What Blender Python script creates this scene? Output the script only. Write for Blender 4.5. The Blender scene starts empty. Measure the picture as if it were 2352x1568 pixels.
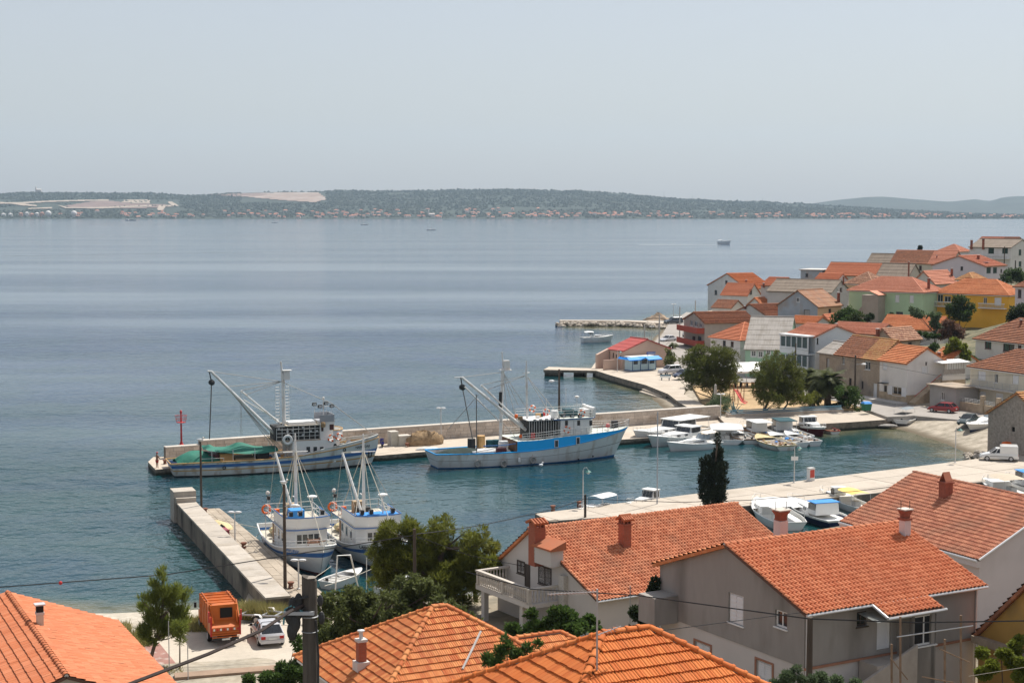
import bpy, math, random
import numpy as np
from mathutils import Vector, Matrix
random.seed(7); rng = np.random.default_rng(11)
R = math.radians
scn = bpy.context.scene
COL = scn.collection
# ---------------------------------------------------------------- camera, sky, sun, exposure
FPX = 3700.0; CAMH = 30.0; PITCH = math.atan((784 - 483) / FPX)
cd = bpy.data.cameras.new('camera'); cam = bpy.data.objects.new('camera', cd); COL.objects.link(cam)
cd.sensor_width = 36; cd.lens = 36 * FPX / 2352; cd.clip_start = .5; cd.clip_end = 60000
cam.location = (0, 0, CAMH); cam.rotation_euler = (R(90) - PITCH, 0, 0); scn.camera = cam
SUN_AZ = 38.0; SUN_EL = 58.0          # azimuth in degrees to the right of the view direction (+Y)
w = bpy.data.worlds.new('World'); scn.world = w; w.use_nodes = True
nt = w.node_tree; bg = nt.nodes['Background']
sk = nt.nodes.new('ShaderNodeTexSky'); sk.sky_type = 'NISHITA'; sk.sun_disc = False
sk.sun_elevation = R(SUN_EL); sk.sun_rotation = R(SUN_AZ); sk.air_density = 1.0; sk.dust_density = 2.2; sk.ozone_density = 2.5; sk.altitude = 10
hs = nt.nodes.new('ShaderNodeHueSaturation'); hs.inputs['Saturation'].default_value = 1.0
nt.links.new(sk.outputs[0], hs.inputs['Color']); hz = nt.nodes.new('ShaderNodeMix'); hz.data_type = 'RGBA'; hz.inputs[0].default_value = .5; hz.inputs[7].default_value = (6.2, 6.05, 6.05, 1)   # even summer haze over the whole sky
nt.links.new(hs.outputs[0], hz.inputs[6]); nt.links.new(hz.outputs[2], bg.inputs['Color']); bg.inputs['Strength'].default_value = .09
sd = bpy.data.lights.new('sun', 'SUN'); sd.energy = 4.6; sd.angle = R(.6); sd.color = (1, .95, .87)
so = bpy.data.objects.new('sun', sd); COL.objects.link(so)
sdir = Vector((math.sin(R(SUN_AZ)) * math.cos(R(SUN_EL)), math.cos(R(SUN_AZ)) * math.cos(R(SUN_EL)), math.sin(R(SUN_EL))))
so.rotation_euler = sdir.to_track_quat('Z', 'Y').to_euler(); so.location = (60, 60, 120)
vs = scn.view_settings; vs.view_transform = 'Standard'; vs.look = 'None'; vs.gamma = 1; vs.exposure = .4; vs.use_curve_mapping = False
scn.cycles.max_bounces = 8; scn.cycles.transparent_max_bounces = 8; scn.cycles.caustics_reflective = False; scn.cycles.caustics_refractive = False

# ---------------------------------------------------------------- where a picture point lies in the place
_c, _s = math.cos(PITCH), math.sin(PITCH)
def ray(px, py):
    dx = (px - 1176) / FPX; dy = (784 - py) / FPX
    return Vector((dx, _c + dy * _s, -_s + dy * _c))
def G(px, py, z=0.0):                     # point on the level z
    r = ray(px, py); t = (z - CAMH) / r.z
    return Vector((r.x * t, r.y * t, z))
def A(px, py, Y):                         # point at the distance Y
    r = ray(px, py); t = Y / r.y
    return Vector((r.x * t, Y, CAMH + r.z * t))

# ---------------------------------------------------------------- materials
MATS={}
def lin(c):
 return tuple((x/12.92 if x<=.04045 else((x+.055)/1.055)**2.4)for x in c)
def pm(name,col,rough=.75,var=.12,scale=2.0,bump=0.0,bscale=None,stain=None,stain_amt=0.0,stain_scale=.6,metal=0.0,spec=.35,stretch=None,fine=0.0,rnd=0.0,coat=0.0):
 """procedural paint / plaster / stone: two noise layers, optional stain colour and relief (object space)"""
 if name in MATS:return MATS[name]
 m=bpy.data.materials.new(name);m.use_nodes=True;t=m.node_tree;n=t.nodes;L=t.links
 b=n['Principled BSDF'];b.inputs['Roughness'].default_value=rough;b.inputs['Metallic'].default_value=metal
 b.inputs['Specular IOR Level'].default_value=spec;b.inputs['Coat Weight'].default_value=coat
 tc=n.new('ShaderNodeTexCoord');mp=n.new('ShaderNodeMapping');L.new(tc.outputs['Object'],mp.inputs[0])
 if stretch:mp.inputs['Scale'].default_value=stretch
 def noise(sc,det=4):
  x=n.new('ShaderNodeTexNoise');x.inputs['Scale'].default_value=sc;x.inputs['Detail'].default_value=det;L.new(mp.outputs[0],x.inputs['Vector']);return x
 n1=noise(scale,6)
 mr=n.new('ShaderNodeMapRange');mr.inputs[1].default_value=.25;mr.inputs[2].default_value=.75;mr.inputs[3].default_value=1-var;mr.inputs[4].default_value=1+var
 L.new(n1.outputs['Fac'],mr.inputs[0]);fac=mr.outputs[0]
 if fine:
  n3=noise(scale*9,3);m3=n.new('ShaderNodeMapRange');m3.inputs[1].default_value=.3;m3.inputs[2].default_value=.7;m3.inputs[3].default_value=1-fine;m3.inputs[4].default_value=1+fine
  L.new(n3.outputs['Fac'],m3.inputs[0]);mu=n.new('ShaderNodeMath');mu.operation='MULTIPLY';L.new(fac,mu.inputs[0]);L.new(m3.outputs[0],mu.inputs[1]);fac=mu.outputs[0]
 if rnd:
  oi=n.new('ShaderNodeObjectInfo');m4=n.new('ShaderNodeMapRange');m4.inputs[3].default_value=1-rnd;m4.inputs[4].default_value=1+rnd
  L.new(oi.outputs['Random'],m4.inputs[0]);mu=n.new('ShaderNodeMath');mu.operation='MULTIPLY';L.new(fac,mu.inputs[0]);L.new(m4.outputs[0],mu.inputs[1]);fac=mu.outputs[0]
 vm=n.new('ShaderNodeVectorMath');vm.operation='SCALE';vm.inputs[0].default_value=col[:3];L.new(fac,vm.inputs['Scale'])
 out=vm.outputs[0]
 if stain:
  n2=noise(stain_scale,7);cr=n.new('ShaderNodeMapRange');cr.inputs[1].default_value=.52;cr.inputs[2].default_value=.7;cr.inputs[3].default_value=0;cr.inputs[4].default_value=stain_amt
  L.new(n2.outputs['Fac'],cr.inputs[0]);mx=n.new('ShaderNodeMix');mx.data_type='RGBA';L.new(cr.outputs[0],mx.inputs[0]);L.new(out,mx.inputs[6]);mx.inputs[7].default_value=(*stain,1);out=mx.outputs[2]
 L.new(out,b.inputs['Base Color'])
 if bump:
  nb=noise(bscale or scale*6,4);bp=n.new('ShaderNodeBump');bp.inputs['Strength'].default_value=bump;bp.inputs['Distance'].default_value=.05;L.new(nb.outputs['Fac'],bp.inputs['Height']);L.new(bp.outputs[0],b.inputs['Normal'])
 MATS[name]=m
 return m
def tilemat(name,c1,c2,dirt,cw=.24,rl=.36,dirt_amt=.35,attr=True,strength=.9):
 """clay roof tiles: colour from tile to tile, lichen and soot stains.  attr: built tiles (value stored on each tile); else far roofs, from UV in metres"""
 if name in MATS:return MATS[name]
 m=bpy.data.materials.new(name);m.use_nodes=True;t=m.node_tree;n=t.nodes;L=t.links
 b=n['Principled BSDF'];b.inputs['Roughness'].default_value=.8;b.inputs['Specular IOR Level'].default_value=.3
 tc=n.new('ShaderNodeTexCoord')
 if attr:
  at=n.new('ShaderNodeAttribute');at.attribute_name='tile';fac=at.outputs['Fac'];pos=n.new('ShaderNodeNewGeometry').outputs['Position']
 else:
  sx=n.new('ShaderNodeSeparateXYZ');L.new(tc.outputs['UV'],sx.inputs[0]);pos=tc.outputs['UV']
  def M(op,a,bb=None):
   q=n.new('ShaderNodeMath');q.operation=op
   for i,z in enumerate((a,bb)):
    if z is None:continue
    if isinstance(z,(int,float)):q.inputs[i].default_value=z
    else:L.new(z,q.inputs[i])
   return q.outputs[0]
  u=M('DIVIDE',sx.outputs[0],cw);v=M('DIVIDE',sx.outputs[1],rl)
  cu=M('FLOOR',u);cv=M('FLOOR',v)
  cb=n.new('ShaderNodeCombineXYZ');L.new(cu,cb.inputs[0]);L.new(cv,cb.inputs[1])
  wn=n.new('ShaderNodeTexWhiteNoise');wn.noise_dimensions='2D';L.new(cb.outputs[0],wn.inputs['Vector']);fac=wn.outputs['Value']
  fv=M('FRACT',v);fu=M('FRACT',u)
  hump=M('SINE',M('MULTIPLY',fu,math.pi));h=M('ADD',M('MULTIPLY',hump,.55),M('MULTIPLY',M('SUBTRACT',1.0,fv),.75))
  bp=n.new('ShaderNodeBump');bp.inputs['Strength'].default_value=strength;bp.inputs['Distance'].default_value=.12;L.new(h,bp.inputs['Height']);L.new(bp.outputs[0],b.inputs['Normal'])
 mx=n.new('ShaderNodeMix');mx.data_type='RGBA';L.new(fac,mx.inputs[0]);mx.inputs[6].default_value=(*c1,1);mx.inputs[7].default_value=(*c2,1)
 n2=n.new('ShaderNodeTexNoise');n2.inputs['Scale'].default_value=.55;n2.inputs['Detail'].default_value=8;L.new(pos,n2.inputs['Vector'])
 mr=n.new('ShaderNodeMapRange');mr.inputs[1].default_value=.48;mr.inputs[2].default_value=.72;mr.inputs[4].default_value=dirt_amt;L.new(n2.outputs['Fac'],mr.inputs[0])
 my=n.new('ShaderNodeMix');my.data_type='RGBA';L.new(mr.outputs[0],my.inputs[0]);L.new(mx.outputs[2],my.inputs[6]);my.inputs[7].default_value=(*dirt,1)
 L.new(my.outputs[2],b.inputs['Base Color'])
 MATS[name]=m
 return m
def glass(name,col=(.02,.025,.03),rough=.08):
 return pm(name,col,rough,.2,1.5,spec=.6)
def bare(name):
 m=bpy.data.materials.new(name);m.use_nodes=True;MATS[name]=m
 return m,m.node_tree.nodes,m.node_tree.links,m.node_tree.nodes['Principled BSDF']
# ---------------------------------------------------------------- mesh building
class MB:
 def __init__(s):s.v=[];s.f=[];s.m=[]
 def add(s,vs,fs,mi=0):
  o=len(s.v);s.v+=[tuple(p)for p in vs];s.f+=[tuple(i+o for i in f)for f in fs];s.m+=[mi]*len(fs);return s
 def box(s,x0,x1,y0,y1,z0,z1,mi=0,rz=0,piv=None):
  vs=[(x,y,z)for z in(z0,z1)for x,y in((x0,y0),(x1,y0),(x1,y1),(x0,y1))]
  if rz:
   px,py=piv or((x0+x1)/2,(y0+y1)/2);ca,sa=math.cos(rz),math.sin(rz)
   vs=[(px+(x-px)*ca-(y-py)*sa,py+(x-px)*sa+(y-py)*ca,z)for x,y,z in vs]
  return s.add(vs,[(3,2,1,0),(4,5,6,7),(0,1,5,4),(1,2,6,5),(2,3,7,6),(3,0,4,7)],mi)
 def cb(s,c,sz,mi=0,rz=0):
  return s.box(c[0]-sz[0]/2,c[0]+sz[0]/2,c[1]-sz[1]/2,c[1]+sz[1]/2,c[2]-sz[2]/2,c[2]+sz[2]/2,mi,rz)
 def prism(s,poly,z0,z1,mi=0,side=None):
  n=len(poly);g=lambda z,i:z[i]if isinstance(z,(list,tuple))else z
  vs=[(p[0],p[1],g(z0,i))for i,p in enumerate(poly)]+[(p[0],p[1],g(z1,i))for i,p in enumerate(poly)]
  s.add(vs,[tuple(range(n,2*n))],mi);o=len(s.v)-2*n
  si=mi if side is None else side
  s.f+=[tuple(o+i for i in reversed(range(n)))]+[(o+i,o+(i+1)%n,o+n+(i+1)%n,o+n+i)for i in range(n)];s.m+=[si]*(n+1);return s
 def loft(s,secs,mi=0,closed=True,caps=True):
  n=len(secs[0]);o=len(s.v)
  for q in secs:s.v+=[tuple(p)for p in q]
  k=n if closed else n-1
  for a in range(len(secs)-1):
   for i in range(k):
    j=(i+1)%n;s.f.append((o+a*n+i,o+a*n+j,o+(a+1)*n+j,o+(a+1)*n+i));s.m.append(mi(a,i)if callable(mi)else mi)
  if caps and closed:
   m0=mi(0,0)if callable(mi)else mi
   s.f+=[tuple(o+i for i in reversed(range(n))),tuple(o+(len(secs)-1)*n+i for i in range(n))];s.m+=[m0,m0]
  return s
 def tube(s,pts,r,n=6,mi=0):
  pts=[Vector(p)for p in pts];rs=r if isinstance(r,(list,tuple))else[r]*len(pts)
  secs=[];up=None
  for i,p in enumerate(pts):
   d=(pts[min(i+1,len(pts)-1)]-pts[max(i-1,0)])
   d=d.normalized()if d.length>1e-9 else Vector((0,0,1))
   if up is None:up=Vector((0,0,1))if abs(d.z)<.9 else Vector((1,0,0))
   a=d.cross(up).normalized();b=d.cross(a).normalized();up=-b if b.length else up
   secs.append([p+(a*math.cos(2*math.pi*k/n)+b*math.sin(2*math.pi*k/n))*rs[i]for k in range(n)])
  return s.loft(secs,mi)
 def lathe(s,prof,c=(0,0,0),n=12,mi=0):
  return s.loft([[(c[0]+r*math.cos(2*math.pi*k/n),c[1]+r*math.sin(2*math.pi*k/n),c[2]+z)for k in range(n)]for r,z in prof],mi)
 def torus(s,c,Rr,r,axis='y',n=18,k=8,mi=0,alt=None):
  secs=[]
  for i in range(n+1):
   a=2*math.pi*i/n;q=[]
   for j in range(k):
    b=2*math.pi*j/k;rad=Rr+r*math.cos(b);h=r*math.sin(b)
    p=(rad*math.cos(a),rad*math.sin(a),h)
    q.append((c[0]+p[0],c[1]+p[2],c[2]+p[1])if axis=='y' else((c[0]+p[2],c[1]+p[0],c[2]+p[1])if axis=='x' else(c[0]+p[0],c[1]+p[1],c[2]+p[2])))
   secs.append(q)
  return s.loft(secs,(lambda a,i:alt if alt is not None and(a*8//n)%2 else mi),caps=False)
 def sphere(s,c,r,n=10,k=6,mi=0,sc=(1,1,1)):
  return s.loft([[(c[0]+sc[0]*r*max(.02,math.sin(math.pi*j/k))*math.cos(2*math.pi*i/n),c[1]+sc[1]*r*max(.02,math.sin(math.pi*j/k))*math.sin(2*math.pi*i/n),c[2]-sc[2]*r*math.cos(math.pi*j/k))for i in range(n)]for j in range(k+1)],mi)
 def xf(s,M):
  s.v=[tuple(M@Vector(p))for p in s.v];return s
 def build(s,name,mats,parent=None,smooth=False,loc=None,rz=0):
  me=bpy.data.meshes.new(name);me.from_pydata(s.v,[],s.f)
  mats=mats if isinstance(mats,(list,tuple))else[mats]
  for q in mats:me.materials.append(q)
  if len(mats)>1:me.polygons.foreach_set('material_index',s.m)
  if smooth:
   me.polygons.foreach_set('use_smooth',[True]*len(s.f));me.set_sharp_from_angle(angle=R(40))
  o=bpy.data.objects.new(name,me);COL.objects.link(o)
  if parent:o.parent=parent
  if loc is not None:o.location=loc
  if rz:o.rotation_euler.z=rz
  return o
def fastmesh(name,V,F,mats,parent=None,mi=None,smooth=False):
 """V (n,3), F (m,k) arrays"""
 V=np.asarray(V,np.float32);F=np.asarray(F,np.int32);k=F.shape[1]
 me=bpy.data.meshes.new(name);me.vertices.add(len(V));me.vertices.foreach_set('co',V.ravel())
 me.loops.add(F.size);me.loops.foreach_set('vertex_index',F.ravel())
 me.polygons.add(len(F));me.polygons.foreach_set('loop_start',np.arange(0,F.size,k,dtype=np.int32));me.polygons.foreach_set('loop_total',np.full(len(F),k,np.int32))
 mats=mats if isinstance(mats,(list,tuple))else[mats]
 for q in mats:me.materials.append(q)
 if mi is not None:me.polygons.foreach_set('material_index',np.asarray(mi,np.int32))
 if smooth:me.polygons.foreach_set('use_smooth',np.ones(len(F),bool))
 me.update(calc_edges=True)
 if not smooth:me.shade_flat()
 o=bpy.data.objects.new(name,me);COL.objects.link(o)
 if parent:o.parent=parent
 return o
def thing(name,label,cat,loc=(0,0,0),rz=0,group=None):
 o=bpy.data.objects.new(name,None);COL.objects.link(o);o.location=loc;o.rotation_euler=(0,0,rz);o.empty_display_size=.3
 o['label']=label;o['category']=cat
 if group:o['group']=group
 return o
def tag(o,label,cat,group=None):
 o['label']=label;o['category']=cat
 if group:o['group']=group
 return o
def kind(o,k):o['kind']=k;return o
def dup(root,loc,rz=0,label=None,sc=None):
 r=root.copy();COL.objects.link(r);r.location=loc;r.rotation_euler=(0,0,rz)
 if label:r['label']=label
 if sc:r.scale=sc
 for ch in list(root.children):
  c=ch.copy();COL.objects.link(c);c.parent=r
  for g in list(ch.children):
   d=g.copy();COL.objects.link(d);d.parent=c
 return r
_fonts={}
def text(body,size,mat,parent,loc,rot,depth=.01,name='lettering'):
 cu=bpy.data.curves.new('t','FONT');cu.body=body;cu.size=size;cu.extrude=depth;cu.align_x='CENTER';cu.align_y='CENTER';cu.resolution_u=2
 o=bpy.data.objects.new('t',cu);COL.objects.link(o);bpy.context.view_layer.update()
 me=bpy.data.meshes.new_from_object(o.evaluated_get(bpy.context.evaluated_depsgraph_get()));bpy.data.objects.remove(o);bpy.data.curves.remove(cu)
 me.materials.clear();me.materials.append(mat);me.name=name
 q=bpy.data.objects.new(name,me);COL.objects.link(q);q.parent=parent;q.location=loc;q.rotation_euler=rot
 return q
def inpoly(x,y,poly):
 x=np.asarray(x);y=np.asarray(y);r=np.zeros(x.shape,bool);n=len(poly)
 for i in range(n):
  x0,y0=poly[i][:2];x1,y1=poly[(i+1)%n][:2]
  if y0==y1:continue
  r^=((y0>y)!=(y1>y))&(x<(x1-x0)*(y-y0)/(y1-y0)+x0)
 return r
def sdist(x,y,poly):
 d=np.full(x.shape,1e9);n=len(poly)
 for i in range(n):
  ax,ay=poly[i][:2];bx,by=poly[(i+1)%n][:2];vx,vy=bx-ax,by-ay
  t=np.clip(((x-ax)*vx+(y-ay)*vy)/(vx*vx+vy*vy+1e-9),0,1);d=np.minimum(d,np.hypot(x-ax-t*vx,y-ay-t*vy))
 return np.where(inpoly(x,y,poly),d,-d)
def idw(x,y,pts,p=3.0):
 num=0;den=0
 for a,b,z in pts:
  q=1/(np.hypot(x-a,y-b)+1.0)**p;num=num+q*z;den=den+q
 return num/den
def vnoise(x,y,seed=0):
 xi=np.floor(x).astype(int);yi=np.floor(y).astype(int);fx=x-xi;fy=y-yi;fx=fx*fx*(3-2*fx);fy=fy*fy*(3-2*fy)
 h=lambda a,b:((np.sin(a*127.1+b*311.7+seed*74.7)*43758.5453)%1.0)
 return(h(xi,yi)*(1-fx)+h(xi+1,yi)*fx)*(1-fy)+(h(xi,yi+1)*(1-fx)+h(xi+1,yi+1)*fx)*fy
# ================================================================ houses across the harbour: where they stand (picture corner + distance, turned by alpha)
OR,OR2,BRN,PNK,GRY,YEL='new','new2','old','pink','grey','yellow'
HS=[dict(k='row_white',lab='white two storey harbour house with outside stone stair and orange roof',C=(2084,236),al=25,by=926,ey=832,ry=799,xl=2021,xr=2172,rf='y',wall='white',roof=OR,win=[('L',2027,833,2038,849,'s'),('L',2050,888,2071,908,'o'),('L',2030,885,2037,919,'D'),('R',2117,841,2131,857,'s'),('R',2126,812,2130,819,'h')]),dict(k='row_grey',lab='old grey-brown plaster harbour house with faded yellowish tiles behind the palms',C=(2021,244.3),al=25,by=921,ey=823,ry=782,xl=1921,xr=2100,rf='y',wall='oldplaster',roof=YEL,roof2=BRN,win=[('L',1986,830,1999,849,'w'),('L',1935,819,1940,836,'w'),('L',2005,880,2014,914,'Dw'),('L',1979,875,1983,892,'d'),('L',1950,868,1956,885,'d')]),dict(k='grey_box',lab='single storey grey flat-roofed house beside the red car',C=(2196,229),al=25,by=934,ey=893,ry=888,xl=2136,xr=2229,rf='flat',wall='greyplaster',roof=GRY,win=[('L',2161,900,2169,919,'w')]),dict(k='cream',L=9,lab='cream two storey house with long railed balcony and hipped tile roof',C=(2402,219),al=25,by=957,ey=860,ry=806,xl=2229,xr=2470,rf='hip',wall='cream',roof=BRN,win=[('L',2246,852,2264,872,'s'),('L',2284,858,2292,879,'w'),('L',2325,861,2340,881,'s'),('L',2249,899,2264,919,'s'),('L',2286,903,2304,934,'Dw')]),dict(k='upper_white',L=10,lab='white house with dark wine-red window frames and weathered brown hip roof',C=(2420,258),al=25,by=858,ey=793,ry=734,xl=2241,xr=2500,rf='hip',wall='white',roof=BRN,win=[('L',2262,780,2277,801,'r'),('L',2304,785,2330,808,'r'),('L',2338,786,2346,806,'r')]),dict(k='stone',L=8,lab='rough rubble stone house with one tiny window near the white van',C=(2405,186),al=25,by=1046,ey=968,ry=902,xl=2270,xr=2470,rf='x',wall='rubble',roof=YEL,win=[('L',2323,980,2331,991,'h')]),dict(k='veranda',lab='pale blue-grey house with two storeys of glazed verandas',C=(1873,262),al=32,by=858,ey=772,ry=748,xl=1808,xr=1968,rf='y',wall='paleblue',roof=PNK,win=[('R',1876,776,1880,790,'d'),('R',1920,781,1926,790,'w')]),dict(k='green_old',lab='mint green house with white window surrounds under a patched grey sheet roof',C=(1712,276),al=-16,by=856,ey=799,ry=733,xl=None,xr=1808,W=17,rf='x',wall='mint',roof=GRY,rise=4.9,win=[('R',1726,805,1736,818,'W'),('R',1742,807,1752,820,'W'),('R',1761,797,1769,814,'W'),('R',1778,800,1786,815,'W'),('R',1724,831,1736,846,'W')]),dict(k='hip_white',lab='white house with neat orange hip roof between the balcony house and the mint house',C=(1700,292),al=30,by=840,ey=779,ry=740,xl=1632,xr=1790,rf='hip',wall='white',roof=OR2,win=[('L',1660,782,1667,795,'d'),('L',1678,784,1685,797,'d'),('L',1640,806,1647,820,'d'),('L',1668,808,1675,822,'d')]),dict(k='balcony',lab='bare grey-brown house with two red balconies beside the shore road',C=(1619,330),al=14,by=800,ey=741,ry=717,xl=1582,xr=1737,rf='x',wall='bareplaster',roof=BRN,W=12.5,win=[('L',1585,733,1591,748,'w'),('L',1595,733,1602,750,'w'),('L',1607,742,1612,752,'w'),('L',1590,772,1597,788,'d'),('L',1603,772,1611,788,'d')]),dict(k='shore_white',lab='tall white gabled house standing at the sea edge',C=(1716,452),al=22,by=714,ey=662,ry=628,xl=1626,xr=1775,rf='x',wall='white',roof=OR,win=[('L',1666,644,1671,652,'d'),('L',1641,666,1647,677,'d')]),dict(k='shore_annex',L=7,lab='low white annex with plain orange roof in front of the tall sea edge house',C=(1717,436),al=52,by=714,ey=677,ry=652,xl=1657,xr=1738,rf='y',wall='white',roof=OR2,win=[('R',1722,664,1727,676,'d')]),dict(k='vault',L=6,lab='small white building with a curved brown tile roof near the sea edge',C=(1680,418),al=50,by=730,ey=706,ry=690,xl=1636,xr=1700,rf='y',wall='white',roof=BRN,win=[]),dict(k='beige',lab='large pale grey house with long grey-brown roof and pink gable',C=(1909,368),al=57,by=742,ey=671,ry=644,xl=1763,xr=1951,rf='y',wall='palegrey',roof='greybrown',win=[('R',1921,661,1925,670,'w'),('R',1929,661,1934,670,'r')]),dict(k='rusty',lab='blue-grey gabled house with rusty sheet roof and peach side wall',C=(1878,336),al=46,by=742,ey=703,ry=667,xl=1787,xr=1933,rf='x',wall='bluegrey',wall2='peach',roof='rust',win=[('L',1829,683,1837,694,'w'),('L',1846,711,1860,736,'Dg'),('R',1903,709,1909,723,'d')]),dict(k='green',L=10,lab='pistachio green house with hip roof and outside stair',C=(2121,333),al=50,by=772,ey=670,ry=636,xl=1950,xr=2147,rf='hip',wall='pistachio',roof=PNK,win=[('L',2056,677,2066,694,'s'),('L',2089,678,2099,695,'s'),('L',1994,683,2002,690,'w'),('L',2058,716,2074,724,'d')]),dict(k='ochre',L=9.5,lab='bright ochre yellow house with white balustrades',C=(2317,328),al=50,by=758,ey=676,ry=641,xl=2146,xr=2338,rf='hip',wall='ochre',roof=OR,win=[('L',2169,680,2184,694,'w'),('L',2259,683,2267,697,'w'),('L',2284,683,2300,702,'Dw'),('L',2153,676,2166,694,'w')]),dict(k='lilac',lab='pale lilac house with solar panel on its orange roof',C=(2262,388),al=48,by=648,ey=611,ry=588,xl=2142,xr=2310,rf='x',wall='lilac',roof=PNK,win=[('L',2206,612,2212,621,'d'),('R',2266,614,2276,627,'g'),('R',2281,614,2290,627,'g'),('R',2298,618,2302,626,'d')]),dict(k='tall',lab='tall white house with dark green shutters and two brick chimneys',C=(2322,425),al=50,by=640,ey=568,ry=550,xl=2227,xr=2372,rf='y',wall='white',roof='greybrown',win=[('L',2270,568,2283,582,'g'),('L',2302,569,2315,582,'g'),('R',2340,573,2346,586,'g'),('R',2340,600,2346,612,'g'),('R',2331,598,2334,618,'d'),('L',2252,610,2263,622,'d'),('L',2290,610,2300,622,'d')]),dict(k='longred',L=9,lab='long house under two shades of red tiles with a small cypress behind',C=(2185,428),al=54,by=628,ey=605,ry=577,xl=2046,xr=2202,rf='y',wall='cream',roof=PNK,roof2=BRN,win=[('L',2111,610,2117,621,'d'),('L',2150,612,2156,622,'d')]),dict(k='longgrey',L=9,lab='long low building with grey sheet roof and a patch of ribbed rusty sheets',C=(2086,398),al=56,by=650,ey=634,ry=606,xl=1894,xr=2104,rf='y',wall='cream',roof='greybrown',roof2=OR2,win=[]),dict(k='browntile',L=8,lab='house with blotchy brown hipped tiles and orange wall',C=(2005,382),al=46,by=668,ey=651,ry=624,xl=1941,xr=2034,rf='hip',wall='peach',roof='blotch',win=[]),dict(k='pinkgable',L=10,lab='small grey-beige gabled house with half pink half grey tiles',C=(2146,366),al=44,by=660,ey=650,ry=623,xl=2096,xr=2200,rf='x',wall='palegrey',roof=PNK,win=[('L',2109,640,2115,649,'w')]),dict(k='yellowhip',L=6,lab='little yellow tiled hip roof house behind the ochre house',C=(2235,360),al=46,by=655,ey=641,ry=626,xl=2206,xr=2254,rf='hip',wall='lilac',roof=YEL,win=[]),dict(k='farhip',lab='far house with pale orange hip roof beside the tall white house',C=(2205,478),al=48,by=590,ey=577,ry=561,xl=2152,xr=2230,rf='hip',wall='lilac',roof=PNK,win=[('L',2180,579,2184,586,'d')]),dict(k='fartop',lab='farthest house with brown and orange roof on top of the hill',C=(2332,498),al=52,by=566,ey=554,ry=545,xl=2247,xr=2350,rf='y',wall='white',roof=BRN,roof2=PNK,win=[]),dict(k='farbrown',L=8,lab='dark brown roofed house above the open sea',C=(2041,468),al=55,by=616,ey=604,ry=583,xl=1991,xr=2062,rf='y',wall='white',roof='greybrown',win=[('L',2006,606,2010,612,'d'),('L',2024,606,2028,612,'d')]),dict(k='bluebox',lab='grey-blue flat roofed house in front of the channel',C=(1888,412),al=56,by=652,ey=621,ry=618,xl=1839,xr=1912,rf='flat',wall='bluegrey',roof=GRY,win=[('L',1850,628,1856,636,'d')]),dict(k='smallor',L=6,lab='small house with clean orange roof and white gable before the grey-blue house',C=(1923,388),al=56,by=656,ey=642,ry=629,xl=1873,xr=1934,rf='y',wall='white',roof=OR2,win=[]),dict(k='midor',L=9,lab='low house with bright orange roof and tall white chimney',C=(2154,300),al=58,by=792,ey=757,ry=728,xl=2022,xr=2172,rf='y',wall='palegrey',roof=OR,win=[('L',2128,766,2136,780,'d')]),dict(k='redwing',L=9,lab='white wing with dull red roof behind the veranda house',C=(2012,286),al=50,by=796,ey=767,ry=745,xl=1900,xr=2040,rf='y',wall='paleblue',roof=PNK,win=[('L',1983,775,1988,784,'w'),('L',2003,772,2009,786,'w')]),dict(k='oldstone',L=7.5,lab='small old brown stone house with sagging tiles',C=(2051,266),al=40,by=806,ey=780,ry=755,xl=2005,xr=2114,rf='x',wall='oldplaster',roof='blotch',win=[('L',2024,762,2028,771,'h'),('R',2086,786,2094,796,'d')]),dict(k='littleor',L=6,lab='little white house with orange roof tucked behind the harbour stair',C=(2176,250),al=28,by=845,ey=829,ry=803,xl=2146,xr=2213,rf='y',wall='white',roof=OR,win=[('R',2191,822,2197,830,'d')]),dict(k='greyshed',L=6,lab='brown walled shed with pointed grey sheet roof next to the palms',C=(1921,256),al=25,by=906,ey=812,ry=788,xl=1882,xr=1960,rf='y',wall='oldplaster',roof=GRY,win=[('L',1898,822,1905,850,'Dg')]),dict(k='clus1',L=7,lab='low orange roofed house with white parapet between sea edge and grey house',C=(1755,398),al=40,by=730,ey=706,ry=684,xl=1712,xr=1775,rf='x',wall='white',roof=OR,win=[]),dict(k='clus2',L=9,lab='brown tiled house just above the red balcony house',C=(1766,352),al=22,by=738,ey=728,ry=699,xl=1682,xr=1800,rf='x',wall='palegrey',roof=BRN,win=[]),dict(k='clus3',lab='orange tiled house peeking out left of the large pale grey house',C=(1790,400),al=50,by=690,ey=655,ry=638,xl=1748,xr=1830,rf='y',wall='palegrey',roof=OR2,win=[]),dict(k='fillor',L=6,lab='orange roof strip house between the rusty roof and the mint house',C=(1872,312),al=52,by=752,ey=742,ry=728,xl=1812,xr=1890,rf='y',wall='palegrey',roof=OR,win=[]),dict(k='fillor2',lab='small orange roof house beside the round tree and peach wall',C=(1912,322),al=50,by=756,ey=744,ry=723,xl=1882,xr=1935,rf='x',wall='peach',roof=OR2,win=[]),dict(k='edge',L=9,lab='pale house with wine-red trim at the edge of the hill by the dark bush',C=(2400,300),al=46,by=735,ey=658,ry=632,xl=2332,xr=2440,rf='hip',wall='lilac',roof=BRN,win=[('L',2338,665,2346,684,'r')]),]
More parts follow.
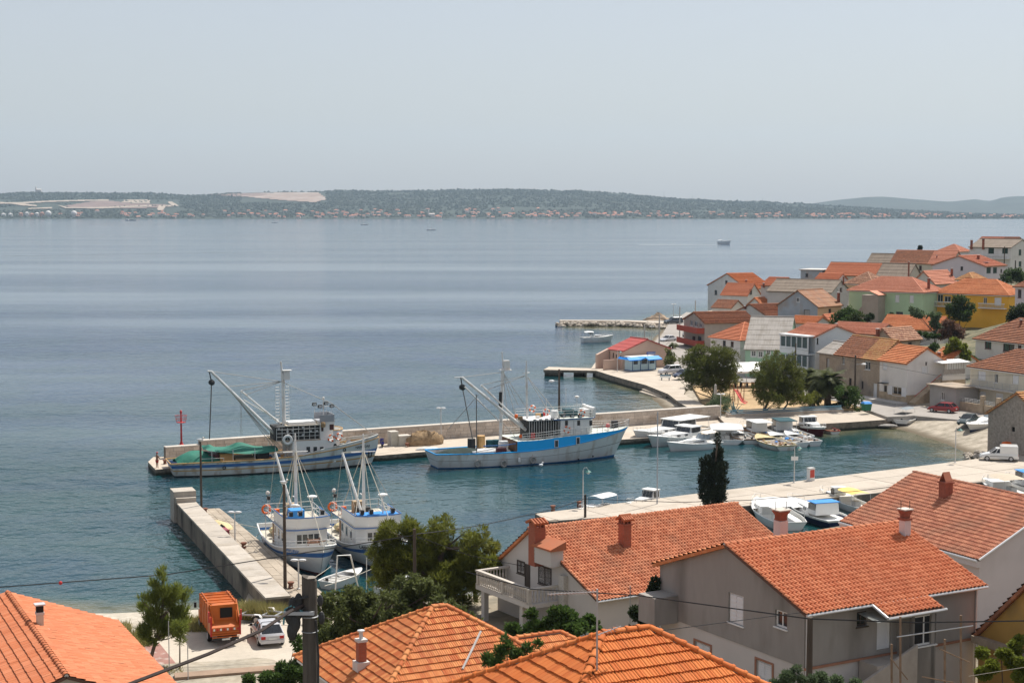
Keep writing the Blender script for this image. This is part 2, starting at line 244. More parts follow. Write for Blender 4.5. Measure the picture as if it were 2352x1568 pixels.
def solve(h):
 px,D=h['C'];al=R(h['al']);P=A(px,h['ey'],D);ze=P.z;zb=A(px,h['by'],D).z
 uR=Vector((math.cos(al),math.sin(al)));uL=Vector((-uR.y,uR.x));d0=D*_c-(ze-CAMH)*_s
 def ln(u,x):
  k=(x-1176)/FPX;return(k*d0-P.x)/(u.x-k*_c*u.y)
 W_=h.get('W')or max(4.,ln(uL,h['xl']));L_=h.get('L')or max(4.,ln(uR,h['xr']))
 if not(0<L_<40):L_=12.
 if not(0<W_<40):W_=12.
 q=Vector((P.x,P.y));rf=h['rf']
 e_=q+(uL*W_*h.get('rp',.5)if rf=='x' else uR*L_/2 if rf=='y' else(uL*W_+uR*L_)/2)
 zr=A(px,h['ry'],e_.y).z if 'rise' not in h else ze+h['rise']
 zr=min(max(zr,ze+.05 if rf=='flat' else ze+.6),ze+6)
 h.update(P=P,ze=ze,zb=zb,zr=zr,W_=W_,L_=L_,uR=uR,uL=uL,alr=al)
 return h
for h in HS:solve(h)
# ================================================================ SETTING: water, far coast, ground, quays
# ---- sea
m,n,L,b=bare('sea_water')
b.inputs['Roughness'].default_value=.09;b.inputs['IOR'].default_value=1.33;b.inputs['Specular IOR Level'].default_value=.5
geo=n.new('ShaderNodeNewGeometry')
def mapn(scale,src):
 q=n.new('ShaderNodeMapping');q.inputs['Scale'].default_value=scale;L.new(src,q.inputs[0]);return q.outputs[0]
def noi(scale,vec,det=3,rough=.55):
 q=n.new('ShaderNodeTexNoise');q.inputs['Scale'].default_value=scale;q.inputs['Detail'].default_value=det;q.inputs['Roughness'].default_value=rough;L.new(vec,q.inputs['Vector']);return q.outputs['Fac']
def mr(src,a,bb,c,d):
 q=n.new('ShaderNodeMapRange');q.inputs[1].default_value=a;q.inputs[2].default_value=bb;q.inputs[3].default_value=c;q.inputs[4].default_value=d;q.interpolation_type='SMOOTHSTEP';L.new(src,q.inputs[0]);return q.outputs[0]
def mth(op,a,c):
 q=n.new('ShaderNodeMath');q.operation=op
 for i,z in enumerate((a,c)):
  if isinstance(z,(int,float)):q.inputs[i].default_value=z
  else:L.new(z,q.inputs[i])
 return q.outputs[0]
pos=geo.outputs['Position']
at=n.new('ShaderNodeAttribute');at.attribute_name='depth'
deep=mr(at.outputs['Fac'],0.0,1.0,0,1)
patch=noi(.05,pos,4)
deep2=mth('ADD',deep,mr(patch,.4,.62,-.14,.14))
ramp=n.new('ShaderNodeValToRGB');L.new(deep2,ramp.inputs[0]);e=ramp.color_ramp.elements
e[0].position=0;e[0].color=(.115,.115,.07,1);e[1].position=1;e[1].color=(.004,.036,.085,1)
for p_,c_ in((.12,(.062,.078,.052,1)),(.3,(.010,.050,.048,1)),(.6,(.003,.038,.050,1))):
 q=e.new(p_);q.color=c_
L.new(ramp.outputs[0],b.inputs['Base Color'])
wind=mr(noi(1.0,mapn((.0018,.010,1),pos),4),.34,.66,.12,1.2)
calm=n.new('ShaderNodeAttribute');calm.attribute_name='chop'
w1=noi(1.0,mapn((.26,.25,1),pos),3,.6);w2=noi(1.0,mapn((.95,.9,1),pos),3,.6);w3=noi(1.0,mapn((.06,.10,1),pos),2)
h=mth('ADD',mth('MULTIPLY',w1,1.1),mth('ADD',mth('MULTIPLY',w2,.42),mth('MULTIPLY',w3,.9)))
bp=n.new('ShaderNodeBump');bp.inputs['Distance'].default_value=.75;L.new(h,bp.inputs['Height']);L.new(mth('MULTIPLY',wind,calm.outputs['Fac']),bp.inputs['Strength']);L.new(bp.outputs[0],b.inputs['Normal'])
SEA=m
TOWN=[(29.5,222),(26.5,231),(23.2,240),(22.6,255),(22.5,266),(18,281),(16,290),(16,308),(21,318),(31,365),(37.5,402),(40,420),(46,445),(50,462),(57,470),(72,505),(110,570),(200,690),(330,820),(520,820),(520,90),(110,110),(92,150),(84,181),(64,181),(59,190),(56.4,199),(56,206),(54.8,213),(53.4,219),(51.5,223.5),(41,218)]
SHORE=[(-200,150),(-60,122),(-30.5,118.6),(-23,120),(-18.5,119.5),(-14,117),(-6,116.5),(1,117),(6,121),(13,127),(22,136),(32,143),(45,151),(60,159),(90,172),(140,180)]
shx=[p[0]for p in SHORE];shy=[p[1]for p in SHORE]
def shore(x):return np.interp(x,shx,shy)
MOLE=[G(357,1078,.7),G(340,1060,.7),G(352,1049,.7),(-38.3,191.2),(-16.6,202.2),(15.6,218.6),(29.6,226),(33,219.5),(30.2,212.8),(14.8,205.4),(-10.2,194.9),(-15.9,191.6),(-20,191.9),(-34.6,187.0),(-36.4,183.6)]
MOLE=[(p[0],p[1])for p in MOLE]
PIER=[(-32.9,155.5),(-28.7,156.2),(-27.6,153.6),(-14.6,121.5),(-13.2,117.5),(-19.9,117.5),(-20.2,122.3)]
QUAY=[(2.2,152.9),(3.5,149.2),(13,152.5),(28.5,159.4),(53,172.5),(68,180.5),(92,190),(92,211),(61.4,191.6)]
gx=np.concatenate([np.linspace(-9000,-300,30),np.linspace(-250,-70,20),np.arange(-66,70,1.6),np.linspace(72,300,30),np.linspace(400,9000,30)])
gy=np.concatenate([np.linspace(60,100,6),np.arange(102,320,1.6),np.linspace(322,640,60),np.linspace(660,2000,30),np.linspace(2200,12000,20)])
X,Y=np.meshgrid(gx,gy)
d1=-sdist(X,Y,TOWN);d2=Y-shore(X);d3=-sdist(X,Y,[(37,404),(12,416),(12,426),(40,421)])
dshore=np.minimum(np.minimum(d1,d2),d3)
steep=np.where((X>26)&(Y<240)&(Y>222),1,1)
depth=1-np.exp(-np.clip(dshore,0,None)/13.0)
depth=np.where((d2<d1)&(X<-18),1-np.exp(-np.clip(d2,0,None)/7.0),depth)
depth=np.where((d1>25)&(d2>25),np.maximum(depth,.8),depth)
depth=np.minimum(depth,np.clip(.52+(np.hypot(X,Y-160)-55)/420,.52,1))
inhar=sdist(X,Y,[(-28,156),(-40,182),(15,206),(56,222),(60,190),(60,170),(20,120),(-14,116)])
chop=np.where(inhar>0,.3,1.0)*np.clip(1.05-.0011*(Y-150),.34,1)*np.where((Y>225)&(Y<292)&(X>8)&(X<26),.5,1)
V=np.stack([X,Y,np.zeros_like(X)],-1).reshape(-1,3);nyy,nxx=X.shape
I=np.arange(nyy*nxx).reshape(nyy,nxx);F=np.stack([I[:-1,:-1],I[:-1,1:],I[1:,1:],I[1:,:-1]],-1).reshape(-1,4)
sea=kind(fastmesh('sea',V,F,SEA),'structure')
for nm,ar in(('depth',depth),('chop',chop)):
 a_=sea.data.attributes.new(nm,'FLOAT','POINT');a_.data.foreach_set('value',ar.ravel().astype(np.float32))
# ---- far coast: one hill range behind the shore, a second one farther to the right
RIDGE=[(-900,450),(-300,446),(0,447),(60,443),(150,442),(260,444),(340,443),(420,449),(520,445),(600,443),(760,439),(900,438),(1040,436),(1160,434),(1260,438),(1330,437),(1450,447),(1560,456),(1700,463),(1840,468),(1960,476),(2080,484),(2240,492),(2352,495),(2700,497),(3400,499)]
RIDGE2=[(1500,500),(1700,488),(1850,468),(1920,458),(1990,451),(2030,450),(2100,456),(2180,462),(2210,459),(2240,456),(2275,461),(2300,452),(2330,449),(2400,449),(2600,455),(3000,452),(3600,455)]
Y0,Y1=5584.,7600.
def ridge_z(x,prof,Yr):
 px=1176+FPX*np.asarray(x)/(Yr*_c);py=np.interp(px,[p[0]for p in prof],[p[1]for p in prof])
 dy=(784-py)/FPX
 return CAMH+Yr*(-_s+dy*_c)/(_c+dy*_s)
def hillz(x,y):
 x=np.asarray(x,float);y=np.asarray(y,float)
 t=np.clip((y-Y0)/(Y1-Y0),0,1);top=ridge_z(x*Y1/np.maximum(y,1),RIDGE,Y1)
 prof=.10*np.clip(t*8,0,1)+.9*np.clip((t-.16)/.84,0,1)**.85
 back=np.clip((y-Y1)/1500,0,1)
 nz=(vnoise(x/420,y/300,3)-.5)*26*t*(1-t)*2+(vnoise(x/130,y/120,5)-.5)*8*t
 return top*prof*(1-.9*back)+nz*(1-back)*np.clip(top/60,.1,1)-3*(y<Y0+1)
def hillz2(x,y):
 t=np.clip((np.asarray(y,float)-8000)/1500,0,1);top=ridge_z(np.asarray(x)*9500/np.maximum(y,1),RIDGE2,9500.)
 return top*t**.9+(vnoise(np.asarray(x)/500,np.asarray(y)/500,9)-.5)*30*t*(1-t)-4
hw=pm('woodland_ground',(.036,.048,.036),.95,.35,.012,fine=.25)
hw2=pm('far_woodland_ground',(.04,.05,.042),.95,.3,.006,fine=.2)
def hill(name,fn,xs,ys,mt):
 X,Y=np.meshgrid(xs,ys);Z=fn(X,Y);I=np.arange(X.size).reshape(X.shape)
 F=np.stack([I[:-1,:-1],I[:-1,1:],I[1:,1:],I[1:,:-1]],-1).reshape(-1,4)
 return kind(fastmesh(name,np.stack([X,Y,Z],-1).reshape(-1,3),F,mt,smooth=True),'structure')
hill('hills',hillz,np.linspace(-4200,5200,240),np.concatenate([[5570],np.linspace(5584,7700,60),np.linspace(7800,9200,6)]),hw)
hill('far_hills',hillz2,np.linspace(-400,7500,160),np.linspace(8000,9600,24),hw2)
def onhill(px,py,fn=hillz,y0=Y0,y1=Y1+300):
 r=ray(px,py);ys=np.linspace(y0+2,y1,500);t=ys/r.y;zz=CAMH+r.z*t;hz=fn(r.x*t,ys);k=np.argmax(hz>=zz)
 if hz[k]<zz[k]:return None
 return Vector((r.x*t[k],ys[k],float(hz[k])))
qm=pm('quarry_rock',(.27,.20,.16),.95,.3,.02,fine=.2,stain=(.44,.40,.36),stain_amt=.7,stain_scale=.012)
fm=pm('field_earth',(.19,.13,.11),.95,.3,.02,fine=.2);tm_=pm('track_gravel',(.34,.28,.22),.95,.2,.03)
def patch_on_hill(name,poly,mt,nx=26,ny=10,lift=2.5):
 xs=[p[0]for p in poly];ys=[p[1]for p in poly];V=[];F=[];idx={}
 for j in range(ny+1):
  for i in range(nx+1):
   px=min(xs)+(max(xs)-min(xs))*i/nx;py=min(ys)+(max(ys)-min(ys))*j/ny
   p=onhill(px,py)
   if p is not None:idx[i,j]=len(V);V.append(p+Vector((0,-2,lift)))
 for j in range(ny):
  for i in range(nx):
   px=min(xs)+(max(xs)-min(xs))*(i+.5)/nx;py=min(ys)+(max(ys)-min(ys))*(j+.5)/ny
   k=[(i,j),(i,j+1),(i+1,j+1),(i+1,j)]
   if inpoly(np.array([px]),np.array([py]),poly)[0]and all(q in idx for q in k):F.append([idx[q]for q in k])
 if F:kind(fastmesh(name,V,F,mt),'structure')
patch_on_hill('quarry',[(556,452),(610,444),(730,443),(752,459),(722,466),(660,462),(600,457)],qm,40,14)
patch_on_hill('cleared_slope',[(470,447),(560,445),(620,444),(600,452),(540,453)],fm,20,8)
patch_on_hill('field',[(150,474),(200,466),(240,461),(300,468),(400,472),(360,479),(250,480),(170,480)],fm,40,12)
patch_on_hill('field',[(285,460),(345,460),(345,468),(280,467)],tm_,14,6)
for tr in([(0,466),(40,467),(110,463),(190,461),(250,460),(250,463),(180,464),(110,466),(50,470),(0,470)],[(30,467),(85,473),(85,476),(50,474),(20,469)],[(360,484),(365,474),(395,474),(385,466),(395,465),(412,475),(380,477),(375,485)],[(130,472),(155,478),(220,478),(350,473),(350,476),(230,481),(150,480)],[(65,480),(120,478),(120,481),(65,482)]):
 patch_on_hill('dirt_track',tr,tm_,60,12,3.5)
def blob_field(name,pts,mats):
 n_=len(pts);a=np.array([[1,0,0],[0,1,0],[-1,0,0],[0,-1,0],[0,0,1.0],[0,0,-.2]]);f=np.array([[0,1,4],[1,2,4],[2,3,4],[3,0,4],[1,0,5],[2,1,5],[3,2,5],[0,3,5]])
 P=np.array([p[:3]for p in pts]);S=np.array([p[3]for p in pts]);H=np.array([p[4]for p in pts]);th=rng.uniform(0,6.28,n_)
 ca,sa=np.cos(th),np.sin(th)
 V=np.empty((n_,6,3));jx=a[None,:,0]*rng.uniform(.7,1.3,(n_,6));jy=a[None,:,1]*rng.uniform(.7,1.3,(n_,6))
 V[:,:,0]=P[:,None,0]+S[:,None]*(jx*ca[:,None]-jy*sa[:,None]);V[:,:,1]=P[:,None,1]+S[:,None]*(jx*sa[:,None]+jy*ca[:,None])
 V[:,:,2]=P[:,None,2]+H[:,None]*(a[None,:,2]*rng.uniform(.7,1.2,(n_,6))+.25)
 F=(f[None]+6*np.arange(n_)[:,None,None]).reshape(-1,3);mi=np.repeat(rng.integers(0,len(mats),n_),8)
 return fastmesh(name,V.reshape(-1,3),F,mats,mi=mi)
wm=[pm('wood_crowns_dark',(.020,.032,.024),.9,.3,.02),pm('wood_crowns',(.030,.042,.030),.9,.3,.02),pm('wood_crowns_olive',(.038,.048,.032),.9,.3,.02)]
pts=[]
ys_=Y0+40+rng.random(30000)**.9*(Y1-Y0);xs_=rng.uniform(-2700,3000,30000)
zs_=hillz(xs_,ys_);dens=vnoise(xs_/260,ys_/200,21)
for x,y,z,dd in zip(xs_,ys_,zs_,dens):
 px=1176+FPX*x/y;py=483+(CAMH-z)/y*FPX
 if(556<px<752 and 442<py<467)or(0<px<415 and 459<py<483 and dd<.8)or dd<.16:continue
 s_=random.uniform(3.5,9);pts.append((x,y,z,s_,s_*random.uniform(.5,.9)))
kind(blob_field('woods',pts,wm),'stuff')
# ---- the near hillside (from the viewpoint down to the shore)
NEAR=[(-20,104,1.5),(-12,100,1.6),(-26,97,1.6),(-21,94,1.7),(-13,93.5,1.7),(-16,110,1.4),(-8,108,1.8),(0,106,2.0),(6,97,2.6),(14,114,2.0),(2,92,3.4),(13,74,6.0),(24,82,5.0),(8,86,4.4),(29,100,3.0),(24,112,2.0),(38,108,3.0),(-6,66,5.6),(-12,77,4.4),(-2,76,4.8),(5,74,5.2),(-22,76,5.2),(-18,64,7),(0,40,11.6),(10,46,11.2),(5,54,9),(-4,52,9),(-3.5,28,15.5),(0,5,24),(30,40,12),(-30,40,12),(50,60,9),(-45,85,4),(60,110,4),(45,130,2.4),(60,140,2.4),(30,125,2.0),(-60,105,2),(-40,105,1.5),(24,66,7)]
xs=np.arange(-90,100.1,1.5);vv=np.linspace(0,1,110)**.8
Xg=np.repeat(xs[None],len(vv),0);Yg=4+(shore(Xg)+2.0-4)*vv[:,None]
Zg=idw(Xg,Yg,NEAR,3.2)+(vnoise(Xg/3,Yg/3,2)-.5)*.25*(Yg<92)
ds=shore(Xg)-Yg
beach=np.where(Xg<-14,np.clip(ds*.16-.05,-.6,9),np.clip(ds*2+.3,-.6,9));Zg=np.minimum(Zg,beach)
m,n,L,b=bare('hillside_earth')
b.inputs['Roughness'].default_value=.95
geo=n.new('ShaderNodeNewGeometry');pos=geo.outputs['Position']
r1=n.new('ShaderNodeValToRGB');e=r1.color_ramp.elements;e[0].position=.38;e[0].color=(.10,.085,.05,1);e[1].position=.62;e[1].color=(.26,.21,.14,1)
L.new(noi(.5,pos,8),r1.inputs[0]);r2=n.new('ShaderNodeValToRGB');e=r2.color_ramp.elements;e[0].position=.35;e[0].color=(.34,.30,.24,1);e[1].position=.65;e[1].color=(.50,.45,.37,1)
L.new(noi(2.2,pos,8),r2.inputs[0])
sy=n.new('ShaderNodeSeparateXYZ');L.new(pos,sy.inputs[0]);fz=mr(sy.outputs[2],1.0,2.6,0,1)
mx=n.new('ShaderNodeMix');mx.data_type='RGBA';L.new(fz,mx.inputs[0]);L.new(r2.outputs[0],mx.inputs[6]);L.new(r1.outputs[0],mx.inputs[7]);L.new(mx.outputs[2],b.inputs['Base Color'])
bp=n.new('ShaderNodeBump');bp.inputs['Strength'].default_value=.5;L.new(noi(6,pos,6),bp.inputs['Height']);L.new(bp.outputs[0],b.inputs['Normal'])
I=np.arange(Xg.size).reshape(Xg.shape);F=np.stack([I[:-1,:-1],I[:-1,1:],I[1:,1:],I[1:,:-1]],-1).reshape(-1,4)
kind(fastmesh('hillside',np.stack([Xg,Yg,Zg],-1).reshape(-1,3),F,m,smooth=True),'structure')
def nz(x,y):return float(min(idw(np.array([x]),np.array([y]),NEAR,3.2)[0],99))
# ---- car park by the pier
lotm=pm('car_park_dust',(.47,.415,.34),.95,.1,.35,fine=.06,stain=(.40,.35,.28),stain_amt=.5,stain_scale=.25,bump=.15)
LOT=[G(690,1528,1.62),G(350,1560,1.62),G(300,1500,1.62),G(330,1478,1.55),G(440,1450,1.5),G(560,1440,1.5),G(640,1420,1.5),(-13.5,117,1.3),(-9.5,113,1.5),(-9,101,1.6)]
kind(MB().prism([(p[0],p[1])for p in LOT],.5,[1.66+.0*p[2]for p in LOT]).build('car_park',lotm),'structure')
redp=pm('red_paving',(.30,.16,.13),.9,.2,1.5,stain=(.55,.5,.45),stain_amt=.8,stain_scale=1.2)
kind(MB().prism([(p[0],p[1])for p in(G(365,1475,1.66),G(330,1480,1.66),G(350,1545,1.66),G(420,1542,1.66))],1.4,1.668).build('paved_path',redp),'structure')
kb=tag(MB().prism([(p[0],p[1])for p in(G(690,1530,1.66),G(400,1553,1.66),G(402,1564,1.66),G(690,1541,1.66))],.4,1.9).build('low_wall',pm('brown_wall',(.30,.21,.15),.9,.2,1.2,stain=(.15,.1,.07),stain_amt=.6)),'low brown wall along the lower edge of the dusty car park','wall')
PARK=[(31,227.5),(50.5,231.8),(52,238),(47,246),(44,262),(36,270),(29.5,262),(28.5,240)]
ROAD=[(52,221.6),(56,223),(63,216.5),(84,208),(84,216),(66,227),(56,238),(52.5,246),(46,262),(42,280),(44,320),(44,380),(53,445),(49,452),(39,402),(34,366),(26,322),(30,300),(30,272),(40,266),(45.5,247),(50,238)]
# ---- town ground across the harbour
GROUND=[(54,240,1.5),(60,230,1.5),(66,218,1.7),(58,196,1.2),(64,188,1.0),(30,290,1.2),(32,250,1.2),(38,230,1.2),(50,230,1.35),(45,245,1.3),(38,370,1.3),(50,450,1.3),(40,320,1.5),(62,310,3.2),(75,335,5.5),(80,290,6),(95,300,8),(78,250,5),(86,262,7),(105,265,9),(120,330,11),(92,400,7),(70,400,3.5),(110,400,10),(125,420,13),(150,450,16),(75,460,2.5),(105,480,8),(130,520,14),(170,540,19),(220,620,20),(84,222,4),(110,200,8),(100,180,5),(75,200,2)]
for h_ in HS:
 c_=h_['P'].xy+(h_['uL']*h_['W_']+h_['uR']*h_['L_'])/2;z_=min(h_['zb'],h_['ze']-3.2)
 GROUND+=[(h_['P'].x,h_['P'].y,z_),(c_.x,c_.y,z_+.3)]
xs=np.arange(12,300,1.6);ys=np.arange(176,700,1.8)
X,Y=np.meshgrid(xs,ys);D_=sdist(X,Y,TOWN);Z=np.minimum(idw(X,Y,GROUND,3.0),D_*.22)+(vnoise(X/2.5,Y/2.5,8)-.5)*.12
Z=np.maximum(Z,-2.0)
for pl_,z_ in(([(29.0,213.3),(40.5,216.6),(46,218.8),(52.2,221.8),(54.5,224.4),(52,233),(40,231),(34,228.5),(29,227)],1.12),(PARK,1.4),(ROAD,1.5),([(28,226),(24.6,252),(17.3,281),(16,309),(30,322),(40,320),(40,275),(30,268)],1.2)):
 Z=np.where(sdist(X,Y,pl_)>-1.2,np.minimum(Z,z_-.22),Z)
keep=(D_>-8)
m,n,L,b=bare('town_earth');b.inputs['Roughness'].default_value=.95
geo=n.new('ShaderNodeNewGeometry');pos=geo.outputs['Position']
r1=n.new('ShaderNodeValToRGB');e=r1.color_ramp.elements;e[0].position=.36;e[0].color=(.22,.19,.14,1);e[1].position=.64;e[1].color=(.46,.40,.32,1);L.new(noi(.6,pos,9,.7),r1.inputs[0])
r2=n.new('ShaderNodeValToRGB');e=r2.color_ramp.elements;e[0].position=.36;e[0].color=(.05,.06,.025,1);e[1].position=.64;e[1].color=(.20,.17,.10,1);L.new(noi(.35,pos,8,.7),r2.inputs[0])
sy=n.new('ShaderNodeSeparateXYZ');L.new(pos,sy.inputs[0]);fz=mr(sy.outputs[2],2.0,4.0,0,1)
mx=n.new('ShaderNodeMix');mx.data_type='RGBA';L.new(fz,mx.inputs[0]);L.new(r1.outputs[0],mx.inputs[6]);L.new(r2.outputs[0],mx.inputs[7])
wet=mr(sy.outputs[2],.05,.45,0,1);mw=n.new('ShaderNodeMix');mw.data_type='RGBA';L.new(wet,mw.inputs[0]);mw.inputs[6].default_value=(.11,.085,.05,1);L.new(mx.outputs[2],mw.inputs[7]);L.new(mw.outputs[2],b.inputs['Base Color'])
bp=n.new('ShaderNodeBump');bp.inputs['Strength'].default_value=.6;L.new(noi(5,pos,6),bp.inputs['Height']);L.new(bp.outputs[0],b.inputs['Normal'])
I=np.arange(X.size).reshape(X.shape);F=np.stack([I[:-1,:-1],I[:-1,1:],I[1:,1:],I[1:,:-1]],-1).reshape(-1,4)
F=F[keep.ravel()[F].all(1)]
kind(fastmesh('town_ground',np.stack([X,Y,Z],-1).reshape(-1,3),F,m,smooth=True),'structure')
def tz(x,y):
 a_,b_=np.array([float(x)]),np.array([float(y)])
 return float(np.minimum(idw(a_,b_,GROUND,3.0),sdist(a_,b_,TOWN)*.22)[0])
# ---- stone and concrete of the harbour
stone=pm('mole_stone',(.50,.43,.365),.9,.13,.8,fine=.1,stain=(.32,.24,.17),stain_amt=.6,stain_scale=.7,rnd=.14,bump=.3)
joint=pm('mole_mortar',(.17,.14,.11),.95,.2,1)
capm=pm('coping_stone',(.52,.475,.42),.9,.08,.8,fine=.06,stain=(.45,.38,.3),stain_amt=.35,rnd=.05)
deckm=pm('mole_deck',(.47,.405,.33),.92,.1,.5,fine=.07,stain=(.38,.31,.24),stain_amt=.55,stain_scale=.35)
conc=pm('quay_concrete',(.44,.385,.32),.92,.06,.4,fine=.05,stain=(.33,.28,.22),stain_amt=.55,stain_scale=.35,rnd=.07)
m,n,L,b=bare('quay_face');b.inputs['Roughness'].default_value=.8;geo=n.new('ShaderNodeNewGeometry');pos=geo.outputs['Position']
r1=n.new('ShaderNodeValToRGB');e=r1.color_ramp.elements;e[0].position=.35;e[0].color=(.11,.09,.07,1);e[1].position=.62;e[1].color=(.27,.225,.175,1);L.new(noi(1.2,pos,8,.7),r1.inputs[0])
sy=n.new('ShaderNodeSeparateXYZ');L.new(pos,sy.inputs[0]);fz=mr(mth('ADD',sy.outputs[2],mth('MULTIPLY',noi(2.5,pos,4),.5)),.42,.72,0,1);mx=n.new('ShaderNodeMix');mx.data_type='RGBA';L.new(fz,mx.inputs[0]);mx.inputs[6].default_value=(.022,.025,.014,1);L.new(r1.outputs[0],mx.inputs[7]);L.new(mx.outputs[2],b.inputs['Base Color'])
bp=n.new('ShaderNodeBump');bp.inputs['Strength'].default_value=.5;L.new(noi(4,pos,5),bp.inputs['Height']);L.new(bp.outputs[0],b.inputs['Normal']);wetm=m
kind(MB().prism(MOLE,-2,.7,0,1).build('mole',[deckm,wetm]),'structure')
pdk=pm('pier_deck',(.36,.305,.24),.92,.14,.6,fine=.1,stain=(.24,.19,.14),stain_amt=.6,stain_scale=.4,rnd=.1);pcp=pm('pier_coping',(.42,.375,.32),.9,.12,.8,fine=.08,stain=(.29,.24,.18),stain_amt=.6,stain_scale=.5,rnd=.08)
kind(MB().prism(PIER,-2,.9,0,1).build('pier',[pdk,wetm]),'structure')
kind(MB().prism(QUAY,-2,.93,0,1).build('quay',[pm('quay_joint',(.24,.20,.16),.95),wetm]),'structure')
def slabs(parent,poly,z,org,ang,sx,sy,mt,gap=.03,th=.07,jit=0,name='slab',cap=300):
 ux=Vector((math.cos(ang),math.sin(ang)));uy=Vector((-ux.y,ux.x));P=[(Vector(p[:2])-Vector(org))for p in poly]
 a=[p.dot(ux)for p in P];bb=[p.dot(uy)for p in P];me=None;k=0;rest=MB();Q=[(x,y)for x,y in zip(a,bb)]
 for i in range(int(math.floor(min(a)/sx)),int(math.ceil(max(a)/sx))):
  for j in range(int(math.floor(min(bb)/sy)),int(math.ceil(max(bb)/sy))):
   off=(sx*.5 if(j%2 and jit)else 0)
   x0,x1,y0,y1=i*sx+off+gap/2,(i+1)*sx+off-gap/2,j*sy+gap/2,(j+1)*sy-gap/2;C=Q
   for ax,lim,sgn in((0,x0,1),(0,x1,-1),(1,y0,1),(1,y1,-1)):
    out=[]
    for q in range(len(C)):
     p0,p1=C[q-1],C[q];i0=(p0[ax]-lim)*sgn>=0;i1=(p1[ax]-lim)*sgn>=0
     if i0!=i1:
      t=(lim-p0[ax])/(p1[ax]-p0[ax]);out.append((p0[0]+t*(p1[0]-p0[0]),p0[1]+t*(p1[1]-p0[1])))
     if i1:out.append(p1)
    C=out
    if len(C)<3:break
   if len(C)<3:continue
   area=abs(sum(C[q-1][0]*C[q][1]-C[q][0]*C[q-1][1]for q in range(len(C))))/2
   if area<.05*sx*sy:continue
   W=[(org[0]+x*ux.x+y*uy.x,org[1]+x*ux.y+y*uy.y)for x,y in C]
   dz=random.uniform(-.012,.012)
   if k<cap:MB().prism(W,z-.02,z+th+dz).build(name,mt,parent)
   else:rest.prism(W,z-.02,z+th+dz)
   k+=1
 if rest.v:kind(rest.build('slabs',mt,parent),'stuff')
qa=math.atan2(191.6-152.9,61.4-2.2)
slabs(bpy.data.objects['quay'],QUAY,.93,(2.2,152.9),qa,5.2,3.6,conc,gap=.07)
slabs(bpy.data.objects['pier'],[(-31.6,155.3),(-28.8,156.0),(-27.7,153.5),(-14.8,121.5),(-13.4,117.7),(-18.3,117.7),(-18.8,122)],.9,(-27.6,154),math.atan2(-32.7,12),1.5,.75,pdk,gap=.03,th=.05,jit=1)
def parapet(label,line,th,z0,z1,ch,bl,cap_o=.06,cap_n=300,group=None,blocks=True,body=None):
 p0=line[0];root=thing('parapet_wall',label,'wall',(p0[0],p0[1],0),0,group)
 k=0;rest=MB();core=MB();cnt=0
 for a,c in zip(line[:-1],line[1:]):
  a=Vector(a);c=Vector(c);d=(c-a);Ln=d.length;u=d/Ln;nv=Vector((-u.y,u.x));a=a-Vector(p0[:2]);ang=math.atan2(u.y,u.x)
  def W(s,t):q=a+u*s+nv*t;return(q.x,q.y)
  core.prism([W(0,.06),W(Ln,.06),W(Ln,th-.06),W(0,th-.06)],z0-1.5,z1-.1)
  nc=max(1,round((z1-.17-z0)/ch));hh=(z1-.17-z0)/nc
  if blocks:
   for j in range(nc):
    s=-(j%2)*bl*.5*random.uniform(.7,1.2)
    while s<Ln:
     l_=bl*random.uniform(.75,1.3);s0=max(s,0);s1=min(s+l_,Ln)
     if s1-s0>.12:
      pr=random.uniform(0,.03);args=([W(s0+.015,-pr),W(s1-.015,-pr),W(s1-.015,th),W(s0+.015,th)],z0+j*hh+.012,z0+(j+1)*hh-.012)
      if cnt<cap_n:MB().prism(*args).build('stone_block',body or stone,root)
      else:rest.prism(*args)
      cnt+=1
     s+=l_
  s=0
  while s<Ln-.02:
   s1=min(s+1.9,Ln);MB().prism([W(s+.01,-cap_o),W(s1-.01,-cap_o),W(s1-.01,th+cap_o),W(s+.01,th+cap_o)],z1-.16,z1).build('coping',capm,root);s=s1
 core.build('core',joint if blocks else body,root)
 if rest.v:kind(rest.build('stone_blocks',stone,root),'stuff')
 return root
pa,pb=Vector((-41.0,189.0)),Vector((29.4,225.2));pu=(pb-pa).normalized()
q0=pa+pu*4.2
parapet('long dressed stone parapet wall along the back of the mole',[q0[:],(q0+pu*36)[:],pb[:]],.9,.7,2.62,.46,1.15,cap_n=290)
parapet('short lower stone parapet step at the end of the mole beside the red beacon',[pa[:],(q0-pu*.02)[:]],.9,.7,2.1,.46,1.1)
pwm=pm('pier_wall_stone',(.19,.155,.12),.9,.25,.8,fine=.15,stain=(.035,.03,.025),stain_amt=.95,stain_scale=.55,bump=.5,stretch=(1,1,.5))
w0,w1=Vector((-33.0,155.2)),Vector((-20.1,121.0));nn=(w1-w0).normalized();pr=Vector((-nn.y,nn.x))
root=thing('sea_wall','long sea wall on the near pier with stained side and wide pale top','wall',(w0.x,w0.y,0))
def WW(s,t):q=nn*s+pr*t;return(q.x,q.y)
Lw=(w1-w0).length+6.5
MB().prism([WW(0,0),WW(0,1.75),WW(Lw,1.75),WW(Lw,0)][::-1],-2,1.88).build('core',pwm,root)
s=0
while s<Lw:
 s1=min(s+random.uniform(1.6,2.3),Lw);MB().prism([WW(s+.012,-.06),WW(s1-.012,-.06),WW(s1-.012,1.8),WW(s+.012,1.8)],1.86,2.02+random.uniform(-.012,.012)).build('coping',pcp,root);s=s1
for(sa,sb,ta,tb,z)in((-.4,1.9,-.25,1.9,3.0),(1.9,2.5,-.1,1.8,2.45)):
 MB().prism([WW(sa,ta),WW(sb,ta),WW(sb,tb),WW(sa,tb)],1.9 if sa>0 else-2,z).build('end_block',pcp,root)
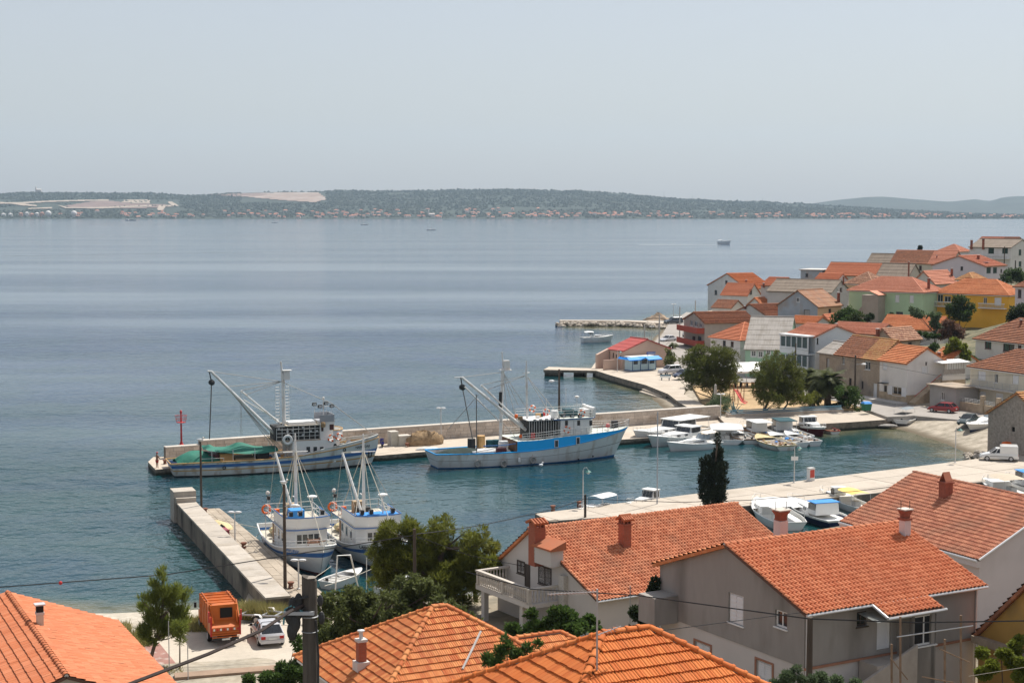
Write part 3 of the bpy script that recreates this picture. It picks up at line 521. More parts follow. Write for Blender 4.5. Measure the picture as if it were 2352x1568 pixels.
# ---- promenade, park, road, boathouse platform
plm=pm('promenade_paving',(.45,.39,.32),.92,.09,.5,fine=.06,stain=(.38,.31,.24),stain_amt=.45,stain_scale=.4)
asph=pm('asphalt',(.30,.275,.25),.92,.1,.5,fine=.07,stain=(.20,.18,.16),stain_amt=.5,stain_scale=.3)
dry=pm('park_earth',(.43,.30,.165),.95,.18,.3,fine=.15,stain=(.25,.19,.09),stain_amt=.6,stain_scale=.35)
def plate(name,pts,z,mt,th=2.5,side=None):return kind(MB().prism([(p[0],p[1])for p in pts],z-th,z,0,0 if side is None else 1).build(name,[mt]if side is None else[mt,side]),'structure')
plate('promenade',[(29.0,213.3),(40.5,216.6),(46,218.8),(52.2,221.8),(54.5,224.4),(52,233),(40,231),(34,228.5),(29,227)],1.12,plm,3,wetm)
plate('park',PARK,1.4,dry,1.2)
plate('road',ROAD,1.5,asph,.6)
plate('boathouse_platform',[(5.7,290.9),(6.8,296.4),(14.5,293.5),(16.3,309),(21,317),(30,322),(40,320),(40,275),(30,268),(27,252),(28,242),(29.8,226.6),(26.9,226.6),(25.2,240),(24.6,252),(22.2,265),(17.3,281),(15.2,289.2)],1.2,plm,.45,wetm)
plate('boathouse_quay_foot',[(15.1,289.4),(14.8,293.2),(16.2,308.5),(21,316),(29,321),(39,319),(39,276),(29,269),(24.4,253),(22,265.2),(17.2,281.2)],.8,wetm,3)
for a_,b_ in((5.9,8.6),(11.2,12.9)):
 kind(MB().prism([(a_,291.3),(b_,290.9),(b_+.9,295),(a_+.9,295.6)],-2,.8).build('jetty_pillar',wetm),'structure')
for k in range(3):
 kind(MB().prism([(21.0+k*.5,264.5+k),(23.6+k*.3,255.2+k*.3),(24.8,256),(22.6,266)],-1,.25+.3*k).build('steps',plm),'structure')
# ================================================================ HOUSES
WALLM=dict(white=pm('white_plaster',(.68,.65,.61),.9,.06,.6,stain=(.5,.45,.4),stain_amt=.4,stain_scale=.45),oldplaster=pm('old_brown_plaster',(.36,.29,.22),.95,.22,.5,fine=.12,stain=(.20,.18,.165),stain_amt=.8,stain_scale=.35),greyplaster=pm('grey_plaster',(.36,.34,.32),.92,.1,.5,stain=(.26,.245,.23),stain_amt=.6),cream=pm('cream_plaster',(.62,.57,.46),.9,.08,.5,stain=(.5,.44,.34),stain_amt=.5),rubble=pm('rubble_stone',(.33,.28,.235),.95,.3,3.2,fine=.25,bump=.9,bscale=4,stain=(.2,.17,.14),stain_amt=.6,stain_scale=1.5),paleblue=pm('pale_blue_plaster',(.58,.63,.66),.9,.05,.6),mint=pm('mint_plaster',(.36,.55,.40),.9,.08,.5,stain=(.3,.42,.32),stain_amt=.5),bareplaster=pm('bare_render',(.40,.34,.285),.95,.1,.5,stain=(.33,.28,.24),stain_amt=.5),palegrey=pm('pale_grey_plaster',(.56,.53,.50),.9,.07,.5,stain=(.45,.42,.38),stain_amt=.4),bluegrey=pm('blue_grey_plaster',(.36,.40,.44),.92,.12,.5,stain=(.36,.30,.25),stain_amt=.7,stain_scale=.4),peach=pm('peach_plaster',(.68,.45,.27),.9,.06,.5),pistachio=pm('pistachio_plaster',(.44,.58,.38),.9,.05,.5),ochre=pm('ochre_plaster',(.78,.42,.05),.9,.06,.5),lilac=pm('lilac_plaster',(.64,.58,.60),.9,.05,.5))
ROOFM=dict(new=tilemat('roof_orange',(.52,.165,.06),(.62,.24,.10),(.36,.13,.06),attr=False),new2=tilemat('roof_orange_red',(.48,.15,.07),(.55,.19,.09),(.36,.12,.06),attr=False,dirt_amt=.2),old=tilemat('roof_brown',(.24,.095,.05),(.38,.155,.08),(.17,.10,.07),attr=False,dirt_amt=.5),pink=tilemat('roof_pale_red',(.50,.19,.11),(.58,.25,.16),(.38,.15,.1),attr=False,dirt_amt=.25),yellow=tilemat('roof_faded_yellow',(.42,.17,.07),(.52,.29,.115),(.33,.17,.09),attr=False,dirt_amt=.4),blotch=tilemat('roof_blotchy',(.28,.12,.07),(.52,.30,.19),(.2,.11,.08),attr=False,dirt_amt=.6),grey=tilemat('roof_grey_sheet',(.29,.265,.235),(.36,.33,.30),(.20,.17,.14),cw=.18,rl=1.6,attr=False,dirt_amt=.5,strength=.5),greybrown=tilemat('roof_grey_brown_sheet',(.17,.13,.095),(.215,.17,.13),(.14,.105,.08),cw=.2,rl=1.4,attr=False,dirt_amt=.5,strength=.5),rust=tilemat('roof_rusty_sheet',(.23,.10,.05),(.29,.14,.07),(.22,.17,.13),cw=.5,rl=3.0,attr=False,dirt_amt=.6,strength=.5))
FR={'w':pm('white_frame',(.74,.74,.72),.6,.05),'d':pm('dark_frame',(.07,.055,.045),.7,.1),'r':pm('wine_frame',(.10,.02,.02),.6,.1),'g':pm('green_shutter',(.02,.05,.035),.6,.15)}
PANE=glass('window_glass',(.025,.03,.035));HOLE=pm('dark_opening',(.02,.018,.016),.95);SHUT=pm('white_shutter',(.70,.70,.70),.65,.05);GUT=pm('zinc_gutter',(.55,.55,.55),.45,.08,metal=.3)
SOOT=pm('sooty_brick',(.28,.09,.055),.9,.3,3,stain=(.05,.03,.025),stain_amt=.7,stain_scale=1.5)
def clip(C,ax,lim,sgn):
 out=[]
 for q in range(len(C)):
  p0,p1=C[q-1],C[q];i0=(p0[ax]-lim)*sgn>=-1e-9;i1=(p1[ax]-lim)*sgn>=-1e-9
  if i0!=i1:
   t=(lim-p0[ax])/(p1[ax]-p0[ax]);out.append((p0[0]+t*(p1[0]-p0[0]),p0[1]+t*(p1[1]-p0[1])))
  if i1:out.append(p1)
 return out
def uvslab(name,pts,ud,vd,org,th,mt,parent,rl=.42,step=.12):
 """planar roof slope pts (local 3D, counter-clockwise from above): a slab with overlapping courses of tiles stepping down to the eave, UV in metres"""
 n_=len(pts);P=[Vector(p)for p in pts];U=Vector(ud).normalized();Vv=Vector(vd).normalized();O=Vector(org);nrm=U.cross(Vv).normalized()
 if nrm.z<0:nrm=-nrm
 vs=P+[p-nrm*th for p in P];fs=[tuple(reversed(range(n_,2*n_)))]+[(i,n_+i,n_+(i+1)%n_,(i+1)%n_)for i in range(n_)]
 Q=[((p-O).dot(U),(p-O).dot(Vv))for p in P];v0=min(q[1]for q in Q);vmax=max(q[1]for q in Q)
 if 'sheet' in mt.name:rl,step=1.5,.03
 while v0<vmax-.02:
  v1=min(v0+rl,vmax);C=clip(clip(Q,1,v0,1),1,v1,-1)
  if len(C)>=3:
   o=len(vs);j_=random.uniform(.85,1.15)
   vs+=[O+U*a+Vv*b_+nrm*(step*j_*(v0+rl-b_)/rl+.004)for a,b_ in C];fs.append(tuple(range(o,o+len(C))))
   low=[i for i,c in enumerate(C)if abs(c[1]-v0)<1e-6]
   if len(low)>=2:
    a,b_=(low[0],low[1])if low[1]-low[0]==1 else(low[-1],low[0]);k=len(vs)
    vs+=[vs[o+a]-nrm*step*1.3,vs[o+b_]-nrm*step*1.3];fs.append((o+a,k,k+1,o+b_))
  v0=v1
 me=bpy.data.meshes.new(name);me.from_pydata(vs,[],fs);uv=me.uv_layers.new(name='UVMap');co=[((Vector(v)-O).dot(U),(Vector(v)-O).dot(Vv))for v in vs]
 uv.data.foreach_set('uv',[x for lp in me.loops for x in co[lp.vertex_index]])
 me.materials.append(mt);o=bpy.data.objects.new(name,me);COL.objects.link(o);o.parent=parent
 return o
def wall_face(mb,O,u,w_,z0,z1,holes,mi=0,depth=.16):
 """rectangular wall from O along u, with rectangular openings (a,b,c,d) and their reveals; inward is to the left of u x up"""
 u=Vector((u[0],u[1],0));nin=Vector((-u.y,u.x,0));O=Vector((O[0],O[1],0))
 xs=sorted({0.,w_,*[h[0]for h in holes],*[h[1]for h in holes]});zs=sorted({z0,z1,*[h[2]for h in holes],*[h[3]for h in holes]})
 for i in range(len(xs)-1):
  for j in range(len(zs)-1):
   cx,cz=(xs[i]+xs[i+1])/2,(zs[j]+zs[j+1])/2
   if any(h[0]<cx<h[1]and h[2]<cz<h[3]for h in holes):continue
   q=[O+u*x+Vector((0,0,z))for x,z in((xs[i],zs[j]),(xs[i+1],zs[j]),(xs[i+1],zs[j+1]),(xs[i],zs[j+1]))];mb.add(q,[(0,1,2,3)],mi)
 for a,b_,c,d in holes:
  for(p,q)in(((a,c),(b_,c)),((b_,c),(b_,d)),((b_,d),(a,d)),((a,d),(a,c))):
   A0=O+u*p[0]+Vector((0,0,p[1]));B0=O+u*q[0]+Vector((0,0,q[1]));mb.add([A0,A0+nin*depth,B0+nin*depth,B0],[(0,1,2,3)],mi)
def put_window(parent,O,u,hole,style,depth=.16):
 a,b_,c,d=hole;u=Vector((u[0],u[1],0));ang=math.atan2(u.y,u.x);O=Vector((O[0],O[1],0))+u*a+Vector((0,0,c));W_=b_-a;H_=d-c
 def pc(mb,nm,mt,par):return mb.build(nm,mt,par)
 dz=depth
 fw=min(.09,W_*.12)
 if style=='h':
  o=MB().box(0,W_,dz-.02,dz,0,H_).build('opening',HOLE,parent);o.location=O;o.rotation_euler.z=ang;return o
 door=style[0]=='D'
 fm_=FR['w']if style in('w','s','o','W','Dw')else FR['r']if style=='r' else FR['g']if style=='g' else FR['d']
 f=MB();f.box(0,fw,dz-.06,dz,0,H_).box(W_-fw,W_,dz-.06,dz,0,H_).box(fw,W_-fw,dz-.06,dz,H_-fw,H_).box(fw,W_-fw,dz-.06,dz,0,fw)
 if not door:f.box(W_/2-fw*.4,W_/2+fw*.4,dz-.05,dz,fw,H_-fw);f.box(-.06,W_+.06,-.07,dz-.07,-.07,-.01)
 o=f.build('door' if door else 'window',fm_,parent);o.location=O;o.rotation_euler.z=ang
 if style in('s','g'):
  for q in(0,1):
   s_=MB();x0=fw+q*(W_/2-fw);x1=x0+W_/2-fw-.015;s_.box(x0,x1,dz-.1,dz-.065,fw,H_-fw)
   for k in range(6):zz=fw+(H_-2*fw)*(k+.5)/6;s_.box(x0+.04,x1-.04,dz-.12,dz-.1,zz-.03,zz+.05)
   s_.build('shutter',SHUT if style=='s' else FR['g'],o)
 elif door:
  MB().box(fw,W_-fw,dz-.03,dz-.01,fw,H_-fw).build('panel',{'Dw':SHUT,'Dg':WALLM['greyplaster']}.get(style,FR['d']),o)
 else:MB().box(fw,W_-fw,dz-.02,dz-.01,fw,H_-fw).build('pane',PANE,o)
 if style=='o':
  for q in(-1,1):MB().box(-W_*.5 if q<0 else W_+.02,-.02 if q<0 else W_*1.5,-.06,-.02,0,H_).build('shutter',SHUT,o)
 if style=='W':
  e_=.16;MB().box(-e_,0,-.03,.02,-e_,H_+e_).box(W_,W_+e_,-.03,.02,-e_,H_+e_).box(0,W_,-.03,.02,H_,H_+e_).box(0,W_,-.03,.02,-e_,0).build('surround',SHUT,o)
 return o
def tile_mesh(cw,ln,prof,th=.03,lip=.06):
 k=len(prof);us=[cw*i/(k-1)for i in range(k)]
 V=[(u,-.03,hgt+lip)for u,hgt in zip(us,prof)]+[(u,ln,hgt)for u,hgt in zip(us,prof)]+[(u,-.03,hgt+lip-th-.02)for u,hgt in zip(us,prof)]
 F=[(i,i+1,k+i+1,k+i)for i in range(k-1)]+[(2*k+i,2*k+i+1,i+1,i)for i in range(k-1)]
 return np.array(V),F
def tile_slope(root,O,ud,vd,poly,T,extra,underlay=None):
 """real tiles, laid course by course: the nearest ones as single parts, the rest as one"""
 U=Vector(ud).normalized();Vv=Vector(vd).normalized();N=U.cross(Vv).normalized()
 if N.z<0:N=-N
 O=Vector(O);cw,rl=T['cw'],T['rl'];V,F=tile_mesh(cw,rl+.05,T['prof']);M0=Matrix.Translation(root.location)@Matrix.Rotation(root.rotation_euler.z,4,'Z')
 B=Matrix((U,Vv,N)).transposed().to_4x4();polys=[poly]+extra;allp=[p for q in polys for p in q]
 P_=[p for p in underlay]if underlay else[]
 for pl in polys:MB().add([O+U*a+Vv*b_-N*.005 for a,b_ in pl]+[O+U*a+Vv*b_-N*.12 for a,b_ in pl],[tuple(range(len(pl))),tuple(reversed(range(len(pl),2*len(pl))))]+[(i,len(pl)+i,len(pl)+(i+1)%len(pl),(i+1)%len(pl))for i in range(len(pl))]).build('roof_deck',pm('roof_deck',(.13,.07,.05),.95),root)
 cells=[]
 for j in range(int(math.floor(min(p[1]for p in allp)/rl)),int(math.ceil(max(p[1]for p in allp)/rl))):
  off=cw*.5*(j%2)*T.get('stagger',0)
  for i in range(int(math.floor(min(p[0]for p in allp)/cw))-1,int(math.ceil(max(p[0]for p in allp)/cw))):
   u,v=i*cw+off,j*rl
   if any(inpoly(np.array([u+cw/2]),np.array([v+rl*.5]),q)[0]for q in polys):
    w_=M0@(O+U*(u+cw/2)+Vv*v);d=(w_-cam.location);f_=d.y*_c-d.z*_s
    px=1176+FPX*d.x/f_;py=784-FPX*(d.y*_s+d.z*_c)/f_
    cells.append((d.length+(0 if-20<px<2372 and py<1590 else 1000),u,v))
 cells.sort();left=T.setdefault('left',290);meshes=T.setdefault('meshes',{})
 if(cw,rl)not in meshes:
  ms=[]
  for q in range(7):
   me=bpy.data.meshes.new('tile');me.from_pydata([tuple(p)for p in V],[],F);me.materials.append(T['mat']);at_=me.attributes.new('tile','FLOAT','POINT');at_.data.foreach_set('value',[q/6.]*len(V));ms.append(me)
  meshes[cw,rl]=ms
 ns=min(T.get('share',290),left,len(cells));T['left']-=ns
 def place(u,v):
  tw=random.gauss(0,.008);return Matrix.Translation(O+U*(u+random.gauss(0,.004))+Vv*(v+random.gauss(0,.008))+N*abs(random.gauss(0,.004)))@B@Matrix.Rotation(tw,4,'Z')
 for _,u,v in cells[:ns]:
  o=bpy.data.objects.new('roof_tile',random.choice(meshes[cw,rl]));COL.objects.link(o);o.parent=root;o.matrix_basis=place(u,v)
 rest=cells[ns:]
 if rest:
  Vh=np.c_[V,np.ones(len(V))];AV=np.concatenate([(Vh@np.array(place(u,v)).T)[:,:3]for _,u,v in rest]);AF=(np.array(F)[None]+len(V)*np.arange(len(rest))[:,None,None]).reshape(-1,4)
  o=kind(fastmesh('roof_tiles',AV,AF,T['mat'],root),'stuff');at_=o.data.attributes.new('tile','FLOAT','POINT');at_.data.foreach_set('value',np.repeat(rng.integers(0,7,len(rest))/6.,len(V)).astype(np.float32))
def caps_line(root,a,b_,T):
 """half-round ridge tiles, one over the other"""
 a,b_=Vector(a),Vector(b_)
 d=(b_-a);n_=max(1,round(d.length/.40));u=d.normalized();s=u.cross(Vector((0,0,1))).normalized();up=s.cross(u);l_=d.length/n_
 if 'cap' not in T:
  secs=[]
  for x,r_ in((-.04,.135),(0,.15),(.06,.15),(.065,.125),(.44,.105)):
   secs.append([(x,r_*math.cos(math.pi*k/8),r_*math.sin(math.pi*k/8)*.95-.03)for k in range(9)])
  ms=[]
  for q in range(4):
   mb=MB().loft(secs,closed=False);me=bpy.data.meshes.new('ridge_tile');me.from_pydata(mb.v,[],mb.f);me.materials.append(T['mat']);at_=me.attributes.new('tile','FLOAT','POINT');at_.data.foreach_set('value',[q/3.]*len(mb.v));ms.append(me)
  T['cap']=ms
 B=Matrix((u,s,up)).transposed().to_4x4()
 mb=MB().tube([a-up*.03,b_-up*.03],.085,6).build('ridge_mortar',WALLM['palegrey'],root)
 for i in range(n_):
  o=bpy.data.objects.new('ridge_tile',random.choice(T['cap']));COL.objects.link(o);o.parent=root;o.matrix_basis=Matrix.Translation(a+u*(i*l_))@B@Matrix.Rotation(random.gauss(0,.015),4,'X')
def house(h,under=3.0,over=.4,tiles=None,gutter=False):
 P,ze,zb,zr,W_,L_=h['P'],h['ze'],h['zb'],h['zr'],h['W_'],h['L_'];rf=h['rf'];al=h['alr']
 root=thing('house',h['lab'],'house',(P.x,P.y,zb),al);H_=ze-zb;rr=zr-zb
 rp=h.get('rp',.5);wm=WALLM[h['wall']];mats=[wm,WALLM[h.get('wall2',h['wall'])]]
 uR,uL=h['uR'],h['uL']
 def onface(face,x0,y0,x1,y1):
  n_=uL if face=='R' else uR;u=uR if face=='R' else uL;cx,cy=(x0+x1)/2,(y0+y1)/2
  def hit(px,py):
   r=ray(px,py);t=(P.xy).dot(n_)/r.xy.dot(n_);q=Vector((r.x*t,r.y*t));return(q-P.xy).dot(u),CAMH+r.z*t-zb
  a,b_=hit(x0,cy)[0],hit(x1,cy)[0];c,d=hit(cx,y1)[1],hit(cx,y0)[1]
  return(min(a,b_),max(a,b_),c,d)
 HL,HR,WN=[],[],[]
 for(f,x0,y0,x1,y1,st)in h.get('win',[]):
  hh=onface(f,x0,y0,x1,y1);ww=W_ if f=='L' else L_
  hh=(max(hh[0],.15),min(hh[1],ww-.15),max(hh[2],-under+.2),hh[3])
  if hh[1]-hh[0]<.25:continue
  if hh[3]>H_-.05:
   if st!='h' and hh[3]-(H_-.1)>.5:
    WN.append((f,hh,st,0.02));continue
   hh=(hh[0],hh[1],min(hh[2],H_-.6),H_-.08)
  (HL if f=='L' else HR).append(hh);WN.append((f,hh,st,.16))
 mb=MB()
 wall_face(mb,(0,0),(1,0),L_,-under,H_,HR,1);wall_face(mb,(L_,0),(0,1),W_,-under,H_,[],1);wall_face(mb,(L_,W_),(-1,0),L_,-under,H_,[],0)
 fl=MB();wall_face(fl,(0,W_),(0,-1),W_,-under,H_,[(W_-b_,W_-a,c,d)for a,b_,c,d in HL],0);mb.add(fl.v,fl.f,0)
 if rf=='x':
  mb.add([(0,0,H_),(0,W_,H_),(0,W_*rp,rr)],[(0,2,1)],0);mb.add([(L_,0,H_),(L_,W_,H_),(L_,W_*rp,rr)],[(0,1,2)],1)
 elif rf=='y':
  mb.add([(0,0,H_),(L_,0,H_),(L_/2,0,rr)],[(0,1,2)],1);mb.add([(0,W_,H_),(L_,W_,H_),(L_/2,W_,rr)],[(0,2,1)],0)
 mb.build('wall',mats,root)
 for f,hh,st,dp in WN:
  if f=='R':put_window(root,(0,0),(1,0),hh,st,dp)
  else:put_window(root,(0,W_),(0,-1),(W_-hh[1],W_-hh[0],hh[2],hh[3]),st,dp)
 o=over;rm=ROOFM[h['roof']];rm2=ROOFM[h.get('roof2',h['roof'])];lift=.03;SL=[]
 if rf=='flat':
  MB().box(-o,L_+o,-o,W_+o,H_,H_+.22).build('roof',WALLM['oldplaster']if h['k']=='grey_box' else WALLM['palegrey'],root)
 elif rf in 'xy':
  ln_,wd=(L_,W_)if rf=='x' else(W_,L_);mid=wd*(rp if rf=='x' else.5);sl=(rr-H_)/mid;zo=H_-sl*o+lift;zt=rr+lift;og=.25
  def T(a,b_,z):return Vector((a,b_,z))if rf=='x' else Vector((b_,a,z))
  cut=.62 if 'roof2' in h else None
  for side in(0,1):
   e0=-o if side==0 else wd+o;vd=T(0,mid-e0,zt-zo)
   segs=[(-og,ln_+og,rm)]if cut is None else[(-og,ln_*(1-cut),rm2 if rf=='x' else rm),(ln_*(1-cut),ln_+og,rm if rf=='x' else rm2)]
   for(a,b_,mt)in segs:
    pts=[T(a,e0,zo),T(b_,e0,zo),T(b_,mid,zt),T(a,mid,zt)]
    if(pts[1]-pts[0]).cross(pts[2]-pts[1]).z<0:pts.reverse()
    if tiles and side in tiles['sides']:
     ex=tiles.get('extra',[])if side==0 else[]
     tile_slope(root,T(a,e0,zo),T(1,0,0),vd,[(0,0),(b_-a,0),(b_-a,vd.length),(0,vd.length)],tiles,ex,underlay=pts)
    else:uvslab('roof_slope',pts,T(1,0,0),vd,T(a,e0,zo),.16,mt,root)
  if tiles:caps_line(root,T(-og,mid,zt+.03),T(ln_+og,mid,zt+.03),tiles)
  else:MB().tube([T(-og,mid,zt+.02),T(ln_+og,mid,zt+.02)],.13,8).build('ridge',rm,root)
  if gutter:MB().tube([T(-og,-o-.06,zo-.05),T(ln_+og,-o-.06,zo-.05)],.07,6).build('gutter',GUT,root)
  h['roofz']=lambda x,y:rr-(rr-H_)*(max(0,mid-(y if rf=='x' else x))/mid+max(0,(y if rf=='x' else x)-mid)/(wd-mid))
 else:
  m_=min(L_,W_)/2;sl=(rr-H_)/m_;zo=H_-sl*o+lift;zt=rr+lift
  if L_>=W_:ra,rb=Vector((m_,W_/2,zt)),Vector((L_-m_,W_/2,zt))
  else:ra,rb=Vector((L_/2,m_,zt)),Vector((L_/2,W_-m_,zt))
  c0,c1,c2,c3=[Vector(q)for q in((-o,-o,zo),(L_+o,-o,zo),(L_+o,W_+o,zo),(-o,W_+o,zo))]
  faces=([[c0,c1,rb,ra],[c1,c2,rb],[c2,c3,ra,rb],[c3,c0,ra]]if L_>=W_ else[[c0,c1,ra],[c1,c2,rb,ra],[c2,c3,rb],[c3,c0,ra,rb]])
  for fc in faces:
   u=fc[1]-fc[0];nrm=u.cross(fc[2]-fc[0]);vd=nrm.cross(u)
   nf=(fc[1]-fc[0]).cross(Vector((0,0,1)));fi=faces.index(fc)
   if tiles and fi in tiles['sides']:
    un=u.normalized();vn=vd.normalized();tile_slope(root,fc[0],u,vd,[((p-fc[0]).dot(un),(p-fc[0]).dot(vn))for p in fc],tiles,[],underlay=fc)
   else:uvslab('roof_slope',fc,u,vd,fc[0],.14,rm,root)
  rd=MB()
  for a,b_ in((c0,ra),(c1,rb if L_>=W_ else ra),(c2,rb),(c3,ra if L_>=W_ else rb),(ra,rb)):
   if(a-b_).length>.1:
    if tiles:caps_line(root,a+Vector((0,0,.05)),b_+Vector((0,0,.05)),tiles)
    else:rd.tube([a,b_],.11,6)
  if rd.v:rd.build('ridge',rm,root)
  MB().box(-o+.1,L_+o-.1,-o+.1,W_+o-.1,zo-.24,zo-.12).build('eave_board',SHUT,root)
  h['roofz']=lambda x,y:H_+sl*max(0,min(x,y,L_-x,W_-y))
 h['root']=root
 return root
def chimney(h,px,yb,yt,wpx,mt=None,capm_=None,flue=0):
 """chimney standing on the roof of h where the picture shows its foot"""
 P,al=h['P'],h['alr'];root=h['root']
 for Y in np.arange(P.y-3,P.y+26,.15):
  q=A(px,yb,Y);d=q.xy-P.xy;x,y=d.dot(h['uR']),d.dot(h['uL'])
  if-.3<x<h['L_']+.3 and-.3<y<h['W_']+.3 and q.z-h['zb']<=h['roofz'](x,y):break
 else:return None
 top=A(px,yt,Y).z-h['zb'];w_=wpx*Y/FPX/(abs(math.cos(al))+abs(math.sin(al)));zb_=h['roofz'](x,y)-.6
 c=MB().box(x-w_/2,x+w_/2,y-w_/2,y+w_/2,zb_,top-.12).build('chimney',mt or SOOT,root)
 MB().box(x-w_*.62,x+w_*.62,y-w_*.62,y+w_*.62,top-.12,top).build('cap',capm_ or WALLM['palegrey'],c)
 return c
HK={}
for h in HS:house(h);HK[h['k']]=h
for k,args in(('tall',(2231,582,551,6)),('tall',(2258,582,547,6)),('lilac',(2247,596,585,7)),('green',(2133,664,638,7)),('ochre',(2307,648,638,8)),('rusty',(1926,694,671,7)),('midor',(2141,752,718,7)),('longgrey',(2087,634,600,4)),('shore_white',(1714,648,642,4)),('redwing',(1921,752,742,7)),('oldstone',(2016,768,754,9)),('littleor',(2157,822,808,7)),('clus1',(1731,678,664,4)),('clus2',(1711,716,702,6)),('farhip',(2148,578,573,3)),('beige',(1937,662,634,4)),('pinkgable',(2186,634,616,6)),('upper_white',(2345,745,733,6)),('longred',(2152,592,586,3)),('clus3',(1754,668,650,5))):
 chimney(HK[k],*args,mt=WALLM['white']if args[0]==2141 else None)
# ================================================================ NEAR HOUSES with built tiles
def brickmat(name,c1,c2,mort,sc=1.0):
 m,n,L,b=bare(name);b.inputs['Roughness'].default_value=.9;tc=n.new('ShaderNodeTexCoord');ge=n.new('ShaderNodeNewGeometry')
 sx=n.new('ShaderNodeSeparateXYZ');L.new(tc.outputs['Object'],sx.inputs[0]);ad=n.new('ShaderNodeMath');ad.operation='ADD';L.new(sx.outputs[0],ad.inputs[0]);L.new(sx.outputs[1],ad.inputs[1]);cb=n.new('ShaderNodeCombineXYZ');L.new(ad.outputs[0],cb.inputs[0]);L.new(sx.outputs[2],cb.inputs[1])
 br=n.new('ShaderNodeTexBrick');br.inputs['Scale'].default_value=sc;br.inputs['Brick Width'].default_value=.25;br.inputs['Row Height'].default_value=.075;br.inputs['Mortar Size'].default_value=.008
 br.inputs['Color1'].default_value=(*c1,1);br.inputs['Color2'].default_value=(*c2,1);br.inputs['Mortar'].default_value=(*mort,1);L.new(cb.outputs[0],br.inputs['Vector']);L.new(br.outputs['Color'],b.inputs['Base Color'])
 bp=n.new('ShaderNodeBump');bp.inputs['Strength'].default_value=.5;bp.inputs['Distance'].default_value=.01;bp.invert=True;L.new(br.outputs['Fac'],bp.inputs['Height']);L.new(bp.outputs[0],b.inputs['Normal'])
 return m
BRICK=brickmat('chimney_brick',(.34,.085,.045),(.40,.11,.055),(.24,.12,.08))
WALLM['greyrender']=pm('grey_render',(.295,.275,.252),.95,.08,.35,fine=.04,stain=(.185,.168,.15),stain_amt=.9,stain_scale=.5,stretch=(1,1,.3))
WALLM['offwhite']=pm('offwhite_render',(.55,.515,.48),.92,.06,.5,stain=(.5,.45,.4),stain_amt=.4)
WALLM['pinkwhite']=pm('pinkish_render',(.60,.54,.53),.92,.05,.4,stain=(.5,.45,.43),stain_amt=.4)
ROLL=[.0,.05,.08,.072,.03,.006,.003];DBL=[.012,.03,.004,.004,.03,.012,.0]
def TM(name,c1,c2,dirt,amt,**k):return dict(mat=tilemat(name,c1,c2,dirt,dirt_amt=amt),**k)
H2=solve(dict(k='h2',lab='grey rendered house with bright orange tiles and unpainted entrance porch',C=(1848,74),al=30,by=1533,ey=1400,ry=1250,xl=1516,xr=2245,rf='x',wall='greyrender',roof=OR,win=[('L',1673,1364,1708,1432,'s'),('L',1780,1402,1808,1441,'w'),('R',1968,1403,1992,1437,'d'),('R',2014,1424,2046,1500,'Dw')]))
t2=TM('tiles_h2',(.46,.135,.055),(.57,.205,.095),(.37,.125,.06),.45,cw=.255,rl=.36,prof=ROLL,sides=(0,))
def onslope(h,px,py,side=0,over=.4):
 """(u along the eave, v up the slope) of a picture point on the front slope of h (ridge along x)"""
 sl=(h['zr']-h['ze'])/(h['W_']*h.get('rp',.5));best=None
 for Y in np.arange(h['P'].y-6,h['P'].y+20,.02):
  q=A(px,py,Y);d=q.xy-h['P'].xy;x,y=d.dot(h['uR']),d.dot(h['uL']);e=abs(q.z-(h['ze']+sl*y+.03))
  if best is None or e<best[0]:best=(e,x,y)
 return best[1]+.25,(best[2]+over)*math.sqrt(1+sl*sl)
ex=[onslope(H2,*p)for p in((1990,1377),(2064,1413),(2173,1396),(2126,1361))]
t2['extra']=[[(ex[0][0],.02),(ex[0][0],min(ex[1][1],-1.2)),((ex[2][0]+ex[3][0])/2,min(ex[1][1],-1.2)),((ex[2][0]+ex[3][0])/2,.02)]]
house(H2,under=0,tiles=t2,gutter=True);r2=H2['root']
xa,xb=ex[0][0]-.25,(ex[2][0]+ex[3][0])/2-.25;dep=-(min(ex[1][1],-1.2))*.94+.0
H_=H2['ze']-H2['zb'];slp=(H2['zr']-H2['ze'])/(H2['W_']/2)
L2_=H2['L_']-.1
mb=MB();px0=xa+2.0
wall_face(mb,(px0,-dep+.25),(1,0),xb-px0-.2,-3.4,H_-slp*(dep+.2),[(.35,1.75,.35,1.85)]);mb.box(px0,px0+.25,-dep+.25,0,-3.4,H_-slp*dep);mb.box(xb-.25,xb-.02,-dep+.25,0,-3.4,H_-slp*dep)
mb.build('porch',WALLM['greyrender'],r2);put_window(r2,(px0,-dep+.25),(1,0),(.35,1.75,.35,1.85),'w')
MB().tube([(xa,-.46,H_-slp*.45),(xa,-dep-.4,H_-slp*(dep+.45))],.07).tube([(xa,-dep-.4,H_-slp*(dep+.45)-.03),(xb+.1,-dep-.4,H_-slp*(dep+.45)-.03)],.075).build('porch_gutter',GUT,r2)
for x_ in(L2_,.1):MB().tube([(x_,-.06,H_-.35),(x_,-.06,-3.5)],.05).build('downpipe',GUT,r2)
cv=MB()
for k in range(22):y_=-1.35+k*.06;cv.box(xa-.5,xa+1.7,y_,y_+.035,H_-.75+(k%2)*.02+.12*(y_+1.35),H_-.73+(k%2)*.02+.12*(y_+1.35))
cv.build('canopy',pm('corrugated_sheet',(.36,.38,.37),.5,.1,metal=.3),r2)
lw=MB();L_,W_=H2['L_'],H2['W_'];holesL=[(2.4,3.6,-1.3,-.45),(7.3,8.6,-1.55,-.7)]
lf=MB();wall_face(lf,(.05,W_-.05),(0,-1),W_-.1,-3.6,0,[(W_-b_,W_-a,c,d)for a,b_,c,d in holesL]);lw.add(lf.v,lf.f)
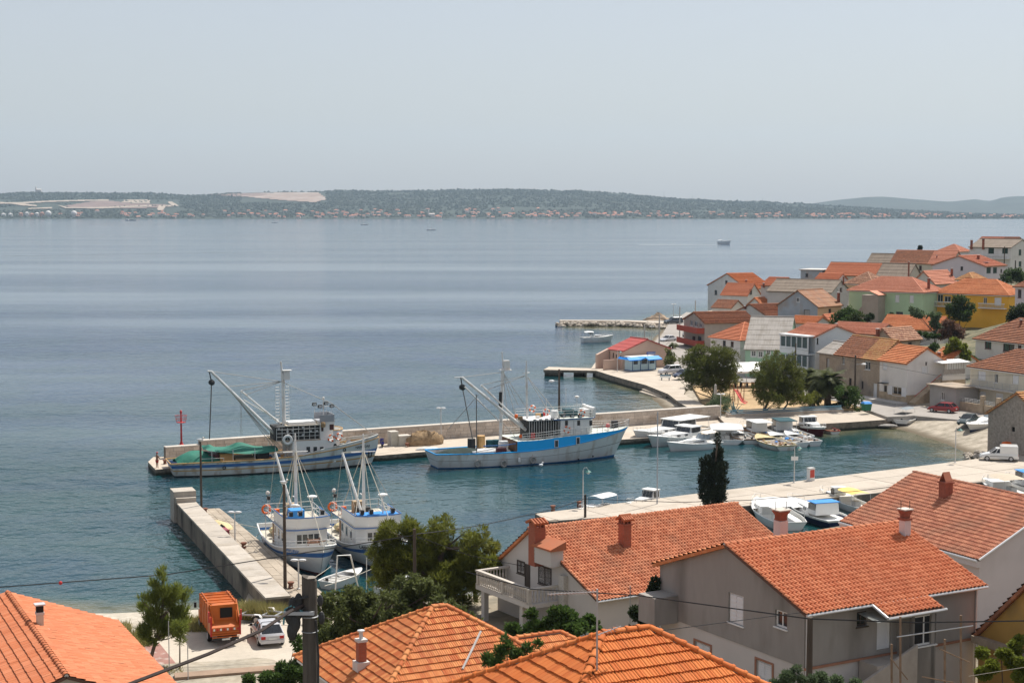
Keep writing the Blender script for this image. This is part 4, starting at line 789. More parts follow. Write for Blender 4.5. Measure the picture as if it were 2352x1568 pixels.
wall_face(lw,(.05,.05),(1,0),L_-.1,-3.6,0,[]);wall_face(lw,(L_-.05,.05),(0,1),W_-.1,-3.6,0,[]);lw.build('lower_wall',WALLM['offwhite'],r2)
for a,b_,c,d in holesL:
 o=put_window(r2,(.05,W_-.05),(0,-1),(W_-b_,W_-a,c,d),'s');MB().box(-.12,0,-.04,.02,-.1,d-c+.1).box(b_-a,b_-a+.12,-.04,.02,-.1,d-c+.1).box(0,b_-a,-.04,.02,d-c,d-c+.1).build('surround',pm('brown_surround',(.33,.16,.1),.8),o)
MB().box(-.02,L_+.03,-.09,-.03,-.12,.0).build('string_course',pm('brown_surround',(.33,.16,.1)),r2)
st=MB().prism([(xa-4.4,-1.3),(px0+.02,-1.3),(px0+.02,-.05),(xa-4.4,-.05)],-4,[-2.6,-.25,-.25,-2.6]);st.box(xa-.4,px0,-1.3,-.05,-4,-.1);st.prism([(xa-4.4,-1.45),(px0+.02,-1.45),(px0+.02,-1.3),(xa-4.4,-1.3)],-4,[-1.9,.65,.65,-1.9]);st.build('outside_stair',pm('stair_concrete',(.37,.33,.29),.92,.12),r2)
bx_=MB().box(-1.5,-.02,10.0,W_-.2,-.1,1.35).build('balcony_box',WALLM['greyrender'],r2)
H1=solve(dict(k='h1',lab='white house with balustrade balcony and brick chimneys under large orange roof',C=(1372,101),al=32,by=1468,ey=1372,ry=1214,xl=1143,xr=1735,L=17.8,rp=.64,rf='x',wall='offwhite',roof=OR,win=[('L',1237,1300,1267,1343,'d'),('L',1188,1287,1206,1317,'d'),('L',1206,1295,1218,1352,'Dr')]))
t1=TM('tiles_h1',(.40,.125,.055),(.58,.23,.115),(.33,.15,.085),.6,cw=.26,rl=.37,prof=ROLL,sides=(0,))
house(H1,under=2.2,over=.35,tiles=t1,gutter=True);r1=H1['root']
SH=pm('brown_shutter',(.10,.035,.025),.7,.15)
zf=A(1219,1353,103.2).z-H1['zb']-1.0;yb0,yb1,xo=4.1,10.7,-2.5
bal=MB().box(xo-.1,0,yb0-.1,yb1+.1,zf-.28,zf).build('balcony',WALLM['offwhite'],r1)
MB().box(xo-.12,xo+.16,yb0-.12,yb1+.12,zf+.92,zf+1.04).box(xo+.16,0,yb0-.12,yb0+.16,zf+.92,zf+1.04).box(xo+.16,0,yb1-.16,yb1+.12,zf+.92,zf+1.04).box(xo-.1,xo+.14,yb0-.1,yb1+.1,zf,zf+.1).build('handrail',capm,r1)
bprof=[(.05,0),(.085,.04),(.05,.1),(.045,.16),(.085,.3),(.08,.42),(.045,.58),(.04,.7),(.07,.76),(.05,.83)]
bme=MB().lathe(bprof,n=8);bmesh_=bpy.data.meshes.new('baluster');bmesh_.from_pydata(bme.v,[],bme.f);bmesh_.materials.append(capm);bmesh_.polygons.foreach_set('use_smooth',[True]*len(bme.f))
def balusters(root,p0,p1,n_,z):
 for i in range(n_):
  t=(i+.5)/n_;o=bpy.data.objects.new('baluster',bmesh_);COL.objects.link(o);o.parent=root;o.location=(p0[0]+(p1[0]-p0[0])*t,p0[1]+(p1[1]-p0[1])*t,z)
balusters(r1,(xo+.02,yb0+.2),(xo+.02,yb1-.2),26,zf+.1);balusters(r1,(xo+.2,yb1),(-.1,yb1),9,zf+.1);balusters(r1,(xo+.2,yb0+.02),(-.1,yb0+.02),8,zf+.1)
for y_ in(yb0+.1,(yb0+yb1)/2,yb1-.1):MB().box(xo-.1,xo+.16,y_-.12,y_+.12,zf,zf+.95).build('pedestal',capm,r1)
for y_ in(yb1-.5,yb0+1.2):MB().box(xo+.1,xo+.45,y_-.2,y_+.2,-2.5,zf-.28).build('column',WALLM['offwhite'],r1)
lowz=zf-3.1
MB().box(xo-1.9,xo-1.6,yb0-.4,yb1+1.0,lowz-1.5,lowz+.12).box(xo-1.92,xo-1.58,yb0-.4,yb1+1.0,lowz+.92,lowz+1.03).build('terrace_wall',capm,r1);balusters(r1,(xo-1.75,yb0),(xo-1.75,yb1+.8),22,lowz+.1)
MB().box(-.35,0,3.35,3.95,-2,zf+1.75).build('stone_pier',pm('white_stone_strips',(.58,.55,.5),.9,.3,6,stretch=(1,1,6),bump=.6),r1)
MB().box(-1.0,0,3.9,5.9,zf+2.3,zf+3.4).build('chimney_breast',WALLM['offwhite'],r1);MB().prism([(-1.15,3.7),(.1,3.7),(.1,6.0),(-1.15,6.0)],[zf+3.38]*4,[zf+3.5,zf+3.95,zf+3.95,zf+3.5]).build('breast_roof',t1['mat'],r1)
def fancy_chimney(h,px,yb,yt,wpx,hat=True):
 c=chimney(h,px,yb,yt+(yb-yt)*.2,wpx,mt=BRICK,capm_=BRICK)
 if c is None:return
 P_=[Vector(v.co)for v in c.data.vertices];x0,x1=min(p.x for p in P_),max(p.x for p in P_);y0,y1=min(p.y for p in P_),max(p.y for p in P_);zt=max(p.z for p in P_)+.1;w_=x1-x0
 f_=MB()
 for(x,y)in((x0,y0),(x1,y0),(x1,y1),(x0,y1),((x0+x1)/2,y0),(x0,(y0+y1)/2)):f_.cb((x+(.06 if x==x0 else-.06 if x==x1 else 0),y+(.06 if y==y0 else-.06 if y==y1 else 0),zt+.14),(.12,.12,.3))
 f_.build('vent_brick',BRICK,c);MB().box(x0+.12,x1-.12,y0+.12,y1-.12,zt,zt+.28).build('flue',HOLE,c)
 t_=MB();k=5
 for s_ in(0,1):
  for i in range(k):
   xa_=x0-.12+(w_+.24)*i/k;ym=(y0+y1)/2;e_=(y0-.14)if s_==0 else(y1+.14)
   t_.tube([(xa_+w_*.12,e_,zt+.28),(xa_+w_*.12,ym,zt+.52)],[.11,.09],6)
 t_.tube([(x0-.15,(y0+y1)/2,zt+.56),(x1+.15,(y0+y1)/2,zt+.56)],.11,6);t_.build('tile_hat',t1['mat'],c)
fancy_chimney(H1,1435,1256,1187,30);fancy_chimney(H1,1567,1158,1110,30)
o3=(-.55,6.2);zt=A(1218,1200,108).z-H1['zb']
MB().box(o3[0]-.45,o3[0]+.4,o3[1]-.4,o3[1]+.4,zf+2.0,zt+.1).build('chimney',BRICK,r1);t_=MB()
for i in range(5):
 for s_ in(-1,1):t_.tube([(o3[0]-.5+i*.24,o3[1]+s_*.55,zt+.4),(o3[0]-.5+i*.24,o3[1],zt+.66)],[.11,.09],6)
t_.build('tile_hat',t1['mat'],r1);MB().box(o3[0]-.42,o3[0]-.3,o3[1]-.38,o3[1]+.38,zt+.1,zt+.42).box(o3[0]+.25,o3[0]+.37,o3[1]-.38,o3[1]+.38,zt+.1,zt+.42).box(o3[0]-.05,o3[0]+.05,o3[1]-.38,o3[1]-.28,zt+.1,zt+.42).build('vent_brick',BRICK,r1)
H3=solve(dict(k='h3',lab='pinkish white house with weathered orange roof beside the moored boats',C=(2250,100),al=26,by=1440,ey=1278,ry=1100,rise=2.9,xl=1942,xr=2400,L=12.4,rf='y',wall='pinkwhite',roof=OR,win=[]))
t3=TM('tiles_h3',(.38,.14,.08),(.54,.235,.135),(.28,.14,.09),.6,cw=.255,rl=.37,prof=ROLL,sides=(0,))
house(H3,under=2.5,over=.3,tiles=t3,gutter=False);r3=H3['root'];Hh=H3['ze']-H3['zb']
MB().tube([(-.42,-.2,Hh-.2),(-.42,H3['W_']+.2,Hh-.2)],.08).tube([(-.3,-.3,Hh-.12),(6.2,-.3,Hh+2.95)],.07).tube([(6.2,-.3,Hh+2.95),(12.6,-.3,Hh-.1)],.07).build('gutter',SHUT,r3)
MB().box(-.38,0,-.2,H3['W_']+.2,Hh-.62,Hh-.22).build('eave_box',WALLM['pinkwhite'],r3)
def hiphouse(lab,apex,Dx,al,half,rlen,rise,wall,T,sides=(0,3),hh=3.2,key='hip'):
 A1=A(*apex,Dx);al_=R(al);uR=Vector((math.cos(al_),math.sin(al_)));uL=Vector((-uR.y,uR.x));c=A1.xy-uL*half-uR*half
 h=dict(k=key,lab=lab,P=Vector((c.x,c.y,A1.z-rise)),ze=A1.z-rise,zr=A1.z,zb=A1.z-rise-hh,W_=2*half,L_=2*half+rlen,uR=uR,uL=uL,alr=al_,rf='hip',wall=wall,roof=OR,win=[])
 T['sides']=sides;house(h,under=2.5,over=.45,tiles=T);return h
tf=TM('tiles_fh',(.50,.125,.024),(.60,.18,.042),(.40,.12,.04),.55,cw=.22,rl=.40,prof=DBL,share=180)
FH=hiphouse('foreground house with bright orange hipped tile roof and rooftop aerial mast',(1385,1458),47,27,5.0,1.6,2.9,'offwhite',tf,hh=3.0)
tmh=TM('tiles_mh',(.44,.115,.032),(.60,.235,.08),(.34,.12,.055),.55,cw=.22,rl=.40,prof=DBL,share=170)
MH=hiphouse('house with faded orange hipped roof, brick chimney and grey valley flashing',(993,1396),74,27,4.6,.7,2.68,'offwhite',tmh,hh=3.0)
rm_=MH['root']
A1=A(1188,1464,76);loc=Vector(((A1.xy-MH['P'].xy).dot(MH['uR']),(A1.xy-MH['P'].xy).dot(MH['uL']),A1.z-MH['zb']));wl=2.35;hw=2.6;dr=1.45
c0,c1,c2,c3=[loc+Vector(q)for q in((-hw,-hw,-dr),(wl+hw,-hw,-dr),(wl+hw,hw,-dr),(-hw,hw,-dr))];ra,rb=loc,loc+Vector((wl,0,0))
for fc in([c0,c1,rb,ra],[c3,c0,ra],[c1,c2,rb],[c2,c3,ra,rb]):
 u=fc[1]-fc[0];nr=u.cross(fc[2]-fc[0]);vd=nr.cross(u);un,vn=u.normalized(),vd.normalized()
 tile_slope(rm_,fc[0],u,vd,[((p-fc[0]).dot(un),(p-fc[0]).dot(vn))for p in fc],tmh,[])
for a,b_ in((c0,ra),(c1,rb),(c3,ra),(c2,rb),(ra,rb)):caps_line(rm_,a+Vector((0,0,.05)),b_+Vector((0,0,.05)),tmh)
MB().box(c0.x+.4,c1.x-.4,c0.y+.4,c2.y-.4,-2,c0.z-.05).build('wing_wall',WALLM['offwhite'],rm_)
fl_=pm('lead_flashing',(.42,.40,.38),.7,.2,2)
p0=Vector((11.6-.2,1.2,0));
ch=chimney(MH,830,1538,1466,26,mt=BRICK,capm_=WALLM['palegrey'])
if ch:
 P_=[Vector(v.co)for v in ch.data.vertices];cx=sum(p.x for p in P_)/8;cy=sum(p.y for p in P_)/8;zt=max(p.z for p in P_)+.1
 MB().lathe([(.09,0),(.09,.35),(.17,.36),(.17,.42),(.02,.46)],(cx,cy,zt),10).build('flue_pipe',GUT,ch)
 zb_=min(p.z for p in P_);MB().cb((cx,cy,zb_+.75),(.62,.62,.42)).build('mortar_foot',WALLM['palegrey'],ch)
tl=TM('tiles_lr',(.47,.14,.055),(.53,.185,.085),(.42,.13,.06),.4,cw=.24,rl=.40,prof=[.004,.012,.02,.02,.012,.006,.002],sides=(0,1),share=150)
al_=R(25.6);uR=Vector((math.cos(al_),math.sin(al_)));uL=Vector((-uR.y,uR.x));Fp=A(255,1425,78.1);c=Fp.xy-uL*15-uR*9.7
LR=dict(k='lr',lab='house by the car park with smooth new orange roof and cream chimney',P=Vector((c.x,c.y,Fp.z)),ze=Fp.z,zr=Fp.z+1.85,zb=Fp.z-3.0,W_=15.,L_=9.7,uR=uR,uL=uL,alr=al_,rf='y',wall='offwhite',roof=OR,win=[])
house(LR,under=3.5,over=.35,tiles=tl)
ch=chimney(LR,92,1438,1404,20,mt=WALLM['cream'])
if ch:
 P_=[Vector(v.co)for v in ch.data.vertices];cx=sum(p.x for p in P_)/8;cy=sum(p.y for p in P_)/8;zt=max(p.z for p in P_)+.12
 MB().cb((cx,cy,zt+.14),(.3,.3,.3)).build('pot',HOLE,ch);MB().cb((cx,cy,zt+.34),(.46,.46,.06)).build('lid',GUT,ch);MB().cb((cx-.02,cy-.45,min(p.z for p in P_)+.5),(.7,.3,.1)).build('flashing',fl_,ch)
for(px,yb,yt)in((2078,1232,1164),(1793,1232,1166)):
 ch=chimney(H2,px,yb,yt+24,26,mt=WALLM['pinkwhite'],capm_=SOOT)
 if ch is None and px<1900:
  q=A(px,1232,84.5);d=q.xy-H2['P'].xy;x,y=d.dot(H2['uR']),d.dot(H2['uL']);top=A(px,yt+24,84.5).z-H2['zb']
  ch=MB().box(x-.27,x+.27,y-.27,y+.27,top-2.6,top-.1).build('chimney',WALLM['pinkwhite'],r2)
 if ch:
  P_=[Vector(v.co)for v in ch.data.vertices];cx=(min(p.x for p in P_)+max(p.x for p in P_))/2;cy=(min(p.y for p in P_)+max(p.y for p in P_))/2;zt=max(p.z for p in P_)+.02;w_=max(p.x for p in P_)-min(p.x for p in P_)
  mb=MB()
  for k,e_ in enumerate((.55,.5,.5,.5,.58,.66,.74)):mb.cb((cx,cy,zt+.07*k+.035),(w_*e_*1.7,w_*e_*1.7,.065))
  mb.build('sooty_top',SOOT,ch);MB().cb((cx,cy,zt+.55),(w_*1.45,w_*1.45,.06)).build('slab',capm,ch)
  for s_ in(-1,1):MB().tube([(cx+s_*w_*.5,cy-s_*.1,zt+.5),(cx+s_*w_*.5,cy-s_*.1,zt+1.0)],.02,5).build('rod',FR['d'],ch)
ch=chimney(H3,2172,1142,1105,30,mt=SOOT,capm_=SOOT)
if ch:
 P_=[Vector(v.co)for v in ch.data.vertices];cx=sum(p.x for p in P_)/8;cy=sum(p.y for p in P_)/8;zt=max(p.z for p in P_)+.12
 for s_ in(-1,1):MB().prism([(cx-.3,cy),(cx+.3,cy),(cx+.3,cy+s_*.32),(cx-.3,cy+s_*.32)],[zt+.6,zt+.6,zt,zt],[zt+.66,zt+.66,zt+.06,zt+.06]).build('tile_tent',t3['mat'],ch)
OC=solve(dict(k='oc',lab='ochre walled outbuilding with sloping tile edge beside the grapevine',C=(2520,72),al=26,by=1640,ey=1544,ry=1544,xl=2248,xr=2700,L=6,rise=3.7,rf='x',wall='ochre',roof=BRN,win=[]))
WALLM['ochre_old']=pm('ochre_old_plaster',(.42,.25,.07),.95,.15,.5,stain=(.22,.16,.08),stain_amt=.7,stain_scale=.4);OC['wall']='ochre_old'
house(OC,under=4,over=.2);MB().box(-.4,0,0,OC['W_']+.1,OC['ze']-OC['zb']-.45,OC['ze']-OC['zb']-.1).build('ledge',WALLM['oldplaster'],OC['root'])
def roofhit(h,px,py):
 for Y in np.arange(h['P'].y-2,h['P'].y+20,.05):
  q=A(px,py,Y);d=q.xy-h['P'].xy;x,y=d.dot(h['uR']),d.dot(h['uL'])
  if q.z-h['zb']<=h['roofz'](x,y)+.1:return Vector((x,y,h['roofz'](x,y)+.12))
vf=[roofhit(MH,1104,1450),roofhit(MH,1085,1490),roofhit(MH,1062,1538)]
MB().tube(vf,.055,6).build('valley_flashing',fl_,MH['root'])
# ================================================================ BOATS
PW=pm('boat_white',(.74,.74,.72),.45,.05,.8,stain=(.6,.55,.48),stain_amt=.3,stain_scale=.8);PG=pm('boat_grey_white',(.68,.69,.68),.5,.06,.7,stain=(.40,.33,.26),stain_amt=.6,stain_scale=1.0,stretch=(1,1,.25))
WORN=pm('worn_hull_white',(.64,.65,.62),.6,.1,.6,stain=(.30,.19,.11),stain_amt=.8,stain_scale=1.1,stretch=(1,1,.22));BLUE=pm('stripe_blue',(.055,.16,.40),.5,.1,.8,stain=(.2,.25,.33),stain_amt=.4);SKY=pm('bright_blue_paint',(.015,.42,.90),.35,.04,.8)
BUFF=pm('buff_trim',(.55,.33,.13),.6,.12);RUST=pm('antifoul_dark',(.035,.03,.03),.7,.2);BOTB=pm('antifoul_blue',(.03,.15,.38),.6,.1);RUBB=pm('rubber_black',(.02,.02,.02),.8,.2);DARK=pm('dark_gear',(.035,.035,.035),.7,.4,3);WOODD=pm('deck_wood',(.36,.26,.16),.85,.2,3)
TARP=pm('green_tarpaulin',(.018,.15,.105),.75,.22,.8,bump=.4,bscale=2.5);STEEL=pm('white_steel',(.68,.68,.66),.5,.06,1,stain=(.4,.25,.15),stain_amt=.4,stain_scale=1.5);GALV=pm('galvanised',(.40,.41,.42),.45,.1,metal=.4);WIRE=pm('wire_rope',(.16,.15,.14),.7);ROPE=pm('pale_rope',(.50,.46,.38),.9);RIGM=pm('grey_rigging',(.36,.35,.33),.8)
RED=pm('red_paint',(.48,.025,.025),.5,.12,2,stain=(.25,.03,.02),stain_amt=.4);ORNG=pm('orange_plastic',(.75,.14,.02),.5,.08);NET=pm('fishing_net',(.30,.205,.115),.95,.45,2.5,fine=.5,bump=.8);NETY=pm('yellow_net',(.55,.46,.26),.95,.2,4,fine=.3,bump=.8);INTR=pm('boat_interior',(.48,.47,.44),.7,.15);NAVY=pm('navy_hull',(.012,.02,.07),.35,.05);MAROON=pm('maroon_hull',(.09,.015,.02),.45,.1);YEL_=pm('yellow_plastic',(.78,.47,.03),.45,.05);CANB=pm('blue_canvas',(.05,.25,.62),.8,.08);CANY=pm('yellow_canvas',(.80,.55,.16),.85,.06);BEI=pm('beige_canvas',(.47,.40,.31),.9,.08);TEAL=pm('teal_canvas',(.01,.06,.075),.8,.1);WOODB=pm('varnished_wood',(.28,.15,.07),.5,.2,4);TINT=glass('boat_window',(.03,.035,.04));GREY_R=pm('grey_roof',(.48,.52,.56),.6,.05)
def hull(root,L,B,hs,hm,hb,rake=1.2,rows=None,bul=.6,trim=None,deckm_=None,stern=.72,name='hull',full=.55,so=.5,N=26,strake=False):
 """lofted hull, x forward from the stern, waterline at z=0; rows = [(height fraction, material)] from the keel up"""
 lev=[-.35]+[r_[0]for r_ in rows];mats=[];mi=[]
 for r_ in rows:
  if r_[1]not in mats:mats.append(r_[1])
  mi.append(mats.index(r_[1]))
 def f(s):return(stern+(1-stern)*math.sin(min(s/.35,1)*math.pi/2))if s<full else max(0,1-((s-full)/(1-full))**2.3)**.75
 def sh(s):return hm+(hs-hm)*max(0,(.4-s)/.4)**2 if s<.4 else hm+(hb-hm)*((s-.4)/.6)**1.8
 def bw(s):return f(s)*(.86-(.42*max(0,(s-.45)/.55)**1.5)-.22*max(0,(.2-s)/.2)**2)
 def pt(s,t,sd):
  b0,b1=bw(s),f(s);br_=(b0*.7 if t<0 else b0+(b1-b0)*t**.75)*B/2;x=s*L+rake*max(t,-.2)*s**5-so*max(t,0)*(1-s)**6
  z_=t*sh(s)if t>=0 else t*1.6
  if strake and 0<t<1:z_=t*hm*(1+.42*max(0,(s-.4)/.6)**1.8)
  return(x,sd*max(br_,.015),z_)
 secs=[];ss=[(k/N)for k in range(N)]+[.985,1.0]
 full_lev=list(reversed(lev))+lev
 for s in ss:secs.append([pt(s,t,1)for t in reversed(lev)]+[pt(s,t,-1)for t in lev])
 k=len(lev)
 mb=MB();mb.loft(secs,lambda a,i:(mi[k-2-i]if i<k-1 else mi[0]if i==k-1 else mi[i-k]),closed=False,caps=False)
 o=0;n_=2*k
 for i in range(k-1):mb.f.append((o+i,o+i+1,o+n_-2-i,o+n_-1-i));mb.m.append(mi[k-2-i])
 h_=mb.build(name,mats,root,smooth=True)
 dk=MB();dsec=[]
 for s in ss:
  z=sh(s)-bul;t=max(z/sh(s),.05);a=pt(s,t,1);b_=pt(s,t,-1);dsec.append([(a[0],a[1]*.98,z),(b_[0],b_[1]*.98,z)])
 dk.loft(dsec,closed=False,caps=False);dk.build('deck',deckm_ or WOODD,root)
 if trim:
  g=MB()
  for sd in(1,-1):g.tube([Vector(pt(s,1,sd))+Vector((0,0,.03))for s in ss],.075 if L>12 else.045,6)
  g.tube([Vector(pt(0,1,1))+Vector((0,0,.03)),Vector(pt(0,1,-1))+Vector((0,0,.03))],.075 if L>12 else.045,6);g.build('gunwale',trim,root)
 return pt,sh
class Frame:
 def __init__(s,O,th):s.O=Vector(O[:2]);s.th=th;s.d=Vector((math.cos(th),math.sin(th)));s.n=Vector((-s.d.y,s.d.x))
 def at(s,px,py,yc=0):
  r=ray(px,py);t=(yc+s.O.dot(s.n))/r.xy.dot(s.n);q=Vector((r.x*t,r.y*t));return Vector(((q-s.O).dot(s.d),yc,CAMH+r.z*t))
def ring(root,c,R_=.38,r_=.1,axis='y',m1=ORNG,m2=PW):MB().torus(c,R_,r_,axis,16,6,0,alt=1).build('life_ring',[m1,m2],root)
def flood(root,c,s=.28):
 MB().cb(c,(s*1.6,s,s*1.2)).cb((c[0],c[1]-s*.55,c[2]),(s*1.4,.03,s)).build('flood_lamp',DARK,root);MB().cb((c[0],c[1]-s*.58,c[2]),(s*1.15,.02,s*.75)).build('lamp_lens',GUT,root)
def rail(root,pts,h=1.0,bars=2,post=1.2,r=.025,m=STEEL,name='railing'):
 mb=MB();P=[Vector(p)for p in pts]
 for k in range(bars+1):mb.tube([p+Vector((0,0,h*(k+1)/(bars+1)))for p in P],r,5)
 for a,b_ in zip(P[:-1],P[1:]):
  n_=max(1,int((b_-a).length/post))
  for i in range(n_+1):q=a.lerp(b_,i/n_);mb.tube([q,q+Vector((0,0,h))],r,5)
 return mb.build(name,m,root)
def wins(root,boxes,m=TINT,name='window',y=None):
 for(x0,x1,y0,y1,z0,z1)in boxes:MB().box(x0,x1,y0,y1,z0,z1).build(name,m,root)
# ---------------- big seiner with the green nets
th=R(20);O=Vector((-38.6,181.5));fr=Frame(O,th)
a=thing('fishing_boat','weathered white fishing boat with blue stripe and green net covers at the mole','boat',(O.x,O.y,0),th)
pt,sh=hull(a,23.3,5.6,1.55,1.62,3.15,.9,[(.0,RUST),(.07,RUST),(.40,WORN),(.48,BUFF),(.62,WORN),(.84,BLUE),(1,WORN)],.75,BUFF,stern=.75,strake=True)
x0=fr.at(716,1052,-2.5).x;ys=-2.35
up=MB()
for s in np.linspace(.62,1,14):
 pass
sec=[]
for s in np.linspace(.6,.995,16):
 q=pt(s,1,-1);e_=.42*min(1,(s-.6)*8);sec.append([(q[0],q[1],q[2]),(q[0]+.05,q[1]-.0,q[2]+e_)])
for sd in(-1,1):MB().loft([[(p[0],p[1]*-sd,p[2])for p in q]for q in sec],closed=False,caps=False).tube([(q[1][0],q[1][1]*-sd,q[1][2])for q in sec],.06).build('bulwark',[WORN],a)
def W(px,py,yc=-2.0):return fr.at(px,py,yc)
dz=1.0
xa,xb=W(672,1050).x,W(786,1040).x;z1=W(740,1010,-2).z
dh=MB().prism([(xa,-2.0),(xb-.8,-2.0),(xb-.1,-1.2),(xb+.15,0),(xb-.1,1.2),(xb-.8,2.0),(xa,2.0)],.8,z1).build('deckhouse',PW,a)
for p in(704,720,735):q=W(p,1038);wins(a,[(q.x,q.x+.42,-2.03,-1.97,q.z,q.z+.62)])
q=W(768,1026);MB().lathe([(.2,-.03),(.2,.03)],n=12).xf(Matrix.Translation((q.x+.1,-2.0,q.z+.2))@Matrix.Rotation(R(90),4,'X')).build('porthole',TINT,a)
xc,xd=W(628,1000).x,W(737,1000).x;zc0,zc1=z1+.02,W(680,975,-1.9).z
MB().box(xc,xd,-1.9,1.9,zc0,zc0+.08).build('upper_deck',WOODD,a)
MB().box(xc+.3,xd-.1,-1.5,1.5,zc0+.08,zc1-.25).build('lamp_rack',DARK,a)
cg=MB()
for i in range(9):x=xc+.4+(xd-xc-.4)*i/8;cg.tube([(x,-1.85,zc0),(x,-1.85,zc1-(.0 if i>2 else.35))],.03,5)
for k in range(5):z=zc0+.1+(zc1-zc0-.2)*k/4;cg.tube([(xc+.4,-1.85,z),(xd,-1.85,z)],.025,5)
cg.build('cage_rails',STEEL,a)
rn=random.Random(3)
for i in range(9):flood(a,(rn.uniform(xc+.6,xd-.4),-1.7,rn.uniform(zc0+.5,zc1-.2)),.22)
MB().box(xc+1.6,xd+.2,-1.6,1.6,zc1-.22,zc1-.12).build('awning',BEI,a);MB().box(xc+2.0,xd-.4,-1.2,.8,zc1-.1,zc1+.2).build('stowed_gear',PW,a)
xw0,xw1=W(737,985).x,W(771,985).x;zw1=W(750,968,-1.4).z;zw2=W(750,952,-1.4).z
MB().box(xw0,xw1,-1.4,1.4,z1,zw1).build('wheelhouse',PW,a);MB().box(xw0-.1,xw1+.08,-1.5,1.5,zw1,zw1+.08).box(xw0,xw1,-1.45,-1.38,zw1+.08,zw2).box(xw0,xw1,1.38,1.45,zw1+.08,zw2).box(xw1-.05,xw1,-1.38,1.38,zw1+.08,zw2).build('flybridge',pm('grey_canvas',(.33,.34,.36),.8,.12),a)
q=W(757,987,-1.4);wins(a,[(q.x,q.x+.5,-1.43,-1.37,q.z,q.z+.65),(W(737,990,-1.4).x+.05,W(737,990,-1.4).x+.3,-1.43,-1.37,q.z-.1,q.z+.6)],pm('wine_window',(.06,.02,.02),.3))
xs1=W(795,1000).x;scr=[(xw1-.3,-1.95),(xs1-.9,-1.9),(xs1-.2,-1.1),(xs1,0),(xs1-.2,1.1),(xs1-.9,1.9),(xw1-.3,1.95)]
MB().loft([[(x,y,z1)for x,y in scr],[(x,y,z1+1.05)for x,y in scr]],closed=False,caps=False).build('bridge_screen',PW,a);MB().tube([(x,y,z1+1.07)for x,y in scr],.06).build('screen_trim',BUFF,a)
for p,y_ in((761,1006),(779,1003)):q=W(p,y_,-2.1);ring(a,(q.x,-2.05,q.z),.36,.09)
q=W(661,1010,-2.2);MB().torus((q.x,-2.1,q.z),.45,.16,'y',18,8).build('white_fender_tyre',PW,a)
q=W(743,950,0);MB().tube([(q.x,0,zw1),(q.x,0,W(743,915,0).z)],.07).tube([(q.x-.9,0,W(743,933,0).z),(q.x+.9,0,W(743,933,0).z)],.04).sphere((q.x,0,W(743,914,0).z),.16,8,5).build('light_mast',STEEL,a)
for p,y_ in((722,928),(735,933),(749,926),(762,932)):v=W(p,y_,-.3);flood(a,(v.x,-.3,v.z),.3);MB().tube([(v.x,-.3,v.z),(v.x,-.3,zw2)],.02,4).build('lamp_post',STEEL,a)
m0=W(654,1030,0);m1=W(650,870,0);m2=W(645,830,0)
MB().tube([(m0.x,0,.9),(m1.x,0,m1.z),(m1.x-.1,0,m1.z+.6)],[.26,.2,.18],10).tube([(m1.x-.1,0,m1.z+.5),(m2.x,0,m2.z)],[.13,.1],8).build('mast',STEEL,a)
bxm=MB().box(m1.x+.05,m1.x+.75,-.3,.3,m1.z-.1,m1.z+.95).build('crow_box',STEEL,a);MB().box(m1.x,m1.x+1.0,-.4,.4,m1.z+.95,m1.z+1.02).build('box_lid',STEEL,bxm)
lad=MB();zl0,zl1=W(650,968,0).z,W(650,888,0).z
for sd in(-.75,.35):
 for e_ in(0,.45):lad.tube([(m0.x+sd+e_-.25,0,zl0),(m1.x+sd+e_-.15,0,zl1)],.02,4)
 for k in range(12):z=zl0+(zl1-zl0)*k/11;lad.tube([(m0.x+sd-.25,0,z),(m0.x+sd+.25,0,z)],.036,4)
lad.build('mast_ladder',STEEL,a)
b0=W(668,1032,-.4);b1=W(485,853,-.4);MB().tube([(b0.x,-.3,b0.z),(b1.x,-.3,b1.z)],[.2,.15],8).tube([(b1.x+.1,-.3,b1.z),(b1.x-.4,-.3,b1.z+.05)],.12,6).build('boom',STEEL,a)
c0=W(643,972,.3);c1=W(553,897,.3);MB().tube([(c0.x,.3,c0.z),(c1.x,.3,c1.z)],[.13,.1],8).tube([(W(640,965,.3).x,.5,W(640,965,.3).z),(W(560,918,.3).x,.5,W(560,918,.3).z)],.08,6).build('second_boom',STEEL,a)
blk=W(486,878,-.4);MB().lathe([(.1,-.35),(.34,-.2),(.26,0),(.34,.2),(.1,.35)],n=10).xf(Matrix.Translation((blk.x,-.4,blk.z))@Matrix.Rotation(R(90),4,'X')).tube([(blk.x,-.4,blk.z),(b1.x-.2,-.3,b1.z)],.07).build('power_block',DARK,a)
pk=W(481,1008,-.6);MB().tube([(blk.x,-.4,blk.z),(pk.x,-.6,pk.z)],.07,6).build('net_line',WIRE,a)
rg=MB();T_=Vector((m1.x,0,m1.z-.5))
for e_ in((b1.x,-.3,b1.z),(W(520,888,-.3).x,-.3,W(520,888,-.3).z),(c1.x,.3,c1.z),(c1.x+.6,.3,c1.z-.5)):rg.tube([T_+Vector((-.2,0,.2)),e_],.036,4)
for dx in(0,.25,.5,.9):rg.tube([(W(520,890,-.3).x+dx,-.3,W(520,890,-.3).z-dx),(b0.x-1.0-dx,-.2,b0.z+.2)],.034,4)
for e_ in(W(553,1003,.3),W(556,1000,.3)):rg.tube([(c1.x,.3,c1.z),(e_.x,.3,e_.z)],.018,4)
bt=pt(.99,1,-1)
for dy in(-.3,.3):rg.tube([(m1.x,dy,m1.z-.4),(W(760,925,0).x,dy,W(760,925,0).z),(bt[0]-.3,dy*.3,bt[2]+.4)],.032,4)
rg.build('rigging',RIGM,a)
